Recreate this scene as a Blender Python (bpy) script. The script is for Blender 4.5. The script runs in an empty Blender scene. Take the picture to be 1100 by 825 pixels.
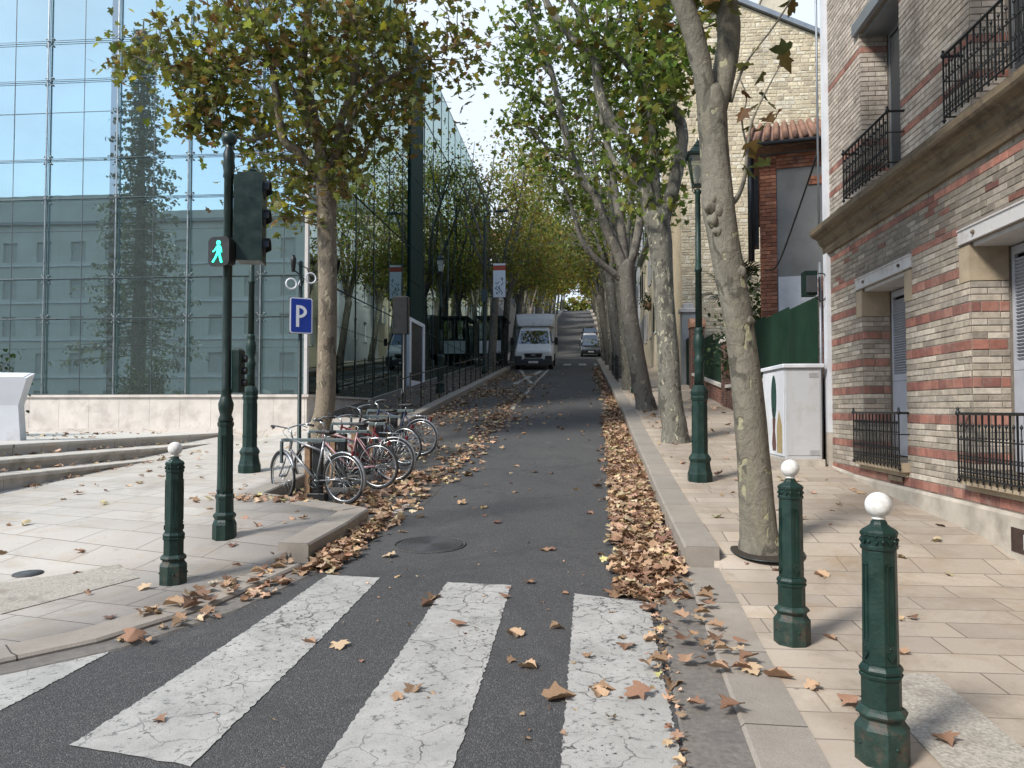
import bpy, math, random
import numpy as np
from math import sin, cos, pi, radians, atan, tan, sqrt
from mathutils import Vector, Matrix

S = bpy.context.scene
COL = S.collection
R = random.Random(7)

# ------------------------------------------------------------------ camera
YAW = atan(75/826.0); PITCH = atan(27.5/826.0); EYE = 1.6; F = 826.0
cam = bpy.data.cameras.new('camera'); camo = bpy.data.objects.new('camera', cam); COL.objects.link(camo)
camo.location = (0, 0, EYE); camo.rotation_euler = (pi/2+PITCH, 0, YAW)
cam.sensor_width = 36; cam.lens = 36*F/1100.0; cam.clip_start = .05; cam.clip_end = 2000
S.camera = camo
# ------------------------------------------------------------------ sky, sun, exposure
S.view_settings.view_transform = 'Standard'; S.view_settings.look = 'None'
S.view_settings.gamma = 1; S.view_settings.use_curve_mapping = False
S.view_settings.exposure = 1.0
SUN_EL = 42; SUN_AZ = -136            # azimuth clockwise from +Y: from behind and to the left
w = bpy.data.worlds.new('World'); S.world = w; w.use_nodes = True
nt = w.node_tree; nt.nodes.clear()
def NN(t, typ, **k):
    n = t.nodes.new(typ)
    for a, b in k.items(): setattr(n, a, b)
    return n
out = NN(nt, 'ShaderNodeOutputWorld'); bg = NN(nt, 'ShaderNodeBackground'); bg.inputs['Strength'].default_value = .12
sky = NN(nt, 'ShaderNodeTexSky', sky_type='NISHITA', sun_disc=False)
sky.sun_elevation = radians(SUN_EL); sky.sun_rotation = radians(SUN_AZ); sky.dust_density = .6; sky.air_density = 1.0
tc = NN(nt, 'ShaderNodeTexCoord'); mp = NN(nt, 'ShaderNodeMapping'); mp.inputs['Scale'].default_value = (1.6, 1.6, 4.0)
noi = NN(nt, 'ShaderNodeTexNoise'); noi.inputs['Scale'].default_value = 1.4; noi.inputs['Detail'].default_value = 6; noi.inputs['Roughness'].default_value = .55
sep = NN(nt, 'ShaderNodeSeparateXYZ')
fwd = NN(nt, 'ShaderNodeMapRange'); fwd.inputs['From Min'].default_value = -.4; fwd.inputs['From Max'].default_value = .6
fwd.inputs['To Min'].default_value = 0; fwd.inputs['To Max'].default_value = .5
ad = NN(nt, 'ShaderNodeMath', operation='ADD')
cr = NN(nt, 'ShaderNodeMapRange'); cr.inputs['From Min'].default_value = .56; cr.inputs['From Max'].default_value = .95
mx = NN(nt, 'ShaderNodeMixRGB'); mx.inputs['Color2'].default_value = (3.8, 4.3, 4.95, 1)
L = nt.links.new
L(tc.outputs['Generated'], mp.inputs['Vector']); L(mp.outputs['Vector'], noi.inputs['Vector'])
L(tc.outputs['Generated'], sep.inputs[0]); L(sep.outputs['Y'], fwd.inputs['Value'])
L(noi.outputs['Fac'], ad.inputs[0]); L(fwd.outputs['Result'], ad.inputs[1]); L(ad.outputs[0], cr.inputs['Value'])
L(cr.outputs['Result'], mx.inputs['Fac']); L(sky.outputs['Color'], mx.inputs['Color1'])
L(mx.outputs['Color'], bg.inputs['Color']); L(bg.outputs[0], out.inputs['Surface'])
sun = bpy.data.lights.new('sun', 'SUN'); sun.energy = 2.4; sun.angle = radians(11); sun.color = (1, .95, .88)
suno = bpy.data.objects.new('sun', sun); COL.objects.link(suno)
sd = Vector((sin(radians(SUN_AZ))*cos(radians(SUN_EL)), cos(radians(SUN_AZ))*cos(radians(SUN_EL)), sin(radians(SUN_EL))))
suno.rotation_euler = sd.to_track_quat('Z', 'Y').to_euler(); suno.location = (-20, -10, 30)

# ------------------------------------------------------------------ the lie of the land
KY = [-60, 0, 4, 6, 10, 14, 20, 30, 45, 72, 78, 90, 110, 150, 190, 204, 225, 500]
KZ = [0, 0, .06, .13, .36, .73, 1.40, 2.43, 3.97, 6.83, 7.9, 10.15, 13.6, 20.0, 26.0, 27.2, 27.5, 27.5]
def _sl():
    d = [(KZ[i+1]-KZ[i])/(KY[i+1]-KY[i]) for i in range(len(KY)-1)]
    m = [d[0]]
    for i in range(1, len(d)):
        m.append(0 if d[i-1]*d[i] <= 0 else 2*d[i-1]*d[i]/(d[i-1]+d[i]))
    return m+[d[-1]]
KM = _sl()
def g(y):
    if y <= KY[0]: return KZ[0]
    if y >= KY[-1]: return KZ[-1]
    i = 0
    while KY[i+1] < y: i += 1
    h = KY[i+1]-KY[i]; t = (y-KY[i])/h
    return (2*t**3-3*t*t+1)*KZ[i]+(t**3-2*t*t+t)*h*KM[i]+(-2*t**3+3*t*t)*KZ[i+1]+(t**3-t*t)*h*KM[i+1]
def ss(a, b, x):
    t = min(1, max(0, (x-a)/(b-a))); return t*t*(3-2*t)
def slope(y): return (g(y+.3)-g(y-.3))/.6
def h_right(y): return .025+.168*ss(6.45, 7.8, y)
def h_left(y): return .035+.135*ss(6.3, 7.6, y)
def ray(px, py):
    cx = (px-550)/F; cy = (412.5-py)/F
    v = Vector((cx, 1, cy)); v = Matrix.Rotation(PITCH, 3, 'X') @ v
    return Matrix.Rotation(YAW, 3, 'Z') @ v
def G(px, py, h=0):
    """where the line of sight meets the ground"""
    r = ray(px, py); hf = h if callable(h) else (lambda y: h)
    t = .5
    while t < 400 and EYE+r.z*t > g(r.y*t)+hf(r.y*t): t += .05 if t < 20 else .3
    return Vector((r.x*t, r.y*t, g(r.y*t)+hf(r.y*t)))
def AT(px, py, d):
    r = ray(px, py); t = d/(r.y*cos(YAW)-r.x*sin(YAW))
    return Vector((r.x*t, r.y*t, EYE+r.z*t))
def interp(tab, y):
    if y <= tab[0][1]: return tab[0][0]
    for (x0, y0), (x1, y1) in zip(tab, tab[1:]):
        if y <= y1: return x0+(x1-x0)*(y-y0)/(y1-y0)
    return tab[-1][0]
KR = [(.62, -14), (.62, 0), (.74, 3.4), (.91, 7), (1.0, 12), (1.05, 20), (1.05, 55), (1.9, 59), (1.9, 262)]
def xr(y): return interp(KR, y)
KLn = [(-30, 1.0), (-20, 1.15), (-12, 1.5), (-8, 2.05), (-5.6, 2.8), (-4.3, 3.55), (-3.5, 4.3), (-3.12, 4.75), (-2.75, 5.6), (-2.53, 6.8), (-2.47, 8.0), (-2.46, 8.75)]
XL = -4.12
def xl(y):
    if y < 8.75: return interp(KLn, y)
    if y < 9.7: return -2.46+(XL+2.46)*(y-8.75)/.95
    return XL

# ------------------------------------------------------------------ helpers
def tag(o, label=None, cat=None, group=None, kind=None):
    if label: o['label'] = label
    if cat: o['category'] = cat
    if group: o['group'] = group
    if kind: o['kind'] = kind
    return o
def thing(name, label, cat, loc=(0, 0, 0), rot=(0, 0, 0), group=None):
    o = bpy.data.objects.new(name, None); COL.objects.link(o)
    o.location = loc; o.rotation_euler = rot if hasattr(rot, '__len__') else (0, 0, rot)
    o.empty_display_size = .2
    return tag(o, label, cat, group)
def copy_tree(o, parent=None, top=True):
    c = o.copy(); COL.objects.link(c); c.parent = parent
    for ch in o.children: copy_tree(ch, c, False)
    return c
def dup(o, loc, rot, label, group=None, scale=None):
    c = copy_tree(o); c.location = loc; c.rotation_euler = rot if hasattr(rot, '__len__') else (0, 0, rot)
    c['label'] = label
    if group: c['group'] = group
    if scale: c.scale = (scale,)*3
    return c
class MB:
    def __init__(s): s.v = []; s.f = []; s.c = []; s.mi = []; s.sm = []; s.uv = []; s.cur = None; s.m = 0; s.smooth = False
    def face(s, idx, uv=None):
        s.f.append(idx); s.c.append(s.cur); s.mi.append(s.m); s.sm.append(s.smooth); s.uv.append(uv)
    def add(s, vs):
        b = len(s.v); s.v += [tuple(v) for v in vs]; return b
    def box(s, c, d, rz=0, M=None):
        hx, hy, hz = d[0]/2, d[1]/2, d[2]/2
        vs = [Vector((a*hx, b*hy, e*hz)) for e in (-1, 1) for b in (-1, 1) for a in (-1, 1)]
        rm = M if M is not None else Matrix.Rotation(rz, 3, 'Z')
        b = s.add([rm @ v+Vector(c) for v in vs])
        for q in ((0, 2, 3, 1), (4, 5, 7, 6), (0, 1, 5, 4), (2, 6, 7, 3), (0, 4, 6, 2), (1, 3, 7, 5)): s.face([b+i for i in q])
    def b2(s, lo, hi): s.box([(a+b)/2 for a, b in zip(lo, hi)], [abs(b-a) for a, b in zip(lo, hi)])
    def bbox(s, lo, hi, r=.02):
        """box with chamfered vertical and top edges"""
        x0, y0, z0 = lo; x1, y1, z1 = hi
        ring = lambda i, z: [(x0+i+r, y0+i, z), (x1-i-r, y0+i, z), (x1-i, y0+i+r, z), (x1-i, y1-i-r, z), (x1-i-r, y1-i, z), (x0+i+r, y1-i, z), (x0+i, y1-i-r, z), (x0+i, y0+i+r, z)]
        s.loft([ring(0, z0+r*0), ring(0, z1-r), ring(r*.7, z1)], caps=True)
    def loft(s, rings, caps=True, closed=True):
        n = len(rings[0]); b = [s.add(r) for r in rings]
        for k in range(len(rings)-1):
            for i in range(n if closed else n-1):
                j = (i+1) % n; s.face([b[k]+i, b[k]+j, b[k+1]+j, b[k+1]+i])
        if caps:
            s.face([b[0]+i for i in reversed(range(n))]); s.face([b[-1]+i for i in range(n)])
    def lathe(s, prof, n=16, c=(0, 0, 0), a0=0, smooth=True):
        o = s.smooth; s.smooth = smooth
        s.loft([[(c[0]+r*cos(a0+2*pi*i/n), c[1]+r*sin(a0+2*pi*i/n), c[2]+z) for i in range(n)] for r, z in prof])
        s.smooth = o
    def tube(s, pts, rad, n=8, smooth=True, wob=0, rnd=None):
        pts = [Vector(p) for p in pts]
        if not hasattr(rad, '__len__'): rad = [rad]*len(pts)
        o = s.smooth; s.smooth = smooth; rings = []; up = None
        for i, p in enumerate(pts):
            t = (pts[min(i+1, len(pts)-1)]-pts[max(i-1, 0)])
            if t.length < 1e-9: t = Vector((0, 0, 1))
            t.normalize()
            if up is None:
                up = Vector((1, 0, 0)) if abs(t.x) < .8 else Vector((0, 1, 0))
            up = (up-t*up.dot(t)); up.normalize(); b = t.cross(up)
            rings.append([p+(up*cos(2*pi*k/n)+b*sin(2*pi*k/n))*rad[i]*(1+(rnd.uniform(-wob, wob) if wob else 0)) for k in range(n)])
        s.loft(rings); s.smooth = o
    def ring(s, c, R0, r, axis='Y', n=28, m=6, M=None):
        o = s.smooth; s.smooth = True; rings = []
        for i in range(n):
            a = 2*pi*i/n
            d = Vector((cos(a), 0, sin(a))) if axis == 'Y' else (Vector((cos(a), sin(a), 0)) if axis == 'Z' else Vector((0, cos(a), sin(a))))
            ax = Vector((0, 1, 0)) if axis == 'Y' else (Vector((0, 0, 1)) if axis == 'Z' else Vector((1, 0, 0)))
            q = [d*(R0+r*cos(2*pi*k/m))+ax*(r*sin(2*pi*k/m)) for k in range(m)]
            rings.append([(M @ v if M is not None else v)+Vector(c) for v in q])
        b = [s.add(x) for x in rings]
        for k in range(n):
            k2 = (k+1) % n
            for i in range(m):
                j = (i+1) % m; s.face([b[k]+i, b[k]+j, b[k2]+j, b[k2]+i])
        s.smooth = o
    def sphere(s, c, r, n=16, m=10, sc=(1, 1, 1)):
        s.lathe([(max(r*sin(pi*k/m), 1e-4)*sc[0], -r*cos(pi*k/m)*sc[2]) for k in range(m+1)], n, c)
    def prism(s, poly, z0, z1):
        s.loft([[(x, y, z0) for x, y in poly], [(x, y, z1) for x, y in poly]])
    def prof(s, poly, a0, a1, axis='X'):
        """extrude a (p,z) outline along an axis"""
        if axis == 'X': s.loft([[(a, p, z) for p, z in poly] for a in (a0, a1)])
        else: s.loft([[(p, a, z) for p, z in poly] for a in (a0, a1)])
    def build(s, name, mats, parent=None, fix=True):
        me = bpy.data.meshes.new(name); me.from_pydata(s.v, [], s.f)
        if not isinstance(mats, (list, tuple)): mats = [mats]
        for m in mats: me.materials.append(m)
        me.polygons.foreach_set('material_index', s.mi); me.polygons.foreach_set('use_smooth', s.sm)
        if any(c is not None for c in s.c):
            a = me.attributes.new('Col', 'FLOAT_COLOR', 'CORNER'); d = []
            for f, c in zip(s.f, s.c):
                c = c or (1, 1, 1); d += list((c[0], c[1], c[2], 1))*len(f)
            a.data.foreach_set('color', d)
        if any(u is not None for u in s.uv):
            a = me.uv_layers.new(name='UVMap'); d = []
            for f, u in zip(s.f, s.uv):
                if u is None: u = [(0, 0)]*len(f)
                for q in u: d += list(q)
            a.data.foreach_set('uv', d)
        if fix:
            import bmesh
            bm = bmesh.new(); bm.from_mesh(me); bmesh.ops.recalc_face_normals(bm, faces=bm.faces); bm.to_mesh(me); bm.free()
        me.update()
        o = bpy.data.objects.new(name, me); COL.objects.link(o)
        if parent is not None: o.parent = parent
        return o
def smoothpath(pts, k=4):
    """Catmull-Rom through points (any dimension tuple)"""
    P = [pts[0]]+list(pts)+[pts[-1]]; res = []
    for i in range(1, len(P)-2):
        for s_ in range(k):
            t = s_/k; a, b, c, d = P[i-1], P[i], P[i+1], P[i+2]
            res.append(tuple(.5*((2*b[j])+(-a[j]+c[j])*t+(2*a[j]-5*b[j]+4*c[j]-d[j])*t*t+(-a[j]+3*b[j]-3*c[j]+d[j])*t**3) for j in range(len(b))))
    res.append(tuple(pts[-1])); return res

# ------------------------------------------------------------------ materials
def newmat(name):
    m = bpy.data.materials.new(name); m.use_nodes = True; t = m.node_tree
    return m, t, t.nodes['Principled BSDF']
def noise(t, sc, det=4, vec=None, rough=.55, dist=0):
    n = NN(t, 'ShaderNodeTexNoise'); n.inputs['Scale'].default_value = sc; n.inputs['Detail'].default_value = det
    n.inputs['Roughness'].default_value = rough; n.inputs['Distortion'].default_value = dist
    if vec is not None: t.links.new(vec, n.inputs['Vector'])
    return n.outputs['Fac']
def mrange(t, v, a, b, c=0, d=1):
    n = NN(t, 'ShaderNodeMapRange'); t.links.new(v, n.inputs['Value'])
    for k, x in zip(('From Min', 'From Max', 'To Min', 'To Max'), (a, b, c, d)): n.inputs[k].default_value = x
    return n.outputs['Result']
def math_(t, op, a, b=None, c=None):
    n = NN(t, 'ShaderNodeMath', operation=op)
    for i, x in enumerate((a, b, c)):
        if x is None: continue
        if isinstance(x, (int, float)): n.inputs[i].default_value = x
        else: t.links.new(x, n.inputs[i])
    return n.outputs[0]
def mix(t, f, a, b, mode='MIX'):
    n = NN(t, 'ShaderNodeMixRGB', blend_type=mode)
    for k, x in zip(('Fac', 'Color1', 'Color2'), (f, a, b)):
        if isinstance(x, (int, float)): n.inputs[k].default_value = x
        elif isinstance(x, tuple): n.inputs[k].default_value = (x[0], x[1], x[2], 1)
        else: t.links.new(x, n.inputs[k])
    return n.outputs[0]
def bump(t, p, h, st=.3, d=.02):
    n = NN(t, 'ShaderNodeBump'); n.inputs['Strength'].default_value = st; n.inputs['Distance'].default_value = d
    t.links.new(h, n.inputs['Height']); t.links.new(n.outputs[0], p.inputs['Normal'])
def ocoord(t, kind='Object'): return NN(t, 'ShaderNodeTexCoord').outputs[kind]
def M(name, col, rough=.6, metal=0, var=.15, sc=6, bst=.12, bsc=40, dirt=None, dsc=2, spec=.5, coat=0):
    m, t, p = newmat(name); oc = ocoord(t)
    n1 = noise(t, sc, 5, oc)
    a = tuple(c*(1-var) for c in col); b = tuple(min(1, c*(1+var)) for c in col)
    c = mix(t, mrange(t, n1, .3, .7), a, b)
    if dirt:
        n2 = noise(t, dsc, 6, oc, .65); c = mix(t, mrange(t, n2, .5, .68, 0, .8), c, dirt)
    t.links.new(c, p.inputs['Base Color'])
    t.links.new(mrange(t, n1, .3, .7, max(.05, rough-.1), min(1, rough+.1)), p.inputs['Roughness'])
    p.inputs['Metallic'].default_value = metal; p.inputs['Specular IOR Level'].default_value = spec
    if coat: p.inputs['Coat Weight'].default_value = coat
    if bst: bump(t, p, noise(t, bsc, 4, oc), bst, .01)
    return m
def Mcol(name, rough=.8, sc=25, var=.25, bst=.3, bsc=60, d=.01, trans=0):
    """colour comes from the mesh, varied by noise"""
    m, t, p = newmat(name); oc = ocoord(t)
    a = NN(t, 'ShaderNodeAttribute', attribute_name='Col'); n = noise(t, sc, 5, oc)
    c = mix(t, 1.0, a.outputs['Color'], mix(t, mrange(t, n, .3, .7), (1-var,)*3, (1+var,)*3), 'MULTIPLY')
    if not trans and bsc < 60:
        mp = NN(t, 'ShaderNodeMapping'); mp.inputs['Scale'].default_value = (1.6, 1.6, .5); t.links.new(oc, mp.inputs['Vector'])
        c = mix(t, mrange(t, noise(t, 1.1, 7, mp.outputs[0], .7), .44, .68, 0, .42), c, (.11, .095, .08)); c = mix(t, mrange(t, noise(t, 2.6, 6, oc, .7), .56, .7, 0, .3), c, (.42, .38, .33))
    t.links.new(c, p.inputs['Base Color']); p.inputs['Roughness'].default_value = rough
    if bst: bump(t, p, noise(t, bsc, 4, oc), bst, d)
    if trans:
        tr = NN(t, 'ShaderNodeBsdfTranslucent'); t.links.new(c, tr.inputs['Color'])
        ms = NN(t, 'ShaderNodeMixShader'); ms.inputs['Fac'].default_value = trans
        o = t.nodes['Material Output']; t.links.new(p.outputs[0], ms.inputs[1]); t.links.new(tr.outputs[0], ms.inputs[2]); t.links.new(ms.outputs[0], o.inputs['Surface'])
    return m
# asphalt
def asphalt():
    m, t, p = newmat('asphalt'); oc = ocoord(t)
    big = noise(t, .35, 5, oc, .6); fine = noise(t, 95, 3, oc, .7); mid = noise(t, 9, 5, oc, .7)
    c = mix(t, mrange(t, big, .35, .65), (.058, .058, .060), (.086, .085, .083))
    c = mix(t, mrange(t, mid, .35, .65, 0, .5), c, (.055, .055, .058))
    v = NN(t, 'ShaderNodeTexVoronoi'); v.inputs['Scale'].default_value = 140; t.links.new(oc, v.inputs['Vector'])
    sp = NN(t, 'ShaderNodeSeparateColor'); t.links.new(v.outputs['Color'], sp.inputs[0])
    c = mix(t, mrange(t, sp.outputs[0], .68, 1.0, 0, .75), c, (.19, .185, .175))
    c = mix(t, mrange(t, fine, .55, .30, 0, .7), c, (.018, .018, .02))
    c = mix(t, mrange(t, noise(t, .9, 6, oc, .75, .8), .52, .62, 0, .45), c, (.040, .040, .042))
    c = mix(t, mrange(t, noise(t, 1.7, 7, oc, .7, .4), .60, .66, 0, .35), c, (.13, .125, .115))
    # thin wandering cracks
    v2 = NN(t, 'ShaderNodeTexVoronoi', feature='DISTANCE_TO_EDGE'); v2.inputs['Scale'].default_value = .55
    wv = NN(t, 'ShaderNodeVectorMath', operation='ADD'); nn = NN(t, 'ShaderNodeTexNoise'); nn.inputs['Scale'].default_value = 2.5; nn.inputs['Detail'].default_value = 6
    t.links.new(oc, nn.inputs['Vector']); t.links.new(oc, wv.inputs[0]); t.links.new(nn.outputs['Color'], wv.inputs[1]); t.links.new(wv.outputs[0], v2.inputs['Vector'])
    cf = math_(t, 'MULTIPLY', mrange(t, v2.outputs['Distance'], .0, .006, .7, 0), mrange(t, noise(t, .5, 2, oc), .5, .6))
    c = mix(t, cf, c, (.012, .012, .013))
    t.links.new(c, p.inputs['Base Color']); p.inputs['Roughness'].default_value = .85
    hh = math_(t, 'ADD', fine, math_(t, 'MULTIPLY', v.outputs['Distance'], -1.2))
    bump(t, p, hh, .55, .012); return m
def paintmat():
    m, t, p = newmat('road_paint'); oc = ocoord(t)
    nn = NN(t, 'ShaderNodeTexNoise'); nn.inputs['Scale'].default_value = 6; nn.inputs['Detail'].default_value = 7; t.links.new(oc, nn.inputs['Vector'])
    sc_ = NN(t, 'ShaderNodeVectorMath', operation='SCALE'); sc_.inputs['Scale'].default_value = .22; t.links.new(nn.outputs['Color'], sc_.inputs[0])
    ad_ = NN(t, 'ShaderNodeVectorMath', operation='ADD'); t.links.new(oc, ad_.inputs[0]); t.links.new(sc_.outputs[0], ad_.inputs[1])
    def crack(s, wd):
        v = NN(t, 'ShaderNodeTexVoronoi', feature='DISTANCE_TO_EDGE'); v.inputs['Scale'].default_value = s; t.links.new(ad_.outputs[0], v.inputs['Vector'])
        return mrange(t, v.outputs['Distance'], 0, wd, 1, 0)
    n1 = noise(t, 3, 6, oc, .65); n2 = noise(t, 1.1, 3, oc)
    c = mix(t, mrange(t, n1, .3, .7), (.30, .295, .275), (.46, .45, .425))
    c = mix(t, mrange(t, noise(t, 30, 5, oc, .8), .42, .7, 0, .45), c, (.30, .29, .27))
    k = math_(t, 'MULTIPLY', crack(3.7, .026), mrange(t, n2, .45, .58, .08, 1)); k2 = math_(t, 'MULTIPLY', crack(9, .02), mrange(t, n2, .48, .66, 0, .5))
    kk = math_(t, 'MAXIMUM', k, k2)
    c = mix(t, kk, c, (.06, .058, .055))
    wear = mrange(t, noise(t, 14, 8, oc, .75), .56, .66)
    c = mix(t, wear, c, (.10, .10, .10))
    t.links.new(c, p.inputs['Base Color']); p.inputs['Roughness'].default_value = .75
    gone = math_(t, 'MULTIPLY', mrange(t, noise(t, 26, 8, oc, .8), .575, .60), mrange(t, noise(t, 1.3, 4, oc, .6), .42, .55))
    tb = NN(t, 'ShaderNodeBsdfTransparent'); mt = NN(t, 'ShaderNodeMixShader'); t.links.new(gone, mt.inputs[0]); t.links.new(p.outputs[0], mt.inputs[1]); t.links.new(tb.outputs[0], mt.inputs[2]); t.links.new(mt.outputs[0], t.nodes['Material Output'].inputs['Surface'])
    bump(t, p, math_(t, 'SUBTRACT', noise(t, 110, 3, oc), math_(t, 'MULTIPLY', kk, 2)), .35, .008); return m
def paving(name, rz, bw, rh, c1, c2, c3, stain, off=.37):
    m, t, p = newmat(name); oc = ocoord(t)
    mp = NN(t, 'ShaderNodeMapping'); mp.inputs['Rotation'].default_value = (0, 0, rz); t.links.new(oc, mp.inputs['Vector'])
    def br(bw_, rh_, o, ca, cb, ms):
        b = NN(t, 'ShaderNodeTexBrick', offset=o, offset_frequency=2, squash=1.35, squash_frequency=3)
        b.inputs['Scale'].default_value = 1; b.inputs['Brick Width'].default_value = bw_; b.inputs['Row Height'].default_value = rh_
        b.inputs['Mortar Size'].default_value = ms; b.inputs['Mortar Smooth'].default_value = .2; b.inputs['Bias'].default_value = 0
        b.inputs['Color1'].default_value = (*ca, 1); b.inputs['Color2'].default_value = (*cb, 1); b.inputs['Mortar'].default_value = (.17, .15, .13, 1)
        t.links.new(mp.outputs[0], b.inputs['Vector']); return b
    b = br(bw, rh, off, c1, c2, .0055)
    c = mix(t, mrange(t, noise(t, 1.3, 4, oc), .4, .65, 0, .75), b.outputs['Color'], c3, 'MIX')
    c = mix(t, b.outputs['Fac'], c, (.12, .10, .085))
    c = mix(t, mrange(t, noise(t, 45, 5, oc, .75), .35, .7, 0, .4), c, tuple(x*.62 for x in c1))
    c = mix(t, mrange(t, noise(t, .8, 8, oc, .72, .6), .50, .68, 0, .8), c, stain)
    c = mix(t, mrange(t, noise(t, 2.2, 6, oc, .7, .3), .52, .7, 0, .5), c, tuple(x*y for x, y in zip(stain, (1.35, 1.2, .95))))
    c = mix(t, mrange(t, noise(t, 6, 7, oc, .75), .60, .72, 0, .5), c, tuple(x*.6 for x in stain))
    gm = NN(t, 'ShaderNodeTexVoronoi'); gm.inputs['Scale'].default_value = 3.2; t.links.new(oc, gm.inputs['Vector'])
    gs = NN(t, 'ShaderNodeSeparateColor'); t.links.new(gm.outputs['Color'], gs.inputs[0])
    c = mix(t, math_(t, 'MULTIPLY', mrange(t, gm.outputs['Distance'], .035, .055, .75, 0), math_(t, 'GREATER_THAN', gs.outputs[0], .55)), c, (.13, .115, .10))
    c = mix(t, mrange(t, noise(t, .35, 4, oc, .6), .45, .62, 0, .16), c, tuple(x*y for x, y in zip(c2, (.80, .74, .68))))
    t.links.new(c, p.inputs['Base Color']); p.inputs['Roughness'].default_value = .78
    hh = math_(t, 'SUBTRACT', math_(t, 'MULTIPLY', noise(t, 60, 4, oc), .25), b.outputs['Fac'])
    bump(t, p, hh, .5, .006); return m
def kerbmat():
    m, t, p = newmat('granite_kerb'); oc = ocoord(t); uv = ocoord(t, 'UV'); s = NN(t, 'ShaderNodeSeparateXYZ'); t.links.new(uv, s.inputs[0])
    md = math_(t, 'MODULO', s.outputs['X'], 1.05); j = math_(t, 'LESS_THAN', md, .012)
    wn = NN(t, 'ShaderNodeTexWhiteNoise', noise_dimensions='1D'); t.links.new(math_(t, 'FLOOR', math_(t, 'DIVIDE', s.outputs['X'], 1.05)), wn.inputs['W'])
    c = mix(t, mrange(t, noise(t, 2.5, 6, oc, .7), .3, .7), (.26, .225, .185), (.38, .335, .28))
    c = mix(t, mrange(t, wn.outputs['Value'], 0, 1, 0, .45), c, (.25, .235, .21))
    c = mix(t, mrange(t, noise(t, 160, 3, oc, .8), .45, .7, 0, .6), c, (.13, .12, .11))
    c = mix(t, j, c, (.07, .06, .05))
    t.links.new(c, p.inputs['Base Color']); p.inputs['Roughness'].default_value = .8
    bump(t, p, noise(t, 70, 4, oc), .35, .01); return m
def barkmat(name, a, b, c_, th=.56, sc=5):
    m, t, p = newmat(name); oc = ocoord(t)
    mp = NN(t, 'ShaderNodeMapping'); mp.inputs['Scale'].default_value = (1, 1, .5); t.links.new(oc, mp.inputs['Vector']); v = mp.outputs[0]
    n1 = noise(t, 1.6, 5, v, .6); n2 = noise(t, sc, 3, v, .5, .8); n3 = noise(t, sc*1.9, 2, v, .5, .5)
    c = mix(t, mrange(t, n1, .35, .65), a, b)
    n4 = noise(t, sc*.55, 3, v, .45, 1.2); c = mix(t, mrange(t, n4, .52, .545, 0, .85), c, tuple(x*1.45 for x in b)); c = mix(t, mrange(t, n4, .42, .395, 0, .7), c, tuple(x*.55+y*.3 for x, y in zip(a, c_)))
    c = mix(t, mrange(t, n2, th, th+.02, 0, .85), c, tuple(x*.55 for x in b))
    c = mix(t, mrange(t, n3, th+.04, th+.065), c, c_)
    c = mix(t, mrange(t, noise(t, 40, 5, oc, .8), .45, .75, 0, .45), c, tuple(x*.5 for x in a))
    t.links.new(c, p.inputs['Base Color']); p.inputs['Roughness'].default_value = .85
    h = math_(t, 'SUBTRACT', math_(t, 'ADD', math_(t, 'MULTIPLY', noise(t, 22, 6, v, .7), .6), math_(t, 'MULTIPLY', noise(t, 6, 4, oc, .6, 1.0), .8)), mrange(t, n3, th+.04, th+.065, 0, .3))
    c = mix(t, mrange(t, noise(t, 9, 5, oc, .7, 1.5), .55, .62, 0, .5), c, tuple(x*.55 for x in a)); t.links.new(c, p.inputs['Base Color'])
    bump(t, p, h, .9, .035); return m
def glassmat(name, fac, tint, refl=(.86, .93, .95), rough=0.0, wav=0, veil=0):
    m, t, p = newmat(name); t.nodes.remove(p); o = t.nodes['Material Output']
    gl = NN(t, 'ShaderNodeBsdfGlossy'); gl.inputs['Color'].default_value = (*refl, 1); gl.inputs['Roughness'].default_value = rough
    tr = NN(t, 'ShaderNodeBsdfTransparent'); tr.inputs['Color'].default_value = (*tint, 1)
    lw = NN(t, 'ShaderNodeLayerWeight'); lw.inputs['Blend'].default_value = .35
    f = mrange(t, lw.outputs['Fresnel'], 0, .6, fac, .96)
    if veil:
        df = NN(t, 'ShaderNodeBsdfDiffuse'); df.inputs['Color'].default_value = (.50, .58, .56, 1); m1 = NN(t, 'ShaderNodeMixShader'); m1.inputs[0].default_value = veil; t.links.new(tr.outputs[0], m1.inputs[1]); t.links.new(df.outputs[0], m1.inputs[2]); tr = m1  # pale diffuse share puts the interior's scattered light into the glass colour
    if wav:
        bp = NN(t, 'ShaderNodeBump'); bp.inputs['Strength'].default_value = wav; bp.inputs['Distance'].default_value = .02
        t.links.new(noise(t, .8, 2, ocoord(t)), bp.inputs['Height']); t.links.new(bp.outputs[0], gl.inputs['Normal'])
    ms = NN(t, 'ShaderNodeMixShader'); t.links.new(f, ms.inputs[0]); t.links.new(tr.outputs[0], ms.inputs[1]); t.links.new(gl.outputs[0], ms.inputs[2]); t.links.new(ms.outputs[0], o.inputs['Surface'])
    return m
def emit(name, col, st):
    m, t, p = newmat(name); p.inputs['Base Color'].default_value = (0, 0, 0, 1); p.inputs['Emission Color'].default_value = (*col, 1); p.inputs['Emission Strength'].default_value = st; return m

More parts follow.
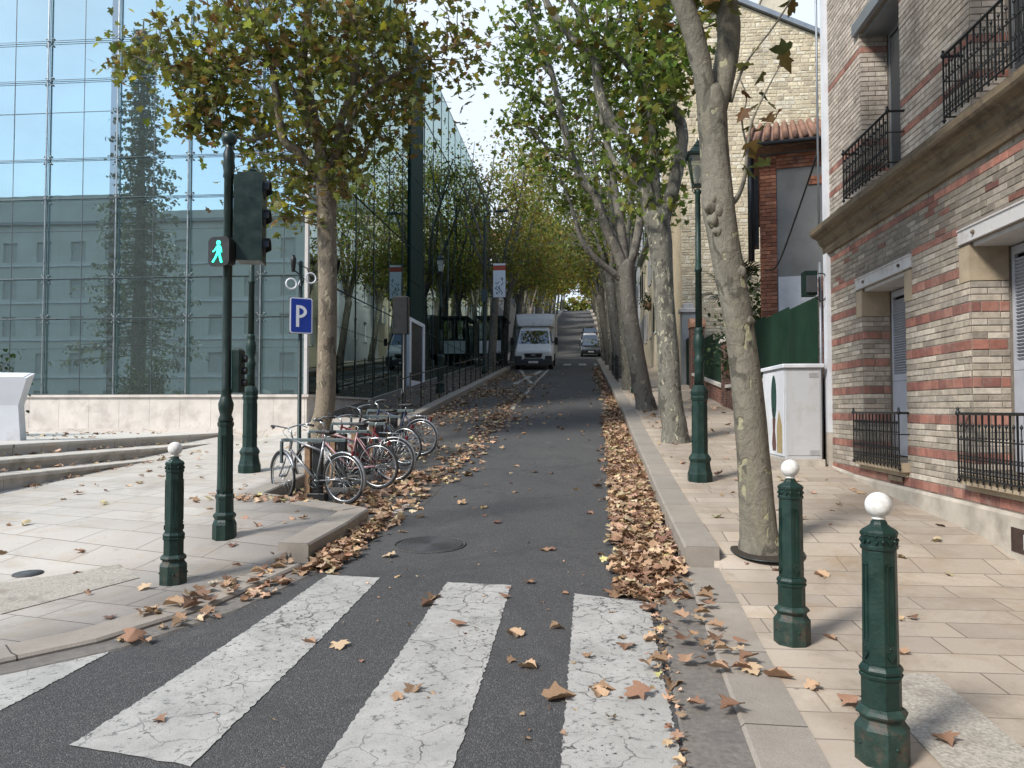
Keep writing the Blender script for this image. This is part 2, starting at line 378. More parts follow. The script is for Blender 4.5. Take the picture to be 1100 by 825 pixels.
A = {}
A['asphalt'] = asphalt(); A['paint'] = paintmat(); A['kerb'] = kerbmat()
A['pave_r'] = paving('pale_stone_slabs', 0.0, .62, .31, (.48, .405, .32), (.30, .25, .20), (.40, .35, .295), (.22, .175, .13))
A['pave_l'] = paving('pale_limestone_slabs', .22, .75, .42, (.57, .53, .475), (.43, .39, .345), (.52, .49, .445), (.33, .295, .25), .5)
A['plaza'] = paving('plaza_limestone', 0.0, 1.2, .6, (.60, .57, .52), (.50, .47, .43), (.57, .54, .50), (.46, .42, .38), .5)
A['granite'] = M('small_granite_setts', (.36, .33, .28), .85, 0, .35, 55, .5, 70, (.22, .19, .16), 8)
A['gutter'] = M('gutter_stone', (.165, .150, .132), .8, 0, .25, 30, .3, 90, (.11, .10, .095), 3)
A['limestone'] = M('limestone', (.58, .54, .49), .7, 0, .12, 3, .15, 50, (.42, .38, .34), 2.5)
A['stepstone'] = M('step_stone', (.50, .46, .40), .75, 0, .18, 5, .2, 50, (.27, .24, .20), 3)
A['green'] = M('dark_green_cast_iron', (.007, .027, .021), .47, .0, .35, 9, .3, 60, (.020, .040, .031), 7, .4)
A['green_dk'] = M('blackish_green_paint', (.006, .020, .016), .4, 0, .25, 9, .1, 60)
A['black'] = M('black_paint', (.008, .009, .010), .45, 0, .25, 9, .15, 60)
A['rubber'] = M('rubber', (.016, .016, .017), .8, 0, .2, 20, .1, 60)
A['plastic'] = M('black_plastic', (.012, .012, .014), .35, 0, .1, 10, .05, 60)
A['whitepl'] = M('white_enamel', (.74, .74, .71), .5, 0, .08, 14, .2, 60, (.42, .39, .34), 14)
A['rustbase'] = M('scuffed_green_base', (.012, .035, .027), .6, 0, .4, 14, .4, 50, (.085, .05, .032), 11)
A['mullsteel'] = M('grey_steel', (.26, .29, .30), .35, .7, .1, 8, .05, 60)
A['steel'] = M('brushed_steel', (.55, .57, .58), .3, .9, .1, 8, .05, 60)
A['darksteel'] = M('dark_steel', (.06, .075, .075), .4, .6, .15, 8, .05, 60)
A['silver'] = M('silver_paint', (.30, .31, .32), .32, .6, .08, 12, .0)
A['redp'] = M('red_paint', (.13, .010, .014), .35, .1, .1, 12, 0)
A['pinkp'] = M('pale_pink_paint', (.34, .20, .21), .35, .1, .1, 12, 0)
A['bluep'] = M('navy_paint', (.02, .03, .07), .35, .1, .1, 12, 0)
A['leather'] = M('saddle_black', (.02, .018, .017), .6, 0, .2, 12, .1, 40)
A['wood'] = M('weathered_wood', (.24, .15, .085), .8, 0, .3, 14, .35, 60)
A['rackbar'] = M('blue_grey_painted_steel', (.085, .115, .12), .5, .1, .2, 20, .1)
A['signblue'] = M('sign_blue', (.010, .045, .30), .35, 0, .06, 4, 0)
A['signwhite'] = M('sign_white', (.75, .77, .80), .4, 0, .05, 4, 0)
A['green_man'] = emit('green_signal_light', (.03, .95, .55), 2.2)
A['bark1'] = barkmat('plane_bark_pale', (.20, .18, .14), (.14, .13, .10), (.34, .32, .20), .60, 5)
A['bark2'] = barkmat('plane_bark_flaking', (.18, .17, .14), (.13, .125, .10), (.40, .38, .28), .57, 7)
A['bark3'] = barkmat('plane_bark_dark', (.19, .175, .145), (.13, .12, .10), (.32, .30, .22), .60, 6)
A['bark4'] = barkmat('plane_bark_tan', (.23, .185, .13), (.15, .125, .09), (.33, .29, .20), .57, 6)
A['leaf'] = Mcol('living_leaves', .55, 12, .18, 0, 30, .01, .52)
A['dryleaf'] = Mcol('dry_leaves', .75, 30, .3, .25, 60, .004, .15)
A['brick'] = Mcol('brick', .85, 14, .22, .5, 45, .008)
A['mortar'] = M('mortar', (.21, .18, .15), .9, 0, .2, 20, .3, 70, (.13, .11, .09), 2)
A['mortar_pale'] = M('lime_mortar', (.50, .42, .29), .9, 0, .25, 10, .4, 50, (.33, .26, .17), 1.2)
A['stucco'] = M('weathered_stucco', (.42, .38, .32), .85, 0, .22, 3, .25, 60, (.26, .23, .19), 2.2)
A['cornice'] = M('weathered_cornice_stone', (.135, .105, .072), .85, 0, .4, 5, .4, 50, (.045, .038, .032), 2.2)
m, t_, p_ = newmat('weathered_cornice_bands'); oc = ocoord(t_); mp_ = NN(t_, 'ShaderNodeMapping'); mp_.inputs['Scale'].default_value = (9, .5, 9); t_.links.new(oc, mp_.inputs['Vector'])
c_ = mix(t_, mrange(t_, noise(t_, 1.6, 7, mp_.outputs[0], .75), .3, .7), (.085, .065, .045), (.25, .19, .115)); c_ = mix(t_, mrange(t_, noise(t_, 3.2, 7, oc, .75), .5, .62, 0, .6), c_, (.05, .042, .035)); c_ = mix(t_, mrange(t_, noise(t_, 14, 6, oc, .8), .64, .70, 0, .8), c_, (.42, .38, .30))
t_.links.new(c_, p_.inputs['Base Color']); p_.inputs['Roughness'].default_value = .9; bump(t_, p_, noise(t_, 12, 7, mp_.outputs[0], .7), .7, .02); A['cornice_bands'] = m
A['sandblock'] = M('sandstone_block', (.36, .29, .20), .85, 0, .15, 4, .25, 50, (.24, .19, .13), 2.5)
A['steelwhite'] = M('painted_lintel', (.52, .51, .50), .6, 0, .08, 4, .1, 40, (.36, .33, .30), 4)
A['shutter'] = M('grey_blue_shutter', (.36, .38, .42), .55, 0, .08, 5, .08, 40)
A['whitewall'] = M('white_render', (.62, .64, .67), .85, 0, .07, 2, .12, 40, (.48, .48, .48), 1.5)
A['greywall'] = M('grey_render', (.23, .23, .22), .9, 0, .12, 2, .2, 40, (.17, .165, .155), 1.2)
A['greyrender'] = M('pale_grey_render', (.40, .40, .385), .9, 0, .12, 2, .2, 40, (.30, .29, .27), 1.2)
A['cream'] = M('cream_render', (.55, .49, .37), .85, 0, .1, 2, .12, 40, (.40, .35, .27), 1.2)
A['fencegreen'] = M('green_sheet_fence', (.010, .034, .019), .7, .0, .25, 1.5, .05, 20, (.014, .03, .02), 1, .2)
A['tile'] = M('clay_roof_tile', (.27, .15, .10), .9, 0, .35, 8, .4, 30, (.16, .11, .08), 3)
A['zinc'] = M('zinc', (.25, .27, .29), .5, .5, .12, 3, .05, 30)
A['cabinet'] = M('grey_white_cabinet', (.47, .48, .49), .55, 0, .05, 3, .05, 40, (.38, .37, .35), 3)
A['terra'] = M('terracotta', (.36, .15, .08), .85, 0, .15, 8, .2, 40)
A['winglass'] = glassmat('window_glass', .25, (.25, .28, .28), (.8, .85, .87))
A['glassA'] = glassmat('curtain_wall_glass', .52, (.55, .68, .64), (.58, .77, .79), 0, .035, .16)
A['glassB'] = glassmat('side_wall_glass', .72, (.25, .33, .30), (.50, .61, .575), 0, .03)
A['lampglass'] = glassmat('lantern_glass', .12, (.85, .87, .85))
A['squarewall'] = M('pale_square_render', (.52, .54, .51), .9, 0, .1, .4, 0)
A['faintwin'] = M('faint_window', (.40, .42, .41), .6, 0, .1, 1, 0)
A['intwall'] = M('interior_wall', (.34, .39, .37), .8, 0, .08, 1, 0)
A['intcol'] = M('interior_column', (.07, .085, .09), .5, .2, .1, 2, 0)
A['truckwhite'] = M('van_white', (.80, .81, .82), .35, 0, .04, 3, 0, 40, None, 2, .5, .4)
A['boxwhite'] = M('box_panel_white', (.72, .73, .74), .45, 0, .06, 2, .03, 20, (.42, .42, .42), 2)
A['boxside'] = M('box_side_grey', (.30, .29, .27), .5, 0, .08, 2, .03, 20)
A['bumper'] = M('grey_bumper', (.045, .048, .052), .6, 0, .1, 5, .1)
A['cargrey'] = M('dark_grey_car_paint', (.07, .08, .095), .3, .4, .05, 3, 0, 40, None, 2, .5, .6)
A['carblack'] = M('black_car_paint', (.015, .016, .02), .3, .2, .05, 3, 0, 40, None, 2, .5, .6)
A['carglass'] = glassmat('car_glass', .16, (.05, .06, .06), (.7, .75, .78))
A['headlamp'] = M('headlamp', (.6, .62, .65), .15, .5, .05, 3, 0)
A['plate'] = M('number_plate', (.7, .7, .68), .5, 0, .03, 3, 0)
A['fol_dark'] = M('background_foliage', (.03, .05, .018), .8, 0, .3, 5, 0)

# ------------------------------------------------------------------ leaves
_h = [(.10, -.07), (.33, -.12), (.49, .02), (.31, .15), (.44, .28), (.60, .46), (.41, .47), (.27, .50), (.25, .68), (.11, .80)]
LOBE_V = np.array([(0, 0, 0)]+[(x, y, 0) for x, y in _h]+[(0, 1, 0)]+[(-x, y, 0) for x, y in _h], float)
LOBE_F = [list(range(12)), [0, 11]+list(range(21, 11, -1))]
SIMP_V = np.array([(0, 0, 0), (.38, .3, 0), (.22, .8, 0), (0, 1, 0), (-.25, .75, 0), (-.38, .25, 0)], float)
SIMP_F = [[0, 1, 2, 3], [0, 3, 4, 5]]
def leaf_arrays(P, sizes, rng, tv, tf, flat=False, fold=.35, curl=.25):
    n = len(P); T = np.repeat(tv[None], n, 0).copy()
    fo = rng.uniform(.3, 1.2, n)*fold*rng.choice([-1, 1], n) if not flat else rng.uniform(-.6, 1.0, n)*fold
    cu = rng.uniform(-1, 1, n)*curl
    T[:, :, 2] = np.abs(T[:, :, 0])*fo[:, None]+(T[:, :, 1]-.5)**2*cu[:, None]+T[:, :, 0]*(T[:, :, 1]-.5)*rng.uniform(-.5, .5, n)[:, None]*(1 if flat else .3)
    T[:, :, 1] -= .45
    T *= sizes[:, None, None]
    a = rng.uniform(0, 2*pi, n)
    T[:, :, 2] += rng.normal(0, .045 if flat else .015, (n, T.shape[1]))*sizes[:, None]
    T[:, :, :2] *= rng.uniform(.82, 1.12, (n, 1, 2)); T[:, :, :2] += rng.normal(0, .022, (n, T.shape[1], 2))*sizes[:, None, None]
    if flat: tx = rng.normal(0, .22, n); ty = rng.normal(0, .22, n)
    else: tx = rng.normal(-.7, .6, n); ty = rng.normal(0, .5, n)
    def rot(ax, an):
        c, s = np.cos(an), np.sin(an); m = np.zeros((n, 3, 3)); m[:, 0, 0] = m[:, 1, 1] = m[:, 2, 2] = 1
        i, j = {'x': (1, 2), 'y': (0, 2), 'z': (0, 1)}[ax]
        m[:, i, i] = c; m[:, j, j] = c; m[:, i, j] = -s; m[:, j, i] = s; return m
    Rm = rot('z', a) @ rot('x', tx) @ rot('y', ty)
    return np.einsum('nij,nkj->nki', Rm, T)+P[:, None, :]
def leaf_mesh(name, P, sizes, cols, rng, mat, parent=None, lobed=True, flat=False, fold=.35, curl=.25):
    tv, tf = (LOBE_V, LOBE_F) if lobed else (SIMP_V, SIMP_F)
    V = leaf_arrays(P, sizes, rng, tv, tf, flat, fold, curl); n = len(P); k = len(tv)
    me = bpy.data.meshes.new(name); nv = n*k; fl = len(tf[0]); nf = n*len(tf)
    me.vertices.add(nv); me.vertices.foreach_set('co', V.reshape(-1).astype(np.float32))
    idx = (np.array(tf).reshape(-1)[None]+(np.arange(n)*k)[:, None]).reshape(-1)
    me.loops.add(nf*fl); me.loops.foreach_set('vertex_index', idx.astype(np.int32))
    me.polygons.add(nf); me.polygons.foreach_set('loop_start', (np.arange(nf)*fl).astype(np.int32))
    try: me.polygons.foreach_set('loop_total', np.full(nf, fl, np.int32))
    except Exception: pass
    me.update(calc_edges=True); me.validate()
    a = me.attributes.new('Col', 'FLOAT_COLOR', 'CORNER')
    c4 = np.ones((n, 4)); c4[:, :3] = cols; a.data.foreach_set('color', np.repeat(c4, fl*len(tf), 0).reshape(-1).astype(np.float32))
    me.materials.append(mat); o = bpy.data.objects.new(name, me); COL.objects.link(o)
    if parent is not None: o.parent = parent
    return o
def palette(rng, n, cols, wts, jit=.25):
    c = np.array(cols)[rng.choice(len(cols), n, p=np.array(wts)/sum(wts))]
    return c*rng.uniform(1-jit, 1+jit, (n, 1))*rng.uniform(1-jit*.4, 1+jit*.4, (n, 3))
PAL_L = ([(.13, .15, .032), (.18, .17, .036), (.19, .115, .035), (.21, .23, .04), (.45, .42, .05)], [5, 4, 2, 3, .6])
PAL_G = ([(.12, .18, .03), (.18, .24, .04), (.24, .26, .045), (.19, .13, .035), (.09, .13, .03)], [4, 4, 2.4, 1, 1.4])
PAL_Y = ([(.22, .24, .04), (.34, .31, .05), (.33, .22, .05), (.21, .12, .04), (.15, .20, .035)], [4, 3, 1.6, 1, 3])
PAL_D = ([(.38, .245, .15), (.50, .345, .215), (.28, .165, .10), (.58, .43, .28), (.18, .105, .07), (.48, .42, .18)], [5, 4.2, 3, 2.2, 1.6, .3])

# ------------------------------------------------------------------ trees
def make_tree(label, base, trunk, limbs, blobs, seed, bark, pal, leaves=26, lsize=.16, lobed=True, group=None, twr=.012, tn=4, name='plane_tree', sub=0):
    """trunk: (x,y,z,r) knots; limbs: lists of the same; blobs: (x,y,z,rx,ry,rz,twigs), all relative to the base"""
    rr = random.Random(seed); rng = np.random.default_rng(seed)
    t = thing(name, label, 'tree', base, 0, group)
    mb = MB(); tp = smoothpath(trunk, 5)
    n = 16
    mb.smooth = True; rings = []
    for i, (x, y, z, r) in enumerate(tp):
        rings.append([(x+r*(1+.05*sin(3*a+z*1.7+seed)+.035*sin(7*a-z*3.1)+rr.uniform(-.015, .015))*cos(a), y+r*(1+.05*cos(2*a+z*2.3)+rr.uniform(-.015, .015))*sin(a), z) for a in [2*pi*k/n for k in range(n)]])
    x, y, z, r = tp[-1]
    for dz, k_ in ((.35, .85), (.62, .62), (.8, .3)): rings.append([(x+r*k_*cos(2*pi*k/n), y+r*k_*sin(2*pi*k/n), z+r*dz) for k in range(n)])
    mb.loft(rings); mb.build('trunk', bark, t)
    nodes = [Vector(p[:3]) for p in tp[len(tp)*2//3:]]
    tips = []
    for lp in limbs:
        sp = smoothpath(lp, 5); m2 = MB(); m2.tube([p[:3] for p in sp], [p[3] for p in sp], 9 if sp[0][3] > .06 else 6, True, .06, rr)
        m2.build('limb', bark, t); nodes += [Vector(p[:3]) for p in sp[3:]]; tips.append(sp)
    P = []; tw = MB()
    NP = np.array([tuple(v) for v in nodes])
    blist = []
    for (bx, by, bz, rx, ry, rz, nt_) in blobs:
        for _ in range(nt_):
            while True:
                q = np.array([rr.uniform(-1, 1) for _ in range(3)])
                if q.dot(q) <= 1: break
            q = q*(.55+.45*rr.random())/max(.35, sqrt(q.dot(q)))**.35
            T = Vector((bx+q[0]*rx, by+q[1]*ry, bz+q[2]*rz))
            d = ((NP-np.array(tuple(T)))**2).sum(1)+np.maximum(0, NP[:, 2]-T.z+.2)**2*6
            k = int(np.argmin(d)); p0 = Vector(NP[k]); ln = (T-p0).length
            mid = (p0+T)/2+Vector((rr.uniform(-.12, .12), rr.uniform(-.12, .12), rr.uniform(.0, .22)))*ln
            pts = [p0, p0.lerp(mid, .5)+Vector((rr.uniform(-.04, .04),)*3)*ln, mid, mid.lerp(T, .55)+Vector((rr.uniform(-.05, .05), rr.uniform(-.05, .05), .05))*ln, T]
            r0 = min(twr*(1+ln*.7), twr*3.5)
            tw.tube(pts, [r0, r0*.8, r0*.6, r0*.4, r0*.2], tn)
            sr = min(.5, .16+ln*.16)*(1 if lobed else 1.5)
            if rr.random() < .25 and ln > .6: NP = np.vstack([NP, np.array([tuple(mid), tuple(pts[3])])])
            for _k in range(int(leaves*rr.uniform(.5, 1.4))):
                s_ = rr.uniform(.42, 1.05); pt = pts[2].lerp(pts[4], (s_-.5)*2) if s_ > .5 else pts[0].lerp(pts[2], s_*2)
                P.append((pt.x+rr.gauss(0, sr), pt.y+rr.gauss(0, sr), pt.z+rr.gauss(-.05, sr*.8)))
    if tw.v: tw.build('branches', bark, t, fix=False)
    if P:
        P = np.array(P); n_ = len(P); sz = rng.uniform(.65, 1.25, n_)*lsize
        # colour drifts from clump to clump as well as leaf to leaf
        c = palette(rng, n_, pal[0], pal[1])
        cl = (np.sin(P[:, 0]*1.7+seed)+np.sin(P[:, 1]*1.3+seed*2)+np.sin(P[:, 2]*1.9))/3
        c = c*(1+.22*cl[:, None])
        leaf_mesh('crown', P, sz, c, rng, A['leaf'], t, lobed)
    return t
def auto_limbs(rr, fork, H, spread, nl, r0, lean=(0, 0), up=.5):
    ls = []; a0 = rr.uniform(0, 6.28)
    for k in range(nl):
        a = a0+2*pi*k/nl+rr.uniform(-.35, .35); sp = spread*rr.uniform(.45, 1); h = (H-fork)*rr.uniform(.65, 1)
        x0, y0 = lean
        pts = [(x0*.9, y0*.9, fork-.25, r0)]
        for s_, zz in ((.22, .2), (.45, .42), (.7, .7), (1, 1)):
            b = a+rr.uniform(-.3, .3)
            pts.append((x0+cos(b)*sp*s_, y0+sin(b)*sp*s_, fork+h*zz, r0*(1-.82*s_)))
        ls.append(pts)
        q = pts[3]; b = a+rr.choice((-1, 1))*rr.uniform(.6, 1.2)
        ls.append([q[:3]+(q[3]*.8,), (q[0]+cos(b)*sp*.3, q[1]+sin(b)*sp*.3, q[2]+h*.16, q[3]*.5), (q[0]+cos(b)*sp*.55, q[1]+sin(b)*sp*.55, q[2]+h*.38, q[3]*.2)])
    return ls
def px2rel(base, px, py, d):
    p = AT(px, py, d); return (p.x-base[0], p.y-base[1], p.z-base[2])

#=================================================================== GROUND
def zroad(x, y):
    z = g(y)
    if x < -6.1 and 8 < y < 18.12: z -= .4*min(1, (y-8)/2)
    if x < -6.9 and 18.1 < y < 57: z = min(z, .9)
    return z
ys = sorted(set([-60, -40, -20, -10, -5]+[round(i*.5, 2) for i in range(0, 80)]+list(range(40, 120, 2))+list(range(120, 320, 5))+[18.05, 18.15, 56.95, 57.05, 340, 380, 430, 500]))
xs = [-300, -120, -60, -30, -20, -14, -9.5, -6.95, -6.85, -6.12, -6.08, -5, -4, -3, -2, -1, 0, 1, 2, 3, 4, 5, 7, 10, 15, 22, 32, 60, 120, 300]
def grid(name, xf, ysl, zf, mat, kind='structure', m=8, skirt=0):
    mb = MB(); rows = []
    for y in ysl:
        a, b = xf(y); rows.append(mb.add(([(a, y, zf(a, y)-skirt)] if skirt else [])+[(a+(b-a)*i/m, y, zf(a+(b-a)*i/m, y)) for i in range(m+1)]))
    if skirt: m += 1
    mb.smooth = True
    for r0, r1 in zip(rows, rows[1:]):
        for i in range(m): mb.face([r0+i, r0+i+1, r1+i+1, r1+i])
    o = mb.build(name, mat, fix=False); return tag(o, kind=kind)
mb = MB(); rows = [mb.add([(x, y, zroad(x, y)) for x in xs]) for y in ys]
mb.smooth = True
for r0, r1 in zip(rows, rows[1:]):
    for i in range(len(xs)-1): mb.face([r0+i, r0+i+1, r1+i+1, r1+i])
tag(mb.build('road', A['asphalt'], fix=False), kind='structure')

# right pavement
yr = sorted([-14, -8, -4, -2, 6.99, 7.01, 7.4, 7.8]+[i*.4 for i in range(0, 100) if i not in (18, 19)])+list(range(40, 264, 3))
def zright(x, y): return g(y)+h_right(y)
tag(grid('right_pavement', lambda y: (xr(y)+(.292 if y < 7.0 else .15), 3.95), yr, lambda x, y: zright(x, y), A['pave_r'], skirt=.25), kind='structure')
# granite sett strip and pale border behind the dropped kerb
def strip(name, pts0, pts1, zf, off, mat, kind='structure', sub=6, label=None):
    """sheet between two plan lines, laid just above the surface zf"""
    mb = MB(); n = 24; prev = None
    for i in range(n+1):
        t = i/n; f = lambda P: ((P[0][0]+(P[1][0]-P[0][0])*t), (P[0][1]+(P[1][1]-P[0][1])*t))
        a, b = f(pts0), f(pts1)
        row = mb.add([(a[0]+(b[0]-a[0])*k/sub, a[1]+(b[1]-a[1])*k/sub, zf(a[0]+(b[0]-a[0])*k/sub, a[1]+(b[1]-a[1])*k/sub)+off) for k in range(sub+1)])
        if prev is not None:
            for k in range(sub): mb.face([prev+k, prev+k+1, row+k+1, row+k])
        prev = row
    return tag(mb.build(name, mat, fix=False), label, kind=kind)
strip('sett_strip', [(1.38, -3), (1.55, 4.6)], [(1.86, -3), (1.98, 4.6)], zright, .006, A['granite'])
# left pavement
yl = [1.0+.0*i for i in range(1)]+[1.05, 1.15, 1.3, 1.5, 1.75, 2.05, 2.4, 2.8, 3.2, 3.55]+[3.9+.3*i for i in range(0, 50)]+[18.9+i*1.0 for i in range(30)]+list(range(49, 264, 3))
def zleft(x, y):
    z = g(y)+h_left(y)
    if y >= 18.1: return z
    z += (min(z, .70+.062*(y-13))-z)*ss(-6.3, -7.3, x)
    return min(z, 1.02) if x < -8.4 else z
mbl = MB(); rows = []
xfr = [0, .02, .05, .12, .25, .5, 1]
for y in yl:
    xe = xl(y)-(.27 if 5.0 < y < 6.97 else (.12 if y > 4 else .0))
    lo = -30 if y < 18 else -6.7
    row = [xe] + [x for x in (-4.6, -5.4, -6.3, -6.6, -6.95, -7.3, -7.7, -8.4, -10, -16, -30)]
    row = [min(xe, max(x, lo)) for x in row]
    rows.append(mbl.add([(row[0], y, zleft(row[0], y)-.25)]+[(x, y, zleft(x, y)) for x in row]))
mbl.smooth = True
for r0, r1 in zip(rows, rows[1:]):
    for i in range(12): mbl.face([r0+i+1, r0+i, r1+i, r1+i+1])
tag(mbl.build('left_pavement', A['pave_l'], fix=False), kind='structure')

A['darkpath'] = M('dark_worn_path', (.085, .072, .06), .9, 0, .3, 4, .4, 60, (.05, .042, .035), 2)
tag(grid('side_path', lambda y: (-6.53, -4.42), [18.6+.5*i for i in range(24)]+[30.6+i*1.0 for i in range(26)], lambda x, y: zleft(x, y)+.005, A['darkpath'], m=3), kind='structure')
def kerb(name, path, w, hf, mat, zin=-.25, side=1, extra=0.0):
    """stone kerb swept along a plan path; w is its width to the given side"""
    mb = MB(); P = [Vector(p) for p in path]; dense = []
    for a, b in zip(P, P[1:]):
        k = max(1, int((b-a).length/(.5 if (a.y < 45) else 3)))
        dense += [a.lerp(b, i/k) for i in range(k)]
    dense.append(P[-1]); L_ = 0; rings = []; us = []
    for i, p in enumerate(dense):
        t = (dense[min(i+1, len(dense)-1)]-dense[max(i-1, 0)]).normalized(); nrm = Vector((t.y, -t.x))*side
        if i: L_ += (p-dense[i-1]).length
        us.append(L_); z = g(p.y); q = p+nrm*w; zq = g(q.y)*.5+z*.5; h = hf(p.y)+.006+extra; c = .018
        rings.append([(p.x, p.y, z+zin), (p.x, p.y, z+h-c), (p.x+nrm.x*c, p.y+nrm.y*c, z+h), (q.x, q.y, zq+h), (q.x, q.y, zq+zin)])
    b = [mb.add(r) for r in rings]
    for k in range(len(rings)-1):
        for i in range(4): mb.face([b[k]+i, b[k]+i+1, b[k+1]+i+1, b[k+1]+i], [(us[k], i*.1), (us[k], i*.1+.1), (us[k+1], i*.1+.1), (us[k+1], i*.1)])
    mb.face([b[0]+i for i in range(5)], [(.5, .1)]*5); mb.face([b[-1]+i for i in reversed(range(5))], [(.5, .1)]*5)
    return tag(mb.build(name, mat), kind='structure')
pr = lambda a, b, st=1.0: [(xr(a), a)]+[(x, y) for x, y in KR if a < y < b]+[(xr(b), b)]
kerb('right_kerb', pr(7.0, 262), .30, lambda y: .198, A['kerb'])
kerb('right_dropped_kerb', pr(-14, 6.99), .31, lambda y: .022, A['kerb'])
kerb('right_gutter', [(x-.30, y) for x, y in pr(-14, 7.4)], .298, lambda y: .006, A['gutter'], -.1)
kl = [(x, y) for x, y in KLn if y <= 6.9]
kerb('left_dropped_kerb', kl, .30, lambda y: .035, A['kerb'], side=-1)
kerb('left_gutter', [(x+.22, y-.06) for x, y in kl], .215, lambda y: .006, A['gutter'], -.1, side=-1)
kerb('left_kerb_nib', [(-2.53, 6.98), (-2.47, 8.0), (-2.46, 8.75), (-2.56, 8.86), (XL, 9.72)], .30, lambda y: .175, A['kerb'], side=-1)
kerb('left_kerb', [(XL, 9.45), (XL, 262)], .26, lambda y: .17, A['kerb'], side=-1, extra=.004)
# tactile sett strip at the left crossing
strip('tactile_strip', [G(0, 662, h_left)[:2], G(150, 622, h_left)[:2]], [G(-20, 632, h_left)[:2], G(128, 607, h_left)[:2]], zleft, .006, A['granite'])
# parked lane patch of older asphalt, seams
m, t_, p_ = newmat('old_asphalt'); oc = ocoord(t_)
c_ = mix(t_, mrange(t_, noise(t_, 2, 6, oc, .7), .3, .7), (.06, .057, .053), (.10, .095, .088)); c_ = mix(t_, mrange(t_, noise(t_, 90, 3, oc, .8), .4, .7, 0, .6), c_, (.03, .03, .03))
t_.links.new(c_, p_.inputs['Base Color']); p_.inputs['Roughness'].default_value = .9; bump(t_, p_, noise(t_, 80, 4, oc), .5, .01); A['oldasphalt'] = m
grid('parking_lane', lambda y: (XL-.02, -2.05 if y > 12 else -2.05-.0*y), [9.7+.5*i for i in range(70)], lambda x, y: g(y)+.004 if x > -4.2 else g(y)+.004, A['oldasphalt'], m=6)

# ------------------------------------------------------------------ road markings
def marking(name, px, mat, seed=0, off=.005, rough=.007, n=14, label=None):
    rr = random.Random(seed); c = [G(*p) for p in px]; mb = MB(); prev = None
    m = 8; n = n*3 if n > 20 else n
    for i in range(n+1):
        t = i/n; a = c[0].lerp(c[3], t); b = c[1].lerp(c[2], t); row = []
        for k in range(m+1):
            p = a.lerp(b, k/m)
            j = rough if (k in (0, m) or i in (0, n)) else 0
            x = p.x+rr.uniform(-j, j); y = p.y+rr.uniform(-j, j)*(1.2 if i in (0, n) else .2)
            row.append((x, y, g(y)+off))
        r = mb.add(row)
        if prev is not None:
            for k in range(m): mb.face([prev+k, prev+k+1, r+k+1, r+k])
        prev = r
    return tag(mb.build(name, mat, fix=False), kind='structure')
marking('zebra_stripe', [(617, 640), (697, 648), (744, 880), (598, 880)], A['paint'], 1, n=40)
marking('zebra_stripe', [(480, 626), (549, 630), (470, 880), (308, 880)], A['paint'], 2, n=40)
marking('zebra_stripe', [(352, 619), (408, 622), (205, 826), (75, 806)], A['paint'], 3, n=40)
marking('zebra_stripe', [(58, 706), (126, 697), (-60, 800), (-160, 770)], A['paint'], 4, n=30)
marking('parking_mark', [(437, 541), (442, 541), (428, 553), (421, 552)], A['paint'], 5, n=4, rough=.008)
for s_, q in enumerate([[(589, 396), (591.5, 396), (577, 411), (573.5, 411)], [(575, 410), (577, 411), (552, 440), (547, 440)], [(556, 396), (559, 396), (573, 412), (569, 412)], [(580, 398), (584, 399), (556, 413), (550, 413)]]):
    marking('parking_mark', q, A['paint'], 10+s_, n=6, rough=.02)
for k in range(4):
    x0 = -2.2+k*1.0
    mbk = MB(); r = mbk.add([(x0, 49.5, g(49.5)+.012), (x0+.5, 49.5, g(49.5)+.012), (x0+.5, 52.5, g(52.5)+.012), (x0, 52.5, g(52.5)+.012)]); mbk.face([r, r+1, r+2, r+3])
    tag(mbk.build('far_zebra_stripe', A['paint'], fix=False), kind='structure')

# manhole
mc = G(462, 586); mh = thing('manhole_cover', 'round dark iron manhole cover set in the asphalt before the zebra crossing', 'manhole cover', (mc.x, mc.y, mc.z), (atan(slope(mc.y)), 0, 0))
mb = MB(); mb.lathe([(.33, .004), (.33, .010), (.30, .012), (.001, .012)], 40, smooth=False); mb.build('cover', M('iron_cover', (.05, .05, .05), .75, .1, .3, 30, .6, 60), mh)
mb = MB()
for k in range(9):
    rad = .04+k*.032
    mb.ring((0, 0, .0125), rad, .004, 'Z', 36, 4)
mb.build('raised_rings', A['bumper'], mh)
mb = MB(); mb.ring((0, 0, .004), .36, .012, 'Z', 40, 4); mb.build('frame', A['asphalt'], mh)
dc = G(30, 618, h_left)
mb = MB(); mb.lathe([(.12, 0), (.12, .008), (.001, .009)], 24); o = mb.build('drain_cover', A['bumper']); o.location = (dc.x, dc.y, zleft(dc.x, dc.y)+.001); o.rotation_euler = (atan(slope(dc.y)), 0, 0)
tag(o, 'small dark round access cap flush with the pale slabs at the left edge', 'drain cover')

#=================================================================== STEPS + PLAZA
def ex(k, y): # edge x of each flight line
    return {1: -7.92, 2: -8.42, 3: -9.15}[k]+.07*(y-8)
for k, (z0, z1) in {1: (-.2, .71), 2: (-.2, .88), 3: (-.2, 1.055)}.items():
    mb = MB(); y0, y1 = 3.4, 17.86; n = 9
    for i in range(n):
        a = y0+(y1-y0)*i/n; b = y0+(y1-y0)*(i+1)/n-.006
        lim = -30 if k == 3 else ex(k+1, a)-.25
        # riser block and overhanging tread slab
        mb.loft([[(ex(k, y)-.04, y, z0), (ex(k, y)-.04, y, z1-.055), (lim, y, z1-.055), (lim, y, z0)] for y in (a, b)])
        mb.loft([[(ex(k, y), y, z1-.055), (ex(k, y), y, z1-.008), (ex(k, y)-.01, y, z1), (lim, y, z1), (lim, y, z1-.055)] for y in (a, b)])
    tag(mb.build('plaza_step' if k < 3 else 'plaza_floor', A['stepstone'] if k < 3 else A['plaza']), kind='structure')
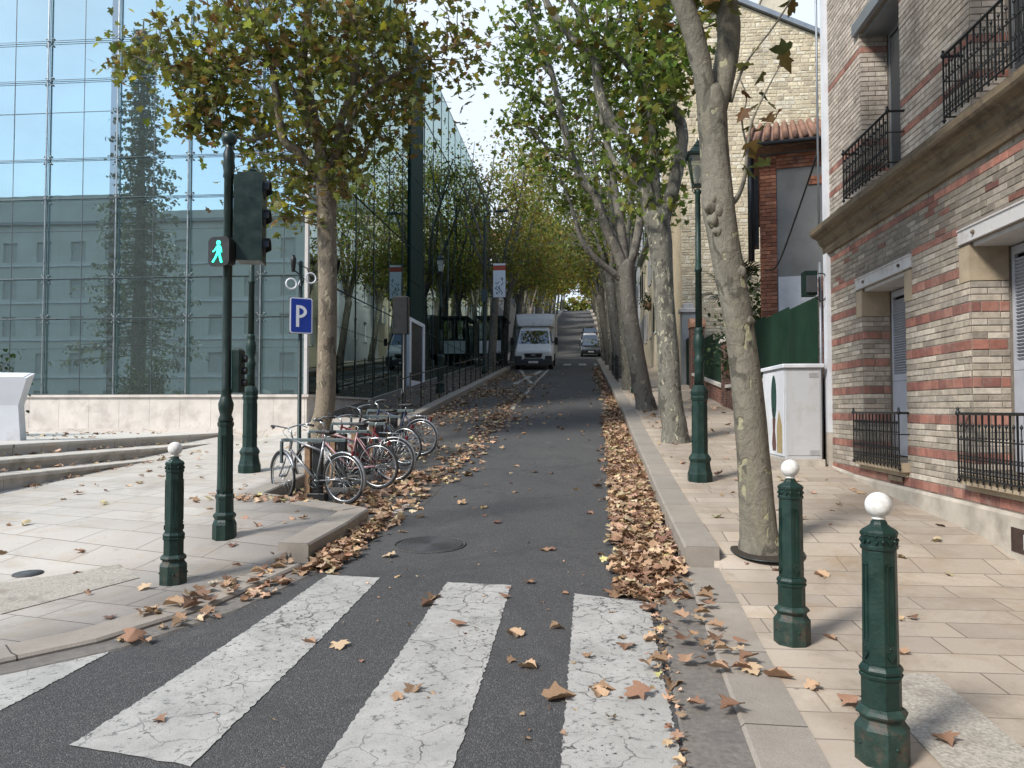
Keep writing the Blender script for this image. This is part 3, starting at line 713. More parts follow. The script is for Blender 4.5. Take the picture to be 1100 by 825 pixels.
mb = MB(); mb.b2((-9.5, 3.2, 1.0), (-9.0, 3.39, 1.03)); 

#=================================================================== GLASS BUILDING
YA, XB, ZT = 18.0, -6.6, 16.6
gb = thing('glass_building', 'large glass-walled building with thin steel rods and pale stone base behind the plaza', 'building', (XB, YA, 0))
def loc(lo, hi): return tuple(a-b for a, b in zip(lo, (XB, YA, 0))), tuple(a-b for a, b in zip(hi, (XB, YA, 0)))
# stone base
mb = MB(); xx = -30.0
while xx < XB+.05-.01:
    x2 = min(xx+.78, XB+.05); lo, hi = loc((xx, YA-.12, -.2), (x2-.006, YA+.1, 1.90)); mb.b2(lo, hi); xx = x2
yy = YA+.106
while yy < 24.5:
    lo, hi = loc((XB-.15, yy, -.2), (XB+.05, yy+.774, 1.90)); mb.b2(lo, hi); yy += .78
mb.build('stone_base', A['limestone'], gb)
mb = MB(); lo, hi = loc((-30, YA-.17, 1.903), (XB+.10, YA+.12, 1.965)); mb.b2(lo, hi); lo, hi = loc((XB-.12, YA+.13, 1.903), (XB+.10, 24.5, 1.962)); mb.b2(lo, hi)
mb.build('base_coping', A['limestone'], gb)
# panes: vertical rhythm 2.0 / 1.0
zl = [1.97]
while zl[-1] < ZT-.6:
    zl.append(zl[-1]+(1.87 if len(zl) % 2 else 1.0) if False else zl[-1]+((1.88, 1.0, 2.0)[0 if len(zl) == 1 else (1 if len(zl) % 2 == 0 else 2)]))
zl = [z for z in zl if z < ZT-.4]+[ZT]
vx = [XB-.05]
colw = 1.86
first = XB-1.0
vxs = [XB-.02, -7.75]+[-7.75-colw*i-.0 for i in range(1, 12)]
def rel(p): return (p[0]-XB, p[1]-YA, p[2])
npan = 0
for i in range(len(vxs)-1):
    x1, x0 = vxs[i], vxs[i+1]
    if i < 6:
        for j in range(len(zl)-1):
            mb = MB(); lo, hi = loc((x0+.008, YA-.012, zl[j]+.008), (x1-.008, YA+.006, zl[j+1]-.008)); 
            r_ = random.Random(i*31+j); dy = r_.uniform(-.0025, .0025)
            mb.b2((lo[0], lo[1]+dy, lo[2]), (hi[0], hi[1]+dy, hi[2])); mb.build('glass_panel', A['glassA'], gb); npan += 1
    else:
        mb = MB()
        for j in range(len(zl)-1):
            lo, hi = loc((x0+.008, YA-.012, zl[j]+.008), (x1-.008, YA+.006, zl[j+1]-.008)); mb.b2(lo, hi)
        mb.build('glass_panel', A['glassA'], gb)
yb = [YA+.02]
while yb[-1] < 55: yb.append(yb[-1]+1.95)
for i in range(len(yb)-1):
    mb = MB(); z0 = min(g(yb[i]), 1.97)
    for j in range(len(zl)-1):
        if zl[j+1] < g(yb[i])-.2: continue
        dx = random.Random(i*7+j).uniform(-.004, .004)
        lo, hi = loc((XB-.006, yb[i]+.008, max(zl[j], 1.97)+.008), (XB+.012, yb[i+1]-.008, zl[j+1]-.008)); mb.b2((lo[0]+dx, lo[1], lo[2]), (hi[0]+dx, hi[1], hi[2]))
    mb.build('glass_panel', A['glassB'], gb)
YE = yb[-1]
for x in vxs[1:8]:
    mb = MB(); lo, hi = loc((x-.014, YA-.10, 1.98), (x+.014, YA-.07, ZT)); mb.b2(lo, hi)
    mb.build('mullion', A['mullsteel'], gb)
mb = MB()
for z in zl[1:-1]:
    pts = [rel((-28, YA-.11, z)), rel((XB, YA-.11, z))]; mb.tube(pts, .008, 6)
for k, x in enumerate(vxs[1:8]):
    for z in zl[1:-1]:
        for dx in (-.09, .09):
            for dz in (-.09, .09):
                mb.sphere(rel((x+dx, YA-.035, z+dz)), .024, 8, 5); mb.tube([rel((x, YA-.08, z)), rel((x+dx, YA-.045, z+dz))], .008, 4)
mb.build('rods_and_spider_fittings', A['mullsteel'], gb, fix=False)
A['strip'] = glassmat('fin_band_glass', .30, (.10, .13, .12), (.55, .68, .72), 0, .01, .10)
for i, x in enumerate(vxs[1:8]):
    if i % 2 == 1: continue
    mb = MB(); lo, hi = loc((x-.05-.17, YA-.022, 1.99), (x-.05, YA-.018, ZT-.01)); mb.b2(lo, hi); mb.build('fin_band_overlay', A['strip'], gb)  # bands added on the outer face, imitating the dark fins behind the glass
mb = MB()
for i in range(8):
    xm = (vxs[i]+vxs[i+1])/2 if i else XB-.6
    lo, hi = loc((xm-.007, YA-.0185, 1.99), (xm+.007, YA-.0165, ZT-.01)); mb.b2(lo, hi)
for a, b in zip(zl, zl[1:]):
    if b-a > 1.2: lo, hi = loc((-28, YA-.0225, (a+b)/2+.2), (XB-.03, YA-.0195, (a+b)/2+.211)); mb.b2(lo, hi)
mb.build('inner_line_overlay', A['intcol'], gb, fix=False)  # dark lines added on the outer face, imitating inner structure seen through it
mb = MB()
for y in yb[1:]: lo, hi = loc((XB+.016, y-.012, max(1.98, g(y)+.1)), (XB+.030, y+.012, ZT-.02)); mb.b2(lo, hi)
mb.build('side_joint', A['intcol'], gb, fix=False)
# corner post and side joints
mb = MB(); lo, hi = loc((XB-.03, YA-.14, 1.97), (XB+.05, YA-.02, ZT)); mb.b2(lo, hi); mb.build('corner_post', A['steelwhite'], gb)
mb = MB()
for z in zl[2:-1:2]:
    mb.tube([rel((XB+.03, YA+.1, z)), rel((XB+.03, YE, z))], .012, 5)
mb.build('side_rod', A['darksteel'], gb)
# interior: floors, columns, back walls, struts
mb = MB()
for z in (1.2, 5.3, 9.4, 13.5):
    lo, hi = loc((-29.8, YA+2.2, z), (XB-1.2, YE-.5, z+.35)); mb.b2(lo, hi)
mb.build('floor_slab', A['intwall'], gb)
mb = MB()
lo, hi = loc((-29.8, YA+7, 0), (XB-3.5, YA+7.2, ZT-.3)); mb.b2(lo, hi); lo, hi = loc((XB-3.6, YA+7.3, 0), (XB-3.4, YE-.6, ZT-.3)); mb.b2(lo, hi)
mb.build('inner_wall', A['intwall'], gb)
for i, x in enumerate(vxs[1:8]):
    if i % 1 == 0:
        mb = MB(); w_ = .34 if i % 2 == 0 else .06
        lo, hi = loc((x-.02-w_, YA+.5, .9), (x-.02, YA+.7, ZT-.1)); mb.b2(lo, hi); mb.build('interior_fin', A['intcol'], gb)
mb = MB()
for x in vxs[1:8]:
    for z in (3.25, 6.2, 9.2, 12.1):
        mb.tube([rel((x, YA+.1, z)), rel((x-.95, YA+.6, z-.45))], .02, 5); mb.tube([rel((x-.95, YA+.6, z-.45)), rel((x-1.5, YA+1.6, z-1.3))], .014, 5)
for x in vxs[1:8]:
    mb.tube([rel((x-.93, YA+.55, 1)), rel((x-.93, YA+.55, ZT-.1))], .010, 4)
for z in (2.6, 4.4, 5.7, 7.4, 8.7, 10.5):
    mb.tube([rel((-28, YA+.55, z)), rel((XB-.5, YA+.55, z))], .010, 4)
mb.build('inner_strut', A['darksteel'], gb, fix=False)
mb = MB(); lo, hi = loc((-30, YA+.03, ZT), (XB+.02, YE, ZT+.05)); mb.b2(lo, hi); lo, hi = loc((-30, YE, 0), (XB, YE+.3, ZT)); mb.b2(lo, hi); lo, hi = loc((-30.3, YA, -.2), (-30.01, YE, ZT)); mb.b2(lo, hi)
mb.build('roof', A['zinc'], gb)
mb = MB(); lo, hi = loc((-28, YA+.9, 1.15), (XB-1.3, YA+1.0, 2.15)); mb.b2(lo, hi); mb.build('low_inner_parapet', A['intcol'], gb)
# projecting glass mast on the street side
ms = thing('glass_mast', 'tall narrow dark green box mast standing out from the glass street facade', 'mast', (XB-.02, 30.0, g(30)+.15))
mb = MB(); z = 2.6
while z < 13.1: mb.b2((-.12, -1.15, z), (.10, 1.15, z+1.36)); z += 1.38
mb.build('shaft', M('mast_green', (.008, .028, .022), .75, 0, .3, 4, 0, 60, None, 2, .15), ms)
mb = MB(); mb.b2((-.12, -1.45, -.1), (.13, -1.1, 2.55)); mb.b2((-.12, 1.1, -.1), (.13, 1.45, 2.55)); mb.b2((-.12, -1.1, 2.40), (.13, 1.1, 2.55)); mb.b2((-.12, -1.1, -.1), (.13, 1.1, .15)); mb.build('portal_frame', A['signwhite'], ms)
mb = MB(); mb.b2((-.12, -1.098, .152), (.08, 1.098, 2.398)); mb.build('dark_panel', A['black'], ms)

#=================================================================== RIGHT BRICK HOUSE
GREY = [(.38, .33, .26), (.44, .38, .305), (.34, .295, .235), (.48, .425, .35), (.36, .32, .265), (.29, .25, .20)]
RED = [(.30, .13, .095), (.26, .108, .08), (.33, .155, .115), (.22, .095, .075)]
def bricks(mb, P, u0, u1, rows, holes, rr, gap=.008, depth=.05, out=.006):
    """P(u,z,n)->point; rows: (z0,z1,length,colours,stagger)"""
    for ri, (z0, z1, ln, cols, stg) in enumerate(rows):
        segs = [(u0, u1)]
        for (a, b, c, d) in holes:
            if z1 > c+.01 and z0 < d-.01:
                ns = []
                for s, e in segs:
                    if b <= s or a >= e: ns.append((s, e)); continue
                    if a > s: ns.append((s, a))
                    if b < e: ns.append((b, e))
                segs = ns
        for s, e in segs:
            u = s-(stg*ln if ri % 2 else rr.uniform(0, .1)*ln)
            while u < e-.01:
                l2 = ln*rr.uniform(.97, 1.03); a = max(u, s); b = min(u+l2, e)
                if b-a > .025:
                    kf = rr.uniform(.85, 1.15); mb.cur = tuple(c*kf for c in rr.choice(cols)); o = out+rr.uniform(-.003, .003)
                    e_ = gap/2+rr.uniform(0, .0015)
                    q = [(a+e_, z0+e_), (b-e_, z0+e_), (b-e_, z1-e_), (a+e_, z1-e_)]
                    bi = mb.add([P(x, z, o-.0035) for x, z in q]+[P(x+(c_-.5)*-.008, z+(d_-.5)*-.008, o) for (x, z), (c_, d_) in zip(q, ((0, 0), (1, 0), (1, 1), (0, 1)))]+[P(x, z, -.004) for x, z in q])
                    mb.face([bi+4, bi+5, bi+6, bi+7])
                    for k in range(4):
                        j = (k+1) % 4; mb.face([bi+k, bi+j, bi+4+j, bi+4+k]); mb.face([bi+8+k, bi+8+j, bi+j, bi+k])
                u += l2
    mb.cur = None
def wallcells(mb, fbox, u0, u1, z0, z1, holes):
    us = sorted(set([u0, u1]+[h[0] for h in holes]+[h[1] for h in holes])); us = [u for u in us if u0 <= u <= u1]
    for a, b in zip(us, us[1:]):
        hs = sorted([(h[2], h[3]) for h in holes if h[0] < b-1e-4 and h[1] > a+1e-4]); z = z0
        for c, d in hs:
            if c > z: fbox(a, b, z, c)
            z = d
        if z < z1: fbox(a, b, z, z1)
XF, YF = 3.8, 12.1; ZH = 10.2
bh = thing('brick_house', 'grey and red banded brick house with iron window railings at the right edge', 'house', (XF, YF, 0))
rb = random.Random(5)
LW = [(1.3, 2.7, .98, 3.24), (4.22, 5.62, .98, 3.24), (7.2, 8.6, .98, 3.24)]
UW = [(1.35, 2.65, 4.50, 6.75), (4.3, 5.62, 4.50, 6.75), (7.2, 8.5, 4.5, 6.75)]
holes = LW+UW; U1 = 18.0
mb = MB(); wallcells(mb, lambda a, b, c, d: mb.b2((0, -b, c), (.50, -a, d)), 0, U1, -.3, ZH, holes)
mb.build('wall', A['mortar'], bh)
rows = []; z = .74
def add(z, hgt, ln, cols, st=.5): rows.append((z, z+hgt, ln, cols, st)); return z+hgt
Z0 = .70
z = Z0
while z < 3.05:
    z = add(z, .105, .175, RED)
    for k in range(4):
        z = add(z, .0665, .30, GREY)
MIXC = GREY*4+RED
z = add(z, .0665, .30, GREY); z0_ = z
while z < 3.33: z = add(z, .0665, .30, GREY)
z = add(z, .08, .24, RED)
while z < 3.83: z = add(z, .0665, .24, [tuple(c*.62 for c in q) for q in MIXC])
z = add(z, .085, .24, RED)
z = add(z, .07, .24, GREY)
z = 4.44
UPG = [(.46, .40, .335), (.42, .36, .30), (.50, .44, .375), (.38, .33, .275)]
while z < ZH-.1:
    if abs(z-4.86) < .033 or abs(z-5.19) < .033 or abs(z-6.5) < .033: z = add(z, .085, .21, RED)
    else: z = add(z, .0665, .22, UPG)
mb = MB(); bricks(mb, lambda u, z, n: (-n, -u, z), 0.0, 9.6, rows, holes+[(1.1, 2.9, 3.2, 3.42), (4.0, 5.85, 3.2, 3.42), (7, 8.8, 3.2, 3.42), (1.08, 1.3, 2.86, 3.24), (2.7, 2.88, 2.86, 3.24), (4.0, 4.22, 2.86, 3.24), (5.62, 5.8, 2.86, 3.24)], rb)
# jambs of the windows (both sides of each)
for (a, b, c, d) in holes:
    jr = [r for r in rows if r[0] >= c-.03 and r[1] <= (2.87 if c < 2 else d)+.03]
    bricks(mb, lambda u, z, n, a=a: (u, -(a+n), z), 0.0, .36, jr, [], rb)
    bricks(mb, lambda u, z, n, b=b: (u, -(b-n), z), 0.0, .36, jr, [], rb)
mb.build('brickwork', A['brick'], bh, fix=False)
mb = MB()
for (a, b, c, d) in LW:
    for s_, u in ((1, a), (-1, b)):
        mb = MB(); mb.b2((-.009, -u-s_*.010, 2.865), (.355, -u+s_*.20, 3.22)); mb.build('jamb_block', A['sandblock'], bh)
for (a, b, c, d) in LW:
    f = MB(); f.b2((-.02, -b-.2, 3.245), (.03, -a+.2, 3.40)); f.b2((-.032, -b-.2, 3.385), (-.0205, -a+.2, 3.40)); f.b2((-.032, -b-.2, 3.245), (-.0205, -a+.2, 3.26)); f.b2((.031, -b, 3.2), (.49, -a, 3.245)); lt = f.build('lintel', A['steelwhite'], bh)
    f = MB()
    for u in (a+.12, b-.12): f.lathe([(.03, 0), (.022, .012), (.001, .016)], 10, (0, 0, 0)); 
    f = MB()
    for u in (a+.12, b-.12): f.sphere((-.03, -u, 3.32), .022, 10, 6)
    f.build('rosette', A['cornice'], lt)
    f = MB(); f.b2((-.10, -b-.07, .87), (.48, -a+.07, .975)); f.b2((-.04, -b-.03, .81), (.0, -a+.03, .869)); f.build('sill', A['sandblock'], bh)
for (a, b, c, d) in UW:
    f = MB(); f.b2((-.06, -b-.14, d+.003), (.05, -a+.14, d+.17)); f.b2((.051, -b, d-.05), (.49, -a, d+.0)); f.build('lintel', A['zinc'], bh)
# cornice and plinth
mb = MB(); pf = [(0.01, 3.985), (-.05, 3.985), (-.07, 4.04), (-.07, 4.10), (-.13, 4.16), (-.15, 4.22), (-.24, 4.27), (-.26, 4.30), (-.26, 4.37), (-.22, 4.40), (0.01, 4.43)]
mb.prof(pf, -9.9, .16, 'Y'); mb.build('cornice', A['cornice_bands'], bh)
mb = MB(); us = [0, 1.0, 1.5, 2, 3, 4, 5, 6, 8, 12, 18]; tp = lambda u: .69 if u > 1.2 else .69+.05*(1.2-u)
for a, b in zip(us, us[1:]):
    mb.loft([[(-.035, -u, -.4), (-.035, -u, tp(u)-.03), (-.01, -u, tp(u)), (.02, -u, tp(u)), (.02, -u, -.4)] for u in (a, b)])
mb.build('plinth', A['stucco'], bh)
mb = MB(); mb.b2((-.065, -6.3, .30), (-.034, -3.9, .345)); 
# poster scraps / dark vent in plinth
mb = MB(); mb.b2((-.041, -5.6, .36), (-.0352, -4.92, .57)); mb.build('dark_vent_panel', M('rusty_vent', (.05, .028, .022), .8, 0, .5, 12, .4), bh)
mb = MB(); mb.prism([(-.0415+.0, -5.33), (-.0440, -5.33), (-.0440, -5.12), (-.0415, -5.12)], .40, .53); mb.build('torn_paper', A['signwhite'], bh)
mb = MB(); mb.b2((-.042, -2.62, .74), (-.0352, -2.2, .80)); mb.build('small_vent', A['cornice'], bh)
# shutters, frames, panes
def louvre(mb, x, u0, u1, z0, z1, t=.035):
    mb.b2((x, -u1, z0), (x+t, -u1+.05, z1)); mb.b2((x, -u0-.05, z0), (x+t, -u0, z1)); mb.b2((x, -u1+.05, z0), (x+t, -u0-.05, z0+.09)); mb.b2((x, -u1+.05, z1-.08), (x+t, -u0-.05, z1))
    z = z0+.11
    while z < z1-.11: mb.box((x+t/2, -(u0+u1)/2, z), (.038, u1-u0-.10, .008), M=Matrix.Rotation(radians(38), 3, 'Y')); z += .034
for i, (a, b, c, d) in enumerate(LW):
    # folded leaf standing out at the near side of the reveal and closed leaf behind
    mid = (a+b)/2
    for s, e in ((a+.03, mid-.004), (mid+.004, b-.03)):
        f = MB(); louvre(f, .37, s, e, c+1.0, d-.06); f.b2((.37, -e, c+.02), (.405, -s, c+.995)); f.b2((.364, -e+.06, c+.10), (.3695, -s-.06, c+.88)); f.build('shutter', A['shutter'], bh)
    f = MB(); f.b2((.45, -b+.01, c), (.46, -a-.01, d)); f.build('window_pane', A['winglass'], bh)
for i, (a, b, c, d) in enumerate(UW):
    for s, e, x in ((a+.02, (a+b)/2-.005, .37), ((a+b)/2+.005, b-.02, .37)):
        f = MB(); louvre(f, x, s, e, c+.05, d-.01); f.build('shutter', A['zinc'], bh)
mb = MB(); mb.b2((.52, -17.9, .0), (8, -.01, ZH-.01)); mb.build('inner_body', A['black'], bh)  # black colour stands in for the unlit rooms behind the windows
mb = MB(); mb.b2((-.3, -18, ZH), (8.2, .1, ZH+.2)); mb.build('roof', A['zinc'], bh)
# iron railings: parts of the house
def railing(u0, u1, z0, z1, xo, x_in, ret=.10):
    f = MB()
    for z, r in ((z1, .016), (z0+.05, .010), (z0+(z1-z0)*.62, .008)):
        f.tube([(-x_in, -u0, z), (-xo, -u0, z), (-xo, -u1, z), (-x_in, -u1, z)], r, 6, False)
    n = int((u1-u0)/.115)
    for k in range(n+1):
        u = u0+(u1-u0)*k/n; f.box((-xo, -u, (z0+z1)/2), (.014, .014, z1-z0-.01))
        if k < n:
            uc = u+(u1-u0)/n/2
            # spear between bars and scrolls below
            f.tube([(-xo, -uc, z0+.05), (-xo, -uc, z0+(z1-z0)*.80)], .006, 5); f.lathe([(.002, .045), (.016, .02), (.006, 0)][::-1], 6, (-xo, -uc, z0+(z1-z0)*.80))
            f.lathe([(.006, -.012), (.014, 0), (.006, .012)], 6, (-xo, -uc, z0+(z1-z0)*.66))
            for sg in (-1, 1):
                for (zc, rr_) in ((z0+.12, .030), (z0+.24, .024)):
                    f.ring((-xo, -uc+sg*.024, zc), rr_*.72, .0055, 'X', 10, 4)
            f.sphere((-xo, -uc, z0+.05), .012, 6, 4)
    for u in (u0, u1):
        f.lathe([(.012, -.02), (.026, 0), (.022, .02), (.010, .035), (.018, .05), (.002, .068)], 8, (-xo, -u, z1)); f.lathe([(.002, -.05), (.022, -.02), (.012, 0)], 8, (-xo, -u, z0+.03))
    return f
for (a, b, c, d) in LW:
    railing(a-.05, b+.05, .90, 1.56, .12, -.02).build('window_railing', A['black'], bh)
for (a, b, c, d) in UW:
    railing(a-.12, b+.12, 4.46, 5.12, .20, -.02).build('balcony_railing', A['black'], bh)
# the white strip and downpipe at the corner
mb = MB(); mb.b2((-.06, .0, 1.25), (.3, .17, 4.0)); mb.b2((-.06, .0, 4.44), (.3, .17, ZH)); mb.build('corner_strip', A['whitewall'], bh)
mb = MB(); mb.b2((-.06, .0, .3), (.3, .17, 1.246)); mb.build('corner_foot', A['stucco'], bh)
mb = MB(); mb.tube([(-.10, .20, .5), (-.10, .20, 3.9)], .02, 8); mb.tube([(-.10, .22, 4.4), (-.10, .22, 10)], .018, 6); mb.build('downpipe', A['zinc'], bh)
eb = thing('junction_box', 'dark electricity junction box with a cable loop, high on the brick house corner', 'junction box', (XF-.22, YF+.22, 3.55))
mb = MB(); mb.b2((-.13, -.12, -.18), (.05, .12, .20)); mb.build('case', A['green_dk'], eb)
mb = MB(); mb.b2((-.12, -.16, -.14), (.03, -.121, .12)); mb.build('front_cover', A['bumper'], eb)
mb = MB(); mb.tube(smoothpath([(.06, -.13, .15), (.16, -.15, .12), (.2, -.15, -.1), (.12, -.14, -.28), (.0, -.13, -.2)], 5), .010, 6); mb.build('cable', A['black'], eb)
# cable across the grey gable
mb = MB(); a_ = AT(878, 165, 12.2); b_ = AT(822, 290, 17)
mb.tube(smoothpath([tuple(a_), tuple(a_.lerp(b_, .3)+Vector((0, 0, -.25))), tuple(a_.lerp(b_, .7)+Vector((0, 0, -.45))), tuple(b_)], 5), .018, 5)
tag(mb.build('cable', A['black']), 'black cable sagging from the brick house corner to the grey gable wall', 'cable')

# narrow dark red brick pier beside the house
def brick_pier(label, x, y, w_, d_, z0, z1, cols, cap=None, group='brick piers of the garden wall', seed=1):
    t = thing('brick_pier', label, 'pier', (x, y, z0), 0, group); rr = random.Random(seed)
    f = MB(); f.b2((0, 0, -.3), (w_, d_, z1-z0)); f.build('core', A['mortar'], t)
    rw = []; z = 0
    while z < z1-z0-.03: rw.append((z, z+.07, .22, cols, .5)); z += .07
    f = MB(); bricks(f, lambda u, z, n: (-n, u, z), 0, d_, rw, [], rr); bricks(f, lambda u, z, n: (u, -n, z), 0, w_, rw, [], rr); f.build('brickwork', A['brick'], t, fix=False)
    if cap:
        f = MB()
        if cap == 'round': f.prof([(-.04, z1-z0)]+[(d_/2-(d_/2+.04)*cos(pi*k/10), z1-z0+.04+(d_/2)*sin(pi*k/10)) for k in range(11)]+[(d_+.04, z1-z0)], -.04, w_+.04, 'X')
        else: f.loft([[(-.05, -.05, z1-z0), (w_+.05, -.05, z1-z0), (w_+.05, d_+.05, z1-z0), (-.05, d_+.05, z1-z0)], [(-.05, -.05, z1-z0+.08), (w_+.05, -.05, z1-z0+.08), (w_+.05, d_+.05, z1-z0+.08), (-.05, d_+.05, z1-z0+.08)], [(.05, .05, z1-z0+.16), (w_-.05, .05, z1-z0+.16), (w_-.05, d_-.05, z1-z0+.16), (.05, d_-.05, z1-z0+.16)]])
        f.build('cap', A['tile'] if cap == 'round' else A['limestone'], t)
    return t
DRED = [(.13, .055, .04), (.10, .045, .035), (.17, .075, .05), (.08, .04, .032)]
OR = [(.42, .17, .09), (.36, .14, .075), (.48, .21, .12), (.30, .11, .06)]
brick_pier('tall narrow dark brick pier squeezed between the brick house and the green fence', XF+.02, YF+.36, .35, .35, g(12.5), 3.75, DRED, None, None, 3)
# green sheet fence on low wall
def fence(label, y0, y1, z0, z1, seed):
    t = thing('sheet_fence', label, 'fence', (XF+.05, y0, 0), 0, 'green sheet metal garden fences')
    y = y0; 
    while y < y1-.05:
        e = min(y+1.9, y1); f = MB(); k = int((e-y)/.1)
        f.loft([[(.003*(i % 2), y-y0+(e-y)*i/k, zz) for i in range(k+1)]+[(.03+.003*(i % 2), y-y0+(e-y)*i/k, zz) for i in range(k, -1, -1)] for zz in (z0(y) if callable(z0) else z0, z1(y))])
        f.build('sheet_panel', A['fencegreen'], t); f = MB(); f.b2((.05, e-y0-.05, g(y)), (.10, e-y0+.0, z1(y)-.02)); f.build('post', A['green_dk'], t); y = e
    return t
fence('tall green sheet metal fence above the white cabinet', 12.86, 18.2, 2.26, lambda y: 3.45+.03*(y-12.5), 1)
fence('darker green sheet fence between the brick piers behind the lamp post', 21.3, 26.6, lambda y: g(y)+.75, lambda y: g(y)+2.1, 2)
def gwall(label, y0, y1, zt, cols, coping, seed):
    t = thing('garden_wall', label, 'wall', (XF, y0, 0), 0, 'low garden walls on the right'); rr = random.Random(seed)
    f = MB(); n = 8; f.loft([[(.0, (y1-y0)*i/n, g(y0+(y1-y0)*i/n)-.3) for i in range(n+1)]+[(.0, (y1-y0)*i/n, zt(y0+(y1-y0)*i/n)) for i in range(n, -1, -1)], [(.28, (y1-y0)*i/n, g(y0+(y1-y0)*i/n)-.3) for i in range(n+1)]+[(.28, (y1-y0)*i/n, zt(y0+(y1-y0)*i/n)) for i in range(n, -1, -1)]])
    f.build('core', A['mortar'], t)
    f = MB(); rw = []; z = 0
    ztm = max(zt(y)-g(y) for y in (y0, y1))
    while z < min(zt(y)-g(y) for y in (y0, y1))-.02: rw.append((z, z+.07, .22, cols, .5)); z += .07
    bricks(f, lambda u, z, n_: (-n_, u, z+g(y0+u)), 0, y1-y0, rw, [], rr); f.build('brickwork', A['brick'], t, fix=False)
    if coping:
        f = MB(); f.loft([[(-.06, (y1-y0)*i/n, zt(y0+(y1-y0)*i/n)+a) for a in (.005, .09)]+[(.34, (y1-y0)*i/n, zt(y0+(y1-y0)*i/n)+a) for a in (.09, .005)] for i in range(n+1)]); f.build('coping', A['limestone'], t)
gwall('dark brick garden wall with pale coping behind the white cabinet', 12.86, 20.6, lambda y: 2.16, DRED, True, 4)
gwall('low red brick garden wall with white coping behind the lamp post', 21.2, 26.7, lambda y: g(y)+.66, [(.24, .10, .07), (.2, .085, .06)], True, 6)
brick_pier('dark brick pier nearest the leaning plane tree on the right', XF-.05, 20.62, .45, .55, g(20.8), g(20.8)+1.9, DRED, 'flat', seed=7)
brick_pier('dark brick gate pier with rounded top', XF-.05, 26.75, .45, .6, g(27), g(27)+2.3, DRED, 'round', seed=8)
gp = thing('gate_post', 'pale rendered gate post with stone cap beside the rounded brick pier', 'gate post', (XF-.05, 29.2, g(29.2)))
mb = MB(); mb.bbox((0, 0, -.3), (.5, .5, 2.9), .02); mb.build('shaft', A['greyrender'], gp)
mb = MB(); mb.bbox((-.08, -.08, 2.9), (.58, .58, 3.05), .03); mb.bbox((.05, .05, 3.05), (.45, .45, 3.25), .03); mb.build('cap', A['limestone'], gp)
gt = thing('garden_gate', 'dark closed garden gate between rounded brick pier and pale post', 'gate', (XF, 27.4, g(28.2)))
mb = MB(); mb.b2((.1, .0, .05), (.14, 1.78, 2.0))
for k in range(9): mb.b2((.085, .1+k*.2, .1), (.099, .14+k*.2, 1.95))
mb.build('leaf', A['green_dk'], gt)
mb = MB(); mb.sphere((.06, .2, 1.0), .03, 8, 6); mb.build('knob', A['steel'], gt)

# white cabinets with a painted tree
cx0, cy0 = 3.10, 12.12; cz = g(12.2)+h_right(12.2)
cb = thing('utility_cabinet', 'tall grey-white utility cabinet painted with a potted cypress against the garden wall', 'cabinet', (cx0, cy0, cz))
mb = MB(); mb.b2((-.03, -.03, -.25), (.58, 1.42, .10)); mb.build('plinth', A['stucco'], cb)
mb = MB(); mb.bbox((0, 0, .10), (.55, 1.39, 1.50), .012); mb.build('body', A['cabinet'], cb)
mb = MB(); mb.bbox((-.04, -.04, 1.503), (.59, 1.43, 1.56), .015); mb.build('roof', A['whitewall'], cb)
for y0_, y1_ in ((.03, .68), (.70, 1.36)):
    f = MB(); f.bbox((-.014, y0_, .14), (-.001, y1_, 1.46), .003); dr = f.build('door', A['whitewall'] if y0_ > .5 else A['whitewall'], cb)
    f = MB(); f.b2((-.03, y1_-.06, .75), (-.0145, y1_-.035, .88)); f.build('handle', A['darksteel'], dr)
f = MB(); f.b2((.03, -.008, .16), (.52, -.001, 1.45)); 
for zz in (.20, 1.38):
    for k in range(5): f.b2((.36, -.014, zz-.03+k*.016), (.50, -.0085, zz-.023+k*.016))
f.build('side_panel', A['cabinet'], cb)
def flatpoly(mb, pts, x0, x1): mb.loft([[(x0, y, z) for y, z in pts], [(x1, y, z) for y, z in pts]])
f = MB(); flatpoly(f, [(.62+.17*cos(2*pi*k/20), 1.05+.36*sin(2*pi*k/20)) for k in range(20)], -.0165, -.0148); f.build('painted_crown', M('mural_green', (.012, .05, .04), .6, 0, .4, 20, 0), cb)
f = MB(); flatpoly(f, [(.52, .72), (.56, .52), (.50, .30), (.53, .20), (.72, .20), (.76, .32), (.70, .52), (.72, .72)], -.0170, -.0150); f.build('painted_pot', M('mural_brown', (.10, .045, .04), .6, 0, .4, 20, 0), cb)
f = MB(); flatpoly(f, [(.12, .18), (.12, .60), (.30, .85), (.44, .60), (.44, .18)], -.0172, -.0150); f.build('painted_shape', M('mural_ochre', (.36, .28, .14), .6, 0, .2, 20, 0), cb)

# grey gable house with orange brick quoins
Yg = 17.6; gx = 4.02
gh = thing('gabled_house', 'house with grey rendered wall, orange brick edges and tiled roof behind the green fence', 'house', (gx, Yg, 0), -radians(14))
mb = MB(); mb.b2((.0, 0, 0), (6.5, 7, 7.35)); mb.build('wall', A['greywall'], gh)
mb = MB(); mb.b2((.36, -.02, 0), (6.0, -.001, 4.55)); mb.build('white_patch', A['whitewall'], gh)
rw = []; z = 1.5
while z < 7.25: rw.append((z, z+.085, .24, OR, .5)); z += .085
mb = MB(); rr = random.Random(3)
bricks(mb, lambda u, z, n: (u, -n-.004, z), -.01, .34, rw, [], rr, out=.03); bricks(mb, lambda u, z, n: (-n, u, z), 0, 7, rw, [], rr, out=.02)
rw2 = [(7.06, 7.14, .24, OR, .5), (7.14, 7.22, .24, OR, .5), (7.22, 7.30, .24, OR, .5), (6.98, 7.06, .24, OR, .5)]
bricks(mb, lambda u, z, n: (u, -n-.004, z), .34, 6.4, rw2, [], rr, out=.03)
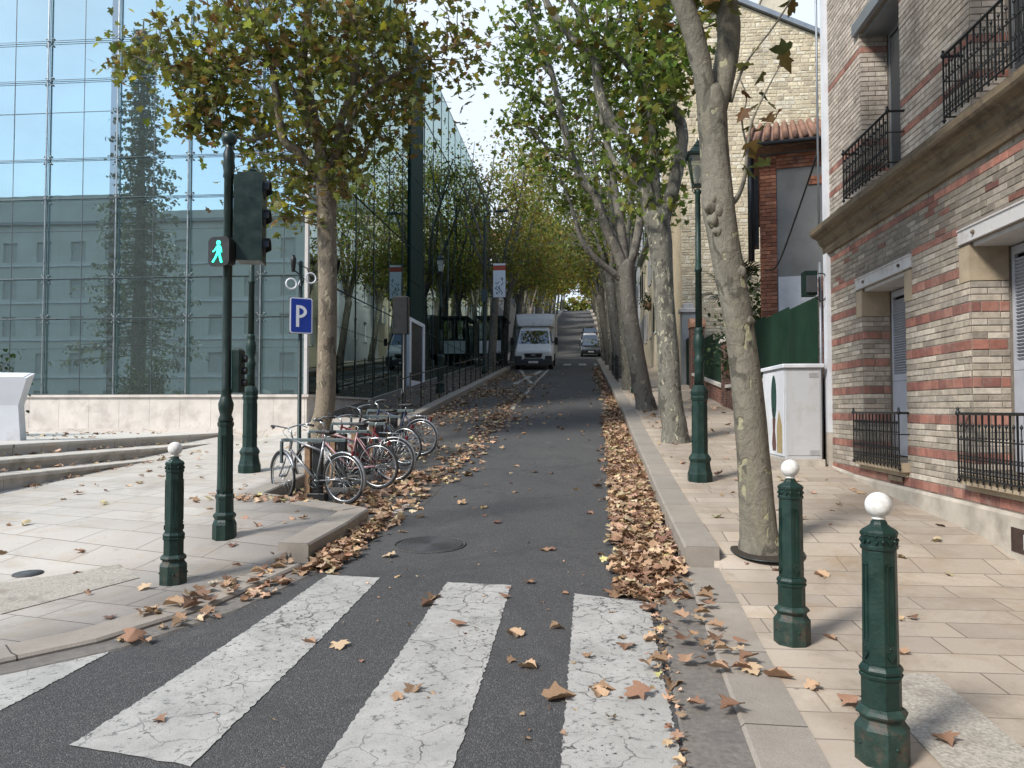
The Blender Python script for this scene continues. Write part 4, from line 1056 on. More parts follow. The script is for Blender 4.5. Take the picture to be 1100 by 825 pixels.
for u in (1.0, 1.6): bricks(mb, lambda u_, z, n: (u_, -n-.004, z), u, u+.3, [(6.66, 6.75, .15, OR, .5), (6.56, 6.66, .15, OR, .5)], [], rr, out=.03)
mb.build('brickwork', A['brick'], gh, fix=False)
mb = MB(); mb.prof([(-.35, 7.38), (-.35, 7.5), (3.5, 9.2), (7.4, 7.5), (7.4, 7.38), (3.5, 9.05)], -.3, 6.6, 'X')
rt = mb.build('roof', A['tile'], gh)
mb = MB()
for k in range(34):
    x = -.25+k*.2
    for j in range(16):
        y = -.40+j*.24; z = 7.54+j*.24*.44; mb.tube([(x, y-.02, z-.0), (x, y+.26, z+.115)], [.072, .06], 6)
mb.build('roof_tiles', A['brick'] if False else A['tile'], gh, fix=False)
mb = MB(); mb.tube([(-.32, -.42, 7.45), (6.7, -.42, 7.42)], .05, 8); mb.tube([(-.2, -.2, 4.9), (-.2, -.2, 7.35)], .07, 8); mb.build('gutter', A['black'], gh)
mb = MB(); mb.b2((-.22, .1, 5.3), (-.05, .5, 6.9)); mb.build('open_shutter', A['black'], gh)
mb = MB(); mb.b2((1.05, -.10, 3.1), (1.15, -.021, 4.0)); mb.build('vent_pipe', A['black'], gh)

# tall rubble stone gable
Ys = 30.4
sg = thing('stone_gable_house', 'tall house with windowless cream rubble stone gable behind the trees', 'house', (3.9, Ys, 0))
ridge_x, ridge_z = 2.1, 17.6
def top(u): return ridge_z-abs(u-ridge_x)*.46
mb = MB()
mb.loft([[(0, y, 0), (0, y, top(0)), (ridge_x, y, ridge_z), (9, y, top(9)), (9, y, 0)] for y in (0, 7.4)])
mb.build('wall', A['mortar_pale'], sg)
ST = [(.62, .53, .36), (.56, .47, .31), (.66, .57, .40), (.52, .43, .285), (.68, .61, .46), (.46, .38, .26)]
mb = MB(); rr = random.Random(11); z = 2.0
while z < 17.5:
    h_ = rr.uniform(.09, .20); u = -.0
    umax = min(8.9, ridge_x+(ridge_z-z-h_)/.46); umin = max(0, ridge_x-(ridge_z-z-h_)/.46)
    u = umin
    while u < umax:
        l_ = rr.uniform(.12, .42); b_ = min(u+l_, umax)
        if b_-u > .08:
            kf = rr.uniform(.85, 1.12); mb.cur = tuple(c*kf for c in rr.choice(ST)); o_ = rr.uniform(.008, .018); j = lambda: rr.uniform(0, .022)
            q = [(u+.008+j(), z+.006+j()), (b_-.008-j(), z+.006+j()), (b_-.008-j(), z+h_-.006-j()), (u+.008+j(), z+h_-.006-j())]
            bi = mb.add([(x, -.006, zz) for x, zz in q]+[(x+(-.02 if k in (1, 2) else .02), -o_, zz+(-.015 if k > 1 else .015)) for k, (x, zz) in enumerate(q)])
            mb.face([bi+4, bi+5, bi+6, bi+7])
            for k in range(4): mb.face([bi+k, bi+(k+1) % 4, bi+4+(k+1) % 4, bi+4+k])
        u += l_
    z += h_
mb.cur = None; mb.build('rubble_stonework', A['brick'], sg, fix=False)
mb = MB()
for s_, e_ in ((-.3, ridge_x), (ridge_x, 9.3)):
    mb.loft([[(s_, y, top(s_)+.03), (e_, y, top(e_)+.03), (e_, y, top(e_)+.22), (s_, y, top(s_)+.22)] for y in (-.18, 7.6)])
mb.build('roof', A['zinc'], sg)
for x_ in (3.6,):
    mb = MB(); mb.b2((x_, 1.5, 15.5), (x_+1.0, 2.2, 18.6)); mb.b2((x_-.06, 1.44, 18.6), (x_+1.06, 2.26, 18.75)); ch = mb.build('chimney', A['cream'], sg)
    mb = MB(); mb.lathe([(.1, 0), (.12, .3), (.09, .32)], 10, (x_+.3, 1.85, 18.75)); mb.lathe([(.1, 0), (.12, .3), (.09, .32)], 10, (x_+.7, 1.85, 18.75)); mb.build('chimney_pot', A['terra'], ch)

def street_house(label, x, y0, y1, side, zt, mat, seed, name='house', roofc='zinc', detail=True):
    """plain terrace house facing the street; side=+1 stands right of it"""
    rr = random.Random(seed); zb = g(y0)-.5; L_ = y1-y0; t = thing(name, label, 'house', (x, y0, 0), 0, 'houses further up the street')
    s = side; hol = []; z = g(y1)+1.1
    base = g(y1)+.2; stn = int((zt-base)/3.0); nb = max(2, int(L_/2.6))
    for k in range(stn):
        for i in range(nb):
            u = (i+.5)*L_/nb; hol.append((u-.5, u+.5, base+.9+k*3.0, base+2.5+k*3.0))
    f = MB(); wallcells(f, lambda a, b, c, d: f.b2((0, a, c), (s*.3, b, d)), 0, L_, zb, zt, hol); f.b2((s*.32, 0.02, zb), (s*9, L_-.02, zt-.01)); f.build('wall', mat, t)
    if True:
        for (a, b, c, d) in hol:
            f = MB(); f.b2((s*.14, a, c), (s*.19, a+.06, d)); f.b2((s*.14, b-.06, c), (s*.19, b, d)); f.b2((s*.14, (a+b)/2-.03, c), (s*.19, (a+b)/2+.03, d)); f.b2((s*.14, a+.06, d-.06), (s*.19, b-.06, d)); f.b2((-s*.05, a-.08, c-.09), (s*.12, b+.08, c-.002))
            w_ = f.build('window', A['signwhite'], t); f = MB(); f.b2((s*.19, a+.02, c+.02), (s*.21, b-.02, d-.02)); f.build('pane', A['winglass'], w_)
            if rr.random() < .6:
                f = MB()
                for sgn, u in ((-1, a), (1, b)): f.b2((-s*.06, u+(-.5 if sgn < 0 else .02), c), (-s*.02, u+(-.02 if sgn < 0 else .5), d))
                f.build('shutter', A['shutter'] if rr.random() < .7 else A['green_dk'], t)
    f = MB(); f.prof([(-s*.25, zt), (-s*.25, zt+.16), (s*4.5, zt+2.6), (s*9.2, zt+.16), (s*9.2, zt)], -.1, L_+.1, 'Y'); f.build('roof', A[roofc], t)
    f = MB(); f.b2((s*3.6, L_-.9, zt+.8), (s*4.6, L_-.3, zt+3.6)); f.build('chimney', A['terra'], t)
    return t
street_house('cream house with flower box on its window, right of the third plane tree', 3.85, 39, 51, 1, 11.0, A['cream'], 1)
HL = [(55, 66, 16.5, 'white'), (66, 80, 19, 'cream'), (80, 96, 20, 'greyrender'), (96, 118, 25, 'cream'), (118, 145, 29, 'white'), (145, 180, 30, 'cream'), (180, 226, 35, 'greyrender')]
for i, (a, b, zt, mm) in enumerate(HL):
    street_house(['white', 'cream', 'grey', 'second cream', 'second white', 'third cream', 'last grey'][i]+' house up the right side of the hill, '+['first', 'second', 'third', 'fourth', 'fifth', 'sixth', 'seventh'][i]+' past the cream house', 4.6, a, b, 1, zt, A['whitewall' if mm == 'white' else mm], 20+i)
HL = [(57.5, 68, 13.5, 'cream'), (68, 84, 17, 'white'), (84, 104, 20, 'greyrender'), (104, 130, 24, 'cream'), (130, 165, 28, 'white'), (165, 226, 34, 'cream')]
for i, (a, b, zt, mm) in enumerate(HL):
    street_house(['cream', 'white', 'grey', 'second cream', 'second white', 'last cream'][i]+' house up the left side of the hill, '+['first', 'second', 'third', 'fourth', 'fifth', 'sixth'][i]+' past the glass building', -8.0, a, b, -1, zt, A['whitewall' if mm == 'white' else mm], 40+i, roofc='tile')

# plants behind fence
def palm(label, loc, n, ln, seed, h=2.6):
    t = thing('palm_tree', label, 'tree', loc); rr = random.Random(seed)
    f = MB(); f.tube([(0, 0, -.3), (.05, 0, h*.5), (0, 0, h)], [.16, .13, .14], 10, True, .1, rr); f.build('trunk', A['bark3'], t)
    f = MB()
    for k in range(n):
        a = rr.uniform(0, 2*pi); e = rr.uniform(-.2, 1.1); d = Vector((cos(a)*cos(e), sin(a)*cos(e), sin(e))); L_ = ln*rr.uniform(.7, 1.1)
        p1 = Vector((0, 0, h))+d*L_*.5; side_ = d.cross(Vector((0, 0, 1))); side_.normalize(); upv = side_.cross(d)
        f.tube([(0, 0, h), tuple(p1)], .012, 4)
        for j in range(13):
            b = (j-6)/6*1.25; dd = (d*cos(b)+side_*sin(b)); L2 = L_*.5*rr.uniform(.8, 1); w2 = side_*cos(b)-d*sin(b)
            q0 = p1; q1 = p1+dd*L2*.6+upv*.02; q2 = p1+dd*L2-Vector((0, 0, .1)); bi = f.add([q0, q1+w2*.025, q2, q1-w2*.025]); f.face([bi, bi+1, bi+2, bi+3])
    f.build('fronds', M('palm_green', (.035, .065, .03), .5, 0, .35, 3, 0), t, fix=False); return t
palm('fan palm spreading dark fronds over the green fence left of the lamp post', (4.9, 24.6, g(24)+.2), 26, 1.5, 2, 3.2)
def shrub(label, loc, r, n, seed, pal, name='shrub', lsz=.10, sc=(1, 1, 1), h0=.2):
    t = thing(name, label, 'shrub' if name == 'shrub' else 'tree', loc); rr = random.Random(seed); rng = np.random.default_rng(seed)
    f = MB(); P = []
    for k in range(max(10, n//40)):
        a = rr.uniform(0, 2*pi); e = rr.uniform(.1, 1.5); q = Vector((cos(a)*cos(e)*sc[0], sin(a)*cos(e)*sc[1], sin(e)*sc[2]))*r*rr.uniform(.6, 1.05)+Vector((0, 0, h0+r*.3))
        f.tube([(0, 0, 0), tuple(q*.5+Vector((rr.uniform(-.1, .1), 0, .1))), tuple(q)], [.03, .02, .006], 4)
        for j in range(40): P.append((q.x*(s_ := rr.uniform(.55, 1.1))+rr.gauss(0, .13*r), q.y*s_+rr.gauss(0, .13*r), q.z*s_+rr.gauss(0, .13*r)))
    f.build('stems', A['bark3'], t, fix=False); P = np.array(P)
    leaf_mesh('foliage', P, rng.uniform(.6, 1.2, len(P))*lsz, palette(rng, len(P), *pal), rng, A['leaf'], t, False)
    return t
PAL_E = ([(.025, .05, .015), (.04, .07, .02), (.06, .09, .03)], [3, 3, 1])
shrub('dark evergreen shrub between the leaning plane tree and the grey gabled house', (4.7, 19.4, 2.0), 1.6, 2600, 4, PAL_E, lsz=.12, sc=(1, 1, 1.3))
shrub('bushy garden shrub rising behind the green fence right of the fan palm', (5.2, 22.6, 2.2), 1.5, 2200, 5, PAL_E, lsz=.12)
shrub('small dark evergreen standing beside the white lectern at the left edge', (-12.6, 14.6, 1.05), 1.0, 1800, 9, PAL_E, lsz=.10, sc=(1, 1, 1.7))
fp = thing('flower_pot', 'terracotta flower pot standing on the nearest dark brick pier of the garden wall', 'flower pot', (XF+.17, 20.9, g(20.8)+2.06))
mb = MB(); mb.lathe([(.10, 0), (.15, .26), (.17, .26), (.17, .32), (.14, .32), (.13, .27), (.001, .26)], 14); mb.build('pot', A['terra'], fp)
pn = np.random.default_rng(3); Pp = pn.normal(0, .14, (160, 3))+np.array([0, 0, .45]); leaf_mesh('foliage', Pp, pn.uniform(.06, .1, 160), palette(pn, 160, *PAL_E), pn, A['leaf'], fp, False)
fb = thing('flower_box', 'dark flower basket hanging on the cream house wall', 'flower basket', (3.72, 43.0, 7.4))
mb = MB(); mb.sphere((0, 0, 0), .28, 12, 8); mb.build('basket', A['wood'], fb)
Pp = pn.normal(0, .22, (260, 3))+np.array([0, 0, .15]); leaf_mesh('foliage', Pp, pn.uniform(.1, .16, 260), palette(pn, 260, *PAL_E), pn, A['leaf'], fb, False)

#=================================================================== BEHIND THE CAMERA (seen mirrored in the glass)
ab = thing('apartment_building', 'pale apartment building across the square, seen mirrored in the glass wall', 'building', (-86, -26, 0))
hol = [(2+i*3.1, 3.3+i*3.1, 1.5+k*3.2, 3.2+k*3.2) for i in range(31) for k in range(5)]
mb = MB(); wallcells(mb, lambda a, b, c, d: mb.b2((a, -.3, c), (b, 0, d)), 0, 98, -.5, 17.5, hol); mb.b2((0, -9, -.5), (98, -.32, 17.45)); mb.b2((8, -8, 17.5), (46, -1.5, 20.5)); mb.b2((50, -8, 17.76), (60, -1.0, 18.8)); mb.build('wall', A['squarewall'], ab)
for k in range(5):
    mb = MB(); mb.b2((0, .0, 1.1+k*3.2+.0), (98, .12, 1.25+k*3.2)); mb.build('string_course', A['whitewall'], ab)
for (a, b, c, d) in hol:
    mb = MB(); mb.b2((a, -.2, c), (b, -.17, d)); mb.build('window', A['faintwin'], ab)
mb = MB(); mb.b2((-.3, -9.2, 17.5), (98.3, .3, 17.75)); mb.build('roof', A['zinc'], ab)
cf = thing('conifer', 'tall dark conifer across the square, seen mirrored in the glass wall', 'tree', (-29, -12, 0)); rr = random.Random(8); rng = np.random.default_rng(8)
mb = MB(); mb.tube([(0, 0, -.3), (0, 0, 14), (0, 0, 27.5)], [.55, .3, .04], 10); mb.build('trunk', A['bark3'], cf)
P = []; mb = MB()
for k in range(230):
    z = 5+22*(k/230)**.9; a = k*2.4; L_ = (27.8-z)*.15*rr.uniform(.45, 1.35)+.3; e = Vector((cos(a)*L_, sin(a)*L_, z-.12*L_)); mb.tube([(0, 0, z), tuple(e)], [.05, .01], 4)
    for j in range(int(16+L_*14)): s_ = rr.uniform(.25, 1.05); P.append((e.x*s_+rr.gauss(0, .14), e.y*s_+rr.gauss(0, .14), z-.12*L_*s_+rr.gauss(-.12, .14)))
mb.build('branches', A['bark3'], cf, fix=False); P = np.array(P)
leaf_mesh('foliage', P, rng.uniform(.16, .32, len(P)), palette(rng, len(P), [(.15, .18, .12), (.19, .22, .15)], [1, 1]), rng, A['leaf'], cf, False)
#=================================================================== BOLLARDS, LAMPS, SIGNALS
OCT = pi/8
def octl(mb, prof, c=(0, 0, 0), n=8): mb.lathe([(r/cos(pi/8) if n == 8 else r, z) for r, z in prof], n, c, OCT if n == 8 else 0, smooth=False)
def panel_relief(mb, r, z0, z1, w=.024, th=.005, step=2):
    """raised narrow frames on four faces of an octagonal shaft"""
    for k in range(0, 8, step):
        a = k*pi/4; Mx = Matrix.Rotation(a, 3, 'Z')
        def bx(y, z, dy, dz): mb.box(Mx @ Vector((r+th/2-.001, y, z)), (th, dy, dz), M=Mx)
        bx(-w/2, (z0+z1)/2, .006, z1-z0); bx(w/2, (z0+z1)/2, .006, z1-z0); bx(0, z0, w, .006); bx(0, z1, w+.006, .006)
def heart(mb, r, z, k, s=.016):
    Mx = Matrix.Rotation(k*pi/4, 3, 'Z')
    pts = [(0, -1.5), (.5, -.7), (1, .1), (.95, .75), (.45, .95), (0, .55), (-.45, .95), (-.95, .75), (-1, .1), (-.5, -.7)]
    mb.loft([[Mx @ Vector((r+x, p*s, z+q*s)) for p, q in pts] for x in (-.001, .008)])
    mb.lathe([(.007, 0), (.005, .006), (.001, .007)], 6, tuple(Mx @ Vector((r, 0, z+s*2))), smooth=True)
def make_bollard(label, loc, rz):
    t = thing('bollard', label, 'bollard', loc, rz, 'green cast iron bollards with white ball tops')
    mb = MB(); k = 1.0
    octl(mb, [(.104, -.05), (.104, .148), (.098, .156), (.088, .17), (.082, .185), (.086, .195), (.098, .203), (.100, .212), (.090, .226), (.077, .236)])
    mb.build('base', A['rustbase'], t)
    mb = MB(); octl(mb, [(.0765, .237), (.0765, .355), (.083, .364), (.085, .374), (.078, .379), (.083, .386), (.085, .398), (.078, .410), (.0705, .418)]); mb.build('lower_section', A['green'], t)
    mb = MB(); octl(mb, [(.070, .42), (.066, .91), (.073, .918), (.073, .930), (.069, .934), (.069, .972), (.073, .978), (.073, .990), (.064, 1.0), (.045, 1.012), (.034, 1.022), (.030, 1.035), (.024, 1.04), (.001, 1.041)])
    sh = mb.build('shaft', A['green'], t)
    mb = MB(); panel_relief(mb, .0685, .52, .85)
    for k_ in range(8):
        if k_ % 2 == 0: heart(mb, .0695, .462, k_)
        heart(mb, .069, .952, k_, .010)
        Mx = Matrix.Rotation(k_*pi/4+pi/8, 3, 'Z'); mb.sphere(tuple(Mx @ Vector((.074, 0, .953))), .009, 8, 5)
    for k_ in (0, 2, 4, 6): mb.lathe([(.012, 0), (.012, .008), (.001, .010)], 8, (0, 0, 0)) if False else mb.sphere(tuple(Matrix.Rotation(k_*pi/4, 3, 'Z') @ Vector((.104, 0, .085))), .009, 8, 5)
    mb.build('ornament', A['green'], sh)
    mb = MB(); mb.lathe([(.026, 1.042), (.030, 1.048), (.020, 1.058)], 20); mb.sphere((0, 0, 1.105), .0565, 28, 18); mb.build('white_ball', A['whitepl'], t)
    return t
b1 = G(948, 819, h_right); b2 = G(851, 691, h_right); b3 = G(186, 627, h_left)
bo = make_bollard('green bollard with white ball top, nearest of the three, at the lower right corner', tuple(b1), .25)
dup(bo, tuple(b2), .15, 'green white-balled bollard between the nearest bollard and the leaning plane tree')
dup(bo, tuple(b3), .5, 'green white-balled bollard standing alone on the left pavement by the traffic light pole')

# lamp post
def make_lamp(label, loc, rz=0):
    t = thing('street_lamp', label, 'street lamp', loc, rz, 'old-style green lantern lamp posts')
    mb = MB(); octl(mb, [(.16, -.2), (.16, .10), (.150, .13), (.135, .20), (.128, .26), (.140, .285), (.145, .31), (.125, .35), (.105, .38)]); mb.build('base', A['green'], t)
    mb = MB(); octl(mb, [(.104, .38), (.098, 1.10), (.108, 1.12), (.112, 1.15), (.104, 1.17), (.112, 1.20), (.115, 1.23), (.100, 1.27), (.07, 1.32)]); lo_ = mb.build('pedestal', A['green'], t)
    mb = MB()
    for k in range(8): heart(mb, .102, .55, k, .020)
    panel_relief(mb, .100, .62, 1.04, .034, .006); mb.build('ornament', A['green'], lo_)
    mb = MB(); mb.lathe([(.07, 1.32), (.062, 1.50), (.066, 1.62), (.078, 1.66), (.062, 1.70), (.055, 1.76), (.072, 1.84), (.080, 1.92), (.068, 2.0), (.055, 2.03), (.062, 2.06), (.062, 2.09), (.050, 2.12)], 14); mb.build('baluster', A['green'], t)
    mb = MB()
    rings = []
    for z, r in ((2.12, .047), (2.9, .043), (2.905, .052), (2.95, .052), (2.955, .041), (3.98, .036), (4.0, .05), (4.04, .045), (4.06, .03)):
        rings.append([(r*(1-.10*(k % 2))*cos(2*pi*k/20), r*(1-.10*(k % 2))*sin(2*pi*k/20), z) for k in range(20)])
    mb.smooth = True; mb.loft(rings); mb.smooth = False; mb.build('shaft', A['green'], t)
    ln = MB(); zb, zt = 4.12, 4.50; rb_, rt_ = .075, .135
    for k in range(4):
        a = k*pi/2+pi/4; ln.tube([(rb_*cos(a)*1.41*.9, rb_*sin(a)*1.41*.9, zb), (rt_*cos(a)*1.3, rt_*sin(a)*1.3, zt)], .008, 5, False)
        ln.tube([(.03*cos(a), .03*sin(a), 3.99), (.09*cos(a), .09*sin(a), 4.05), (.09*cos(a), .09*sin(a), zb)], .008, 5)
    def sq(r, z): return [(r, r, z), (-r, r, z), (-r, -r, z), (r, -r, z)]
    ln.loft([sq(.07, zb-.03), sq(.074, zb)]); ln.loft([sq(.128, zt), sq(.150, zt+.02), (sq(.155, zt+.05)), sq(.125, zt+.06), sq(.09, zt+.12), sq(.05, zt+.15), sq(.055, zt+.17), sq(.03, zt+.20)])
    ln.lathe([(.02, zt+.2), (.028, zt+.22), (.012, zt+.25), (.001, zt+.29)], 8)
    lt = ln.build('lantern', A['green_dk'], t)
    gl = MB()
    for k in range(4):
        Mx = Matrix.Rotation(k*pi/2, 3, 'Z'); gl.loft([[Mx @ Vector((rb_*.93+x, -rb_*.9, zb+.004)), Mx @ Vector((rb_*.93+x, rb_*.9, zb+.004)), Mx @ Vector((.125+x, .118, zt-.004)), Mx @ Vector((.125+x, -.118, zt-.004))] for x in (-.004, 0)])
    gl.build('lantern_glass', A['lampglass'], lt)
    bl = MB(); bl.lathe([(.018, 4.10), (.018, 4.2), (.04, 4.24), (.045, 4.32), (.03, 4.38), (.001, 4.40)], 12); bl.build('bulb', A['signwhite'], lt)
    return t
p = G(752, 517, h_right); LA = make_lamp('green lamp post on the right pavement beside the leaning pale plane tree', tuple(p), 0)
p = G(268, 507, h_left); dup(LA, tuple(p), .3, 'green lamp post on the left pavement behind the traffic light, lantern among the leaves')
dup(LA, (1.75, 25.3, zright(1.75, 25.3)), 0, 'lamp post further up the right pavement, just behind the third plane tree')
dup(LA, (-4.75, 25.6, zleft(-4.75, 25.6)), 0, 'lamp post behind the railing in front of the dark side glass wall')
# tall modern street light
sl = thing('street_light', 'tall slim dark street light pole on the left pavement before the white van', 'street light', (-4.72, 37.2, zleft(-4.7, 37.2)))
mb = MB(); mb.lathe([(.14, -.2), (.14, .25), (.11, .3), (.10, 3.2), (.075, 3.3), (.05, 7.6), (.03, 7.9)], 12); mb.build('pole', A['green_dk'], sl)
mb = MB(); mb.tube([(0, 0, 7.7), (.25, 0, 7.95), (.7, 0, 8.0)], .03, 6); mb.bbox((.6, -.12, 7.96), (1.15, .12, 8.04), .02); mb.build('lamp_head', A['green_dk'], sl)
mb = MB(); mb.bbox((-.16, -.25, 3.5), (.16, -.10, 4.1), .02); mb.build('control_box', A['darksteel'], sl)
bn = thing('banner', 'white banner sign with red top hanging beside the tall street light pole', 'banner', (-4.30, 37.2, zleft(-4.7, 37.2)+3.75))
mb = MB(); mb.b2((-.0, -.02, 0), (.60, .02, 1.32)); mb.build('panel', A['signwhite'], bn)
mb = MB(); mb.b2((-.0, -.024, 1.33), (.60, .024, 1.56)); mb.build('red_heading', M('banner_red', (.45, .07, .03), .5), bn)
mb = MB(); mb.b2((-.0, -.024, 1.563), (.60, .024, 1.66)); mb.build('white_top', A['signwhite'], bn)
mb = MB(); rr = random.Random(4)
for k in range(14):
    x = rr.uniform(.12, .48); z = rr.uniform(.1, 1.05); mb.box((x, -.0235, z), (.03, .004, rr.uniform(.08, .2)), M=Matrix.Rotation(rr.uniform(-1, 1), 3, 'Y'))
mb.build('dark_marks', A['black'], bn)
mb = MB(); mb.tube([(-.36, 0, .05), (.62, 0, .05)], .018, 6); mb.tube([(-.36, 0, 1.6), (.0, 0, 1.6)], .018, 6); mb.build('bracket', A['green_dk'], bn)

# pedestrian / traffic signal pole
p = G(241, 578, h_left)
ts = thing('traffic_light', 'dark green traffic light pole with ball finial and green walking man signal, left pavement', 'traffic light', tuple(p), .12)
mb = MB(); octl(mb, [(.105, -.1), (.105, .13), (.095, .16), (.085, .18), (.10, .21), (.10, .225), (.078, .25), (.075, .37), (.083, .385), (.083, .41), (.070, .43), (.063, 1.08), (.072, 1.10), (.072, 1.13)]); mb.build('base', A['green'], ts)
mb = MB(); mb.lathe([(.070, 1.13), (.072, 1.16), (.055, 1.20), (.070, 1.26), (.074, 1.31), (.055, 1.37), (.048, 1.40), (.056, 1.43), (.046, 1.46), (.044, 3.55), (.056, 3.57), (.050, 3.62), (.060, 3.68), (.052, 3.74), (.058, 3.80), (.036, 3.86), (.045, 3.90)], 16)
mb.sphere((0, 0, 3.955), .075, 18, 12); mb.build('pole', A['green_dk'], ts)
mb = MB(); panel_relief(mb, .068, .50, 1.0, .024)
for k in range(8): heart(mb, .071, .455, k)
mb.build('ornament', A['green'], ts)
# main signal head, its back and side turned to us
rz_ = radians(7)
hd = MB(); Mh = Matrix.Rotation(rz_, 3, 'Z'); hc = Vector((.185, .07, 3.17))
def hp(v): return tuple(Mh @ Vector(v)+hc)
def hbox(mb, lo, hi): mb.box(hp([(a+b)/2 for a, b in zip(lo, hi)]), [abs(b-a) for a, b in zip(lo, hi)], M=Mh)
hbox(hd, (-.10, -.12, -.44), (.13, .12, .44)); hbox(hd, (-.135, -.10, -.42), (-.101, .10, .42)); hbox(hd, (.131, -.135, -.45), (.145, .135, .45))
for y in (-.06, 0, .06): hbox(hd, (-.142, y-.006, -.41), (-.1355, y+.006, .41))
hd_o = hd.build('signal_head', A['green_dk'], ts)
for z in (-.29, 0, .29):
    rings = []; mb = MB()
    for x, r in ((.146, .10), (.205, .10)):
        rings.append([hp((x - (0 if sin(a) > -.2 else (.06 if x > .2 else 0)), r*cos(a), z+r*sin(a))) for a in [radians(-20)+radians(220)*k/12 for k in range(13)]]+[hp((x-(0 if sin(a) > -.2 else (.06 if x > .2 else 0)), (r-.006)*cos(a), z+(r-.006)*sin(a))) for a in [radians(200)-radians(220)*k/12 for k in range(13)]])
    mb.loft(rings); mb.build('visor', A['black'], hd_o)
for z in (-.29, 0, .29): mb = MB(); mb.loft([[hp((x, .088*cos(2*pi*k/16), z+.088*sin(2*pi*k/16))) for k in range(16)] for x in (.1455, .152)]); mb.build('lens', A['rubber'], hd_o)
mb = MB()
for z in (2.95, 3.38): mb.tube([(0, 0, z), (.09, .03, z+.02), hp((-.1, 0, z-3.17-.02))], .028, 8)
mb.build('bracket', A['black'], ts)
# walking man signal facing us
pm = Vector((-.035, -.105, 2.80)); Mp = Matrix.Rotation(-.35, 3, 'Z')
def pp(v): return tuple(Mp @ Vector(v)+pm)
mb = MB()
def rrect(w, h, r, y, n=4): 
    pts = []
    for (sx, sy, a0) in ((1, 1, 0), (-1, 1, pi/2), (-1, -1, pi), (1, -1, 3*pi/2)):
        for k in range(n+1): a = a0+pi/2*k/n; pts.append(pp((sx*(w/2-r)+r*cos(a), y, sy*(h/2-r)+r*sin(a))))
    return pts
mb.loft([rrect(.20, .24, .03, .10), rrect(.23, .27, .04, .06), rrect(.245, .285, .05, .0), rrect(.245, .285, .05, -.03)]); so = mb.build('pedestrian_signal', A['black'], ts)
man = [[(.0, .095), (.016, .090), (.022, .075), (.016, .060), (0, .055), (-.016, .060), (-.022, .075), (-.016, .090)],
       [(-.012, .052), (.014, .052), (.026, .040), (.020, -.012), (-.016, -.012), (-.018, .030)],
       [(-.018, .048), (-.018, .022), (-.040, .002), (-.048, .012), (-.030, .030)], [(-.048, .012), (-.040, .002), (-.056, -.006), (-.060, .004)],
       [(.020, .048), (.034, .030), (.040, -.010), (.030, -.012), (.020, .020)],
       [(-.016, -.010), (.008, -.010), (-.022, -.060), (-.050, -.098), (-.066, -.090), (-.036, -.050)], [(.0, -.010), (.020, -.010), (.030, -.050), (.046, -.100), (.026, -.104), (.010, -.055)]]
mb = MB()
for i, pl in enumerate(man): y = -.032-.0006*i; mb.loft([[pp((x*1.12, yy, z*1.12)) for x, z in pl] for yy in (y, y-.002)])
mb.build('green_walking_man', A['green_man'], so)
mb = MB(); mb.tube([(-.02, -.05, 2.80), (0, 0, 2.80)], .04, 8); mb.build('bracket', A['black'], ts)
# small repeater at hand height
mb = MB(); mb.bbox((.055, -.03, 1.42), (.15, .12, 1.86), .02); rp = mb.build('repeater_head', A['green_dk'], ts)
mb = MB(); [mb.lathe([(.04, 0), (.04, .05), (.03, .05), (.028, .01), (.001, .01)], 12, (.165, .04, z)) for z in ()]
for z in (1.52, 1.64, 1.76): mb.loft([[(x, .045+.038*cos(2*pi*k/12), z+.038*sin(2*pi*k/12)) for k in range(12)] for x in (.151, .185)])
mb.build('visor', A['black'], rp)

# second signal, seen from behind, by the railing
q = (-4.45, 19.0); tz = zleft(*q)
t2 = thing('traffic_light', 'thin black pole with dark signal box seen from behind, in front of side glass wall', 'traffic light', (q[0], q[1], tz))
mb = MB(); mb.lathe([(.08, -.1), (.08, .2), (.05, .25), (.045, 3.0)], 12); mb.build('pole', A['black'], t2)
mb = MB(); mb.bbox((-.30, -.05, 2.05), (.10, .18, 3.0), .03); mb.build('signal_head', A['black'], t2)
for z in (2.25, 2.53, 2.81): mb = MB(); mb.tube([(-.1, .18, z), (-.1, .36, z)], .09, 12); mb.build('visor', A['black'], t2)

# parking sign
q = Vector((-4.65, 12.35)); tz = zleft(q.x, q.y)
pk = thing('parking_sign', 'blue square parking sign with white P on a dark post with white bicycle rings above', 'road sign', (q.x, q.y, tz), .62)
mb = MB(); mb.lathe([(.05, -.1), (.05, .1), (.035, .12), (.033, 3.31), (.025, 3.34)], 12); mb.build('post', A['green_dk'], pk)
mb = MB(); w_, h_ = .37, .60; zc = 2.42
def rr2(mb, w, h, r, y0, y1, zc):
    def rg(y):
        pts = []
        for (sx, sy, a0) in ((1, 1, 0), (-1, 1, pi/2), (-1, -1, pi), (1, -1, 3*pi/2)):
            for k in range(5): a = a0+pi/2*k/4; pts.append((sx*(w/2-r)+r*cos(a), y, zc+sy*(h/2-r)+r*sin(a)))
        return pts
    mb.loft([rg(y0), rg(y1)])
rr2(mb, .37, .59, .03, -.045, -.06, zc); sp_ = mb.build('white_border', A['signwhite'], pk)
mb = MB(); rr2(mb, .335, .555, .02, -.0605, -.063, zc); mb.build('blue_panel', A['signblue'], pk)
mb = MB(); mb.b2((-.085, -.066, zc-.19), (-.035, -.0635, zc+.17))
n = 14; ou = [(-.034+.125*sin(pi*k/n)*1.0, zc+.065+.105*cos(pi*k/n)) for k in range(n+1)]; inn = [(-.034+.075*sin(pi*k/n), zc+.065+.058*cos(pi*k/n)) for k in range(n+1)]
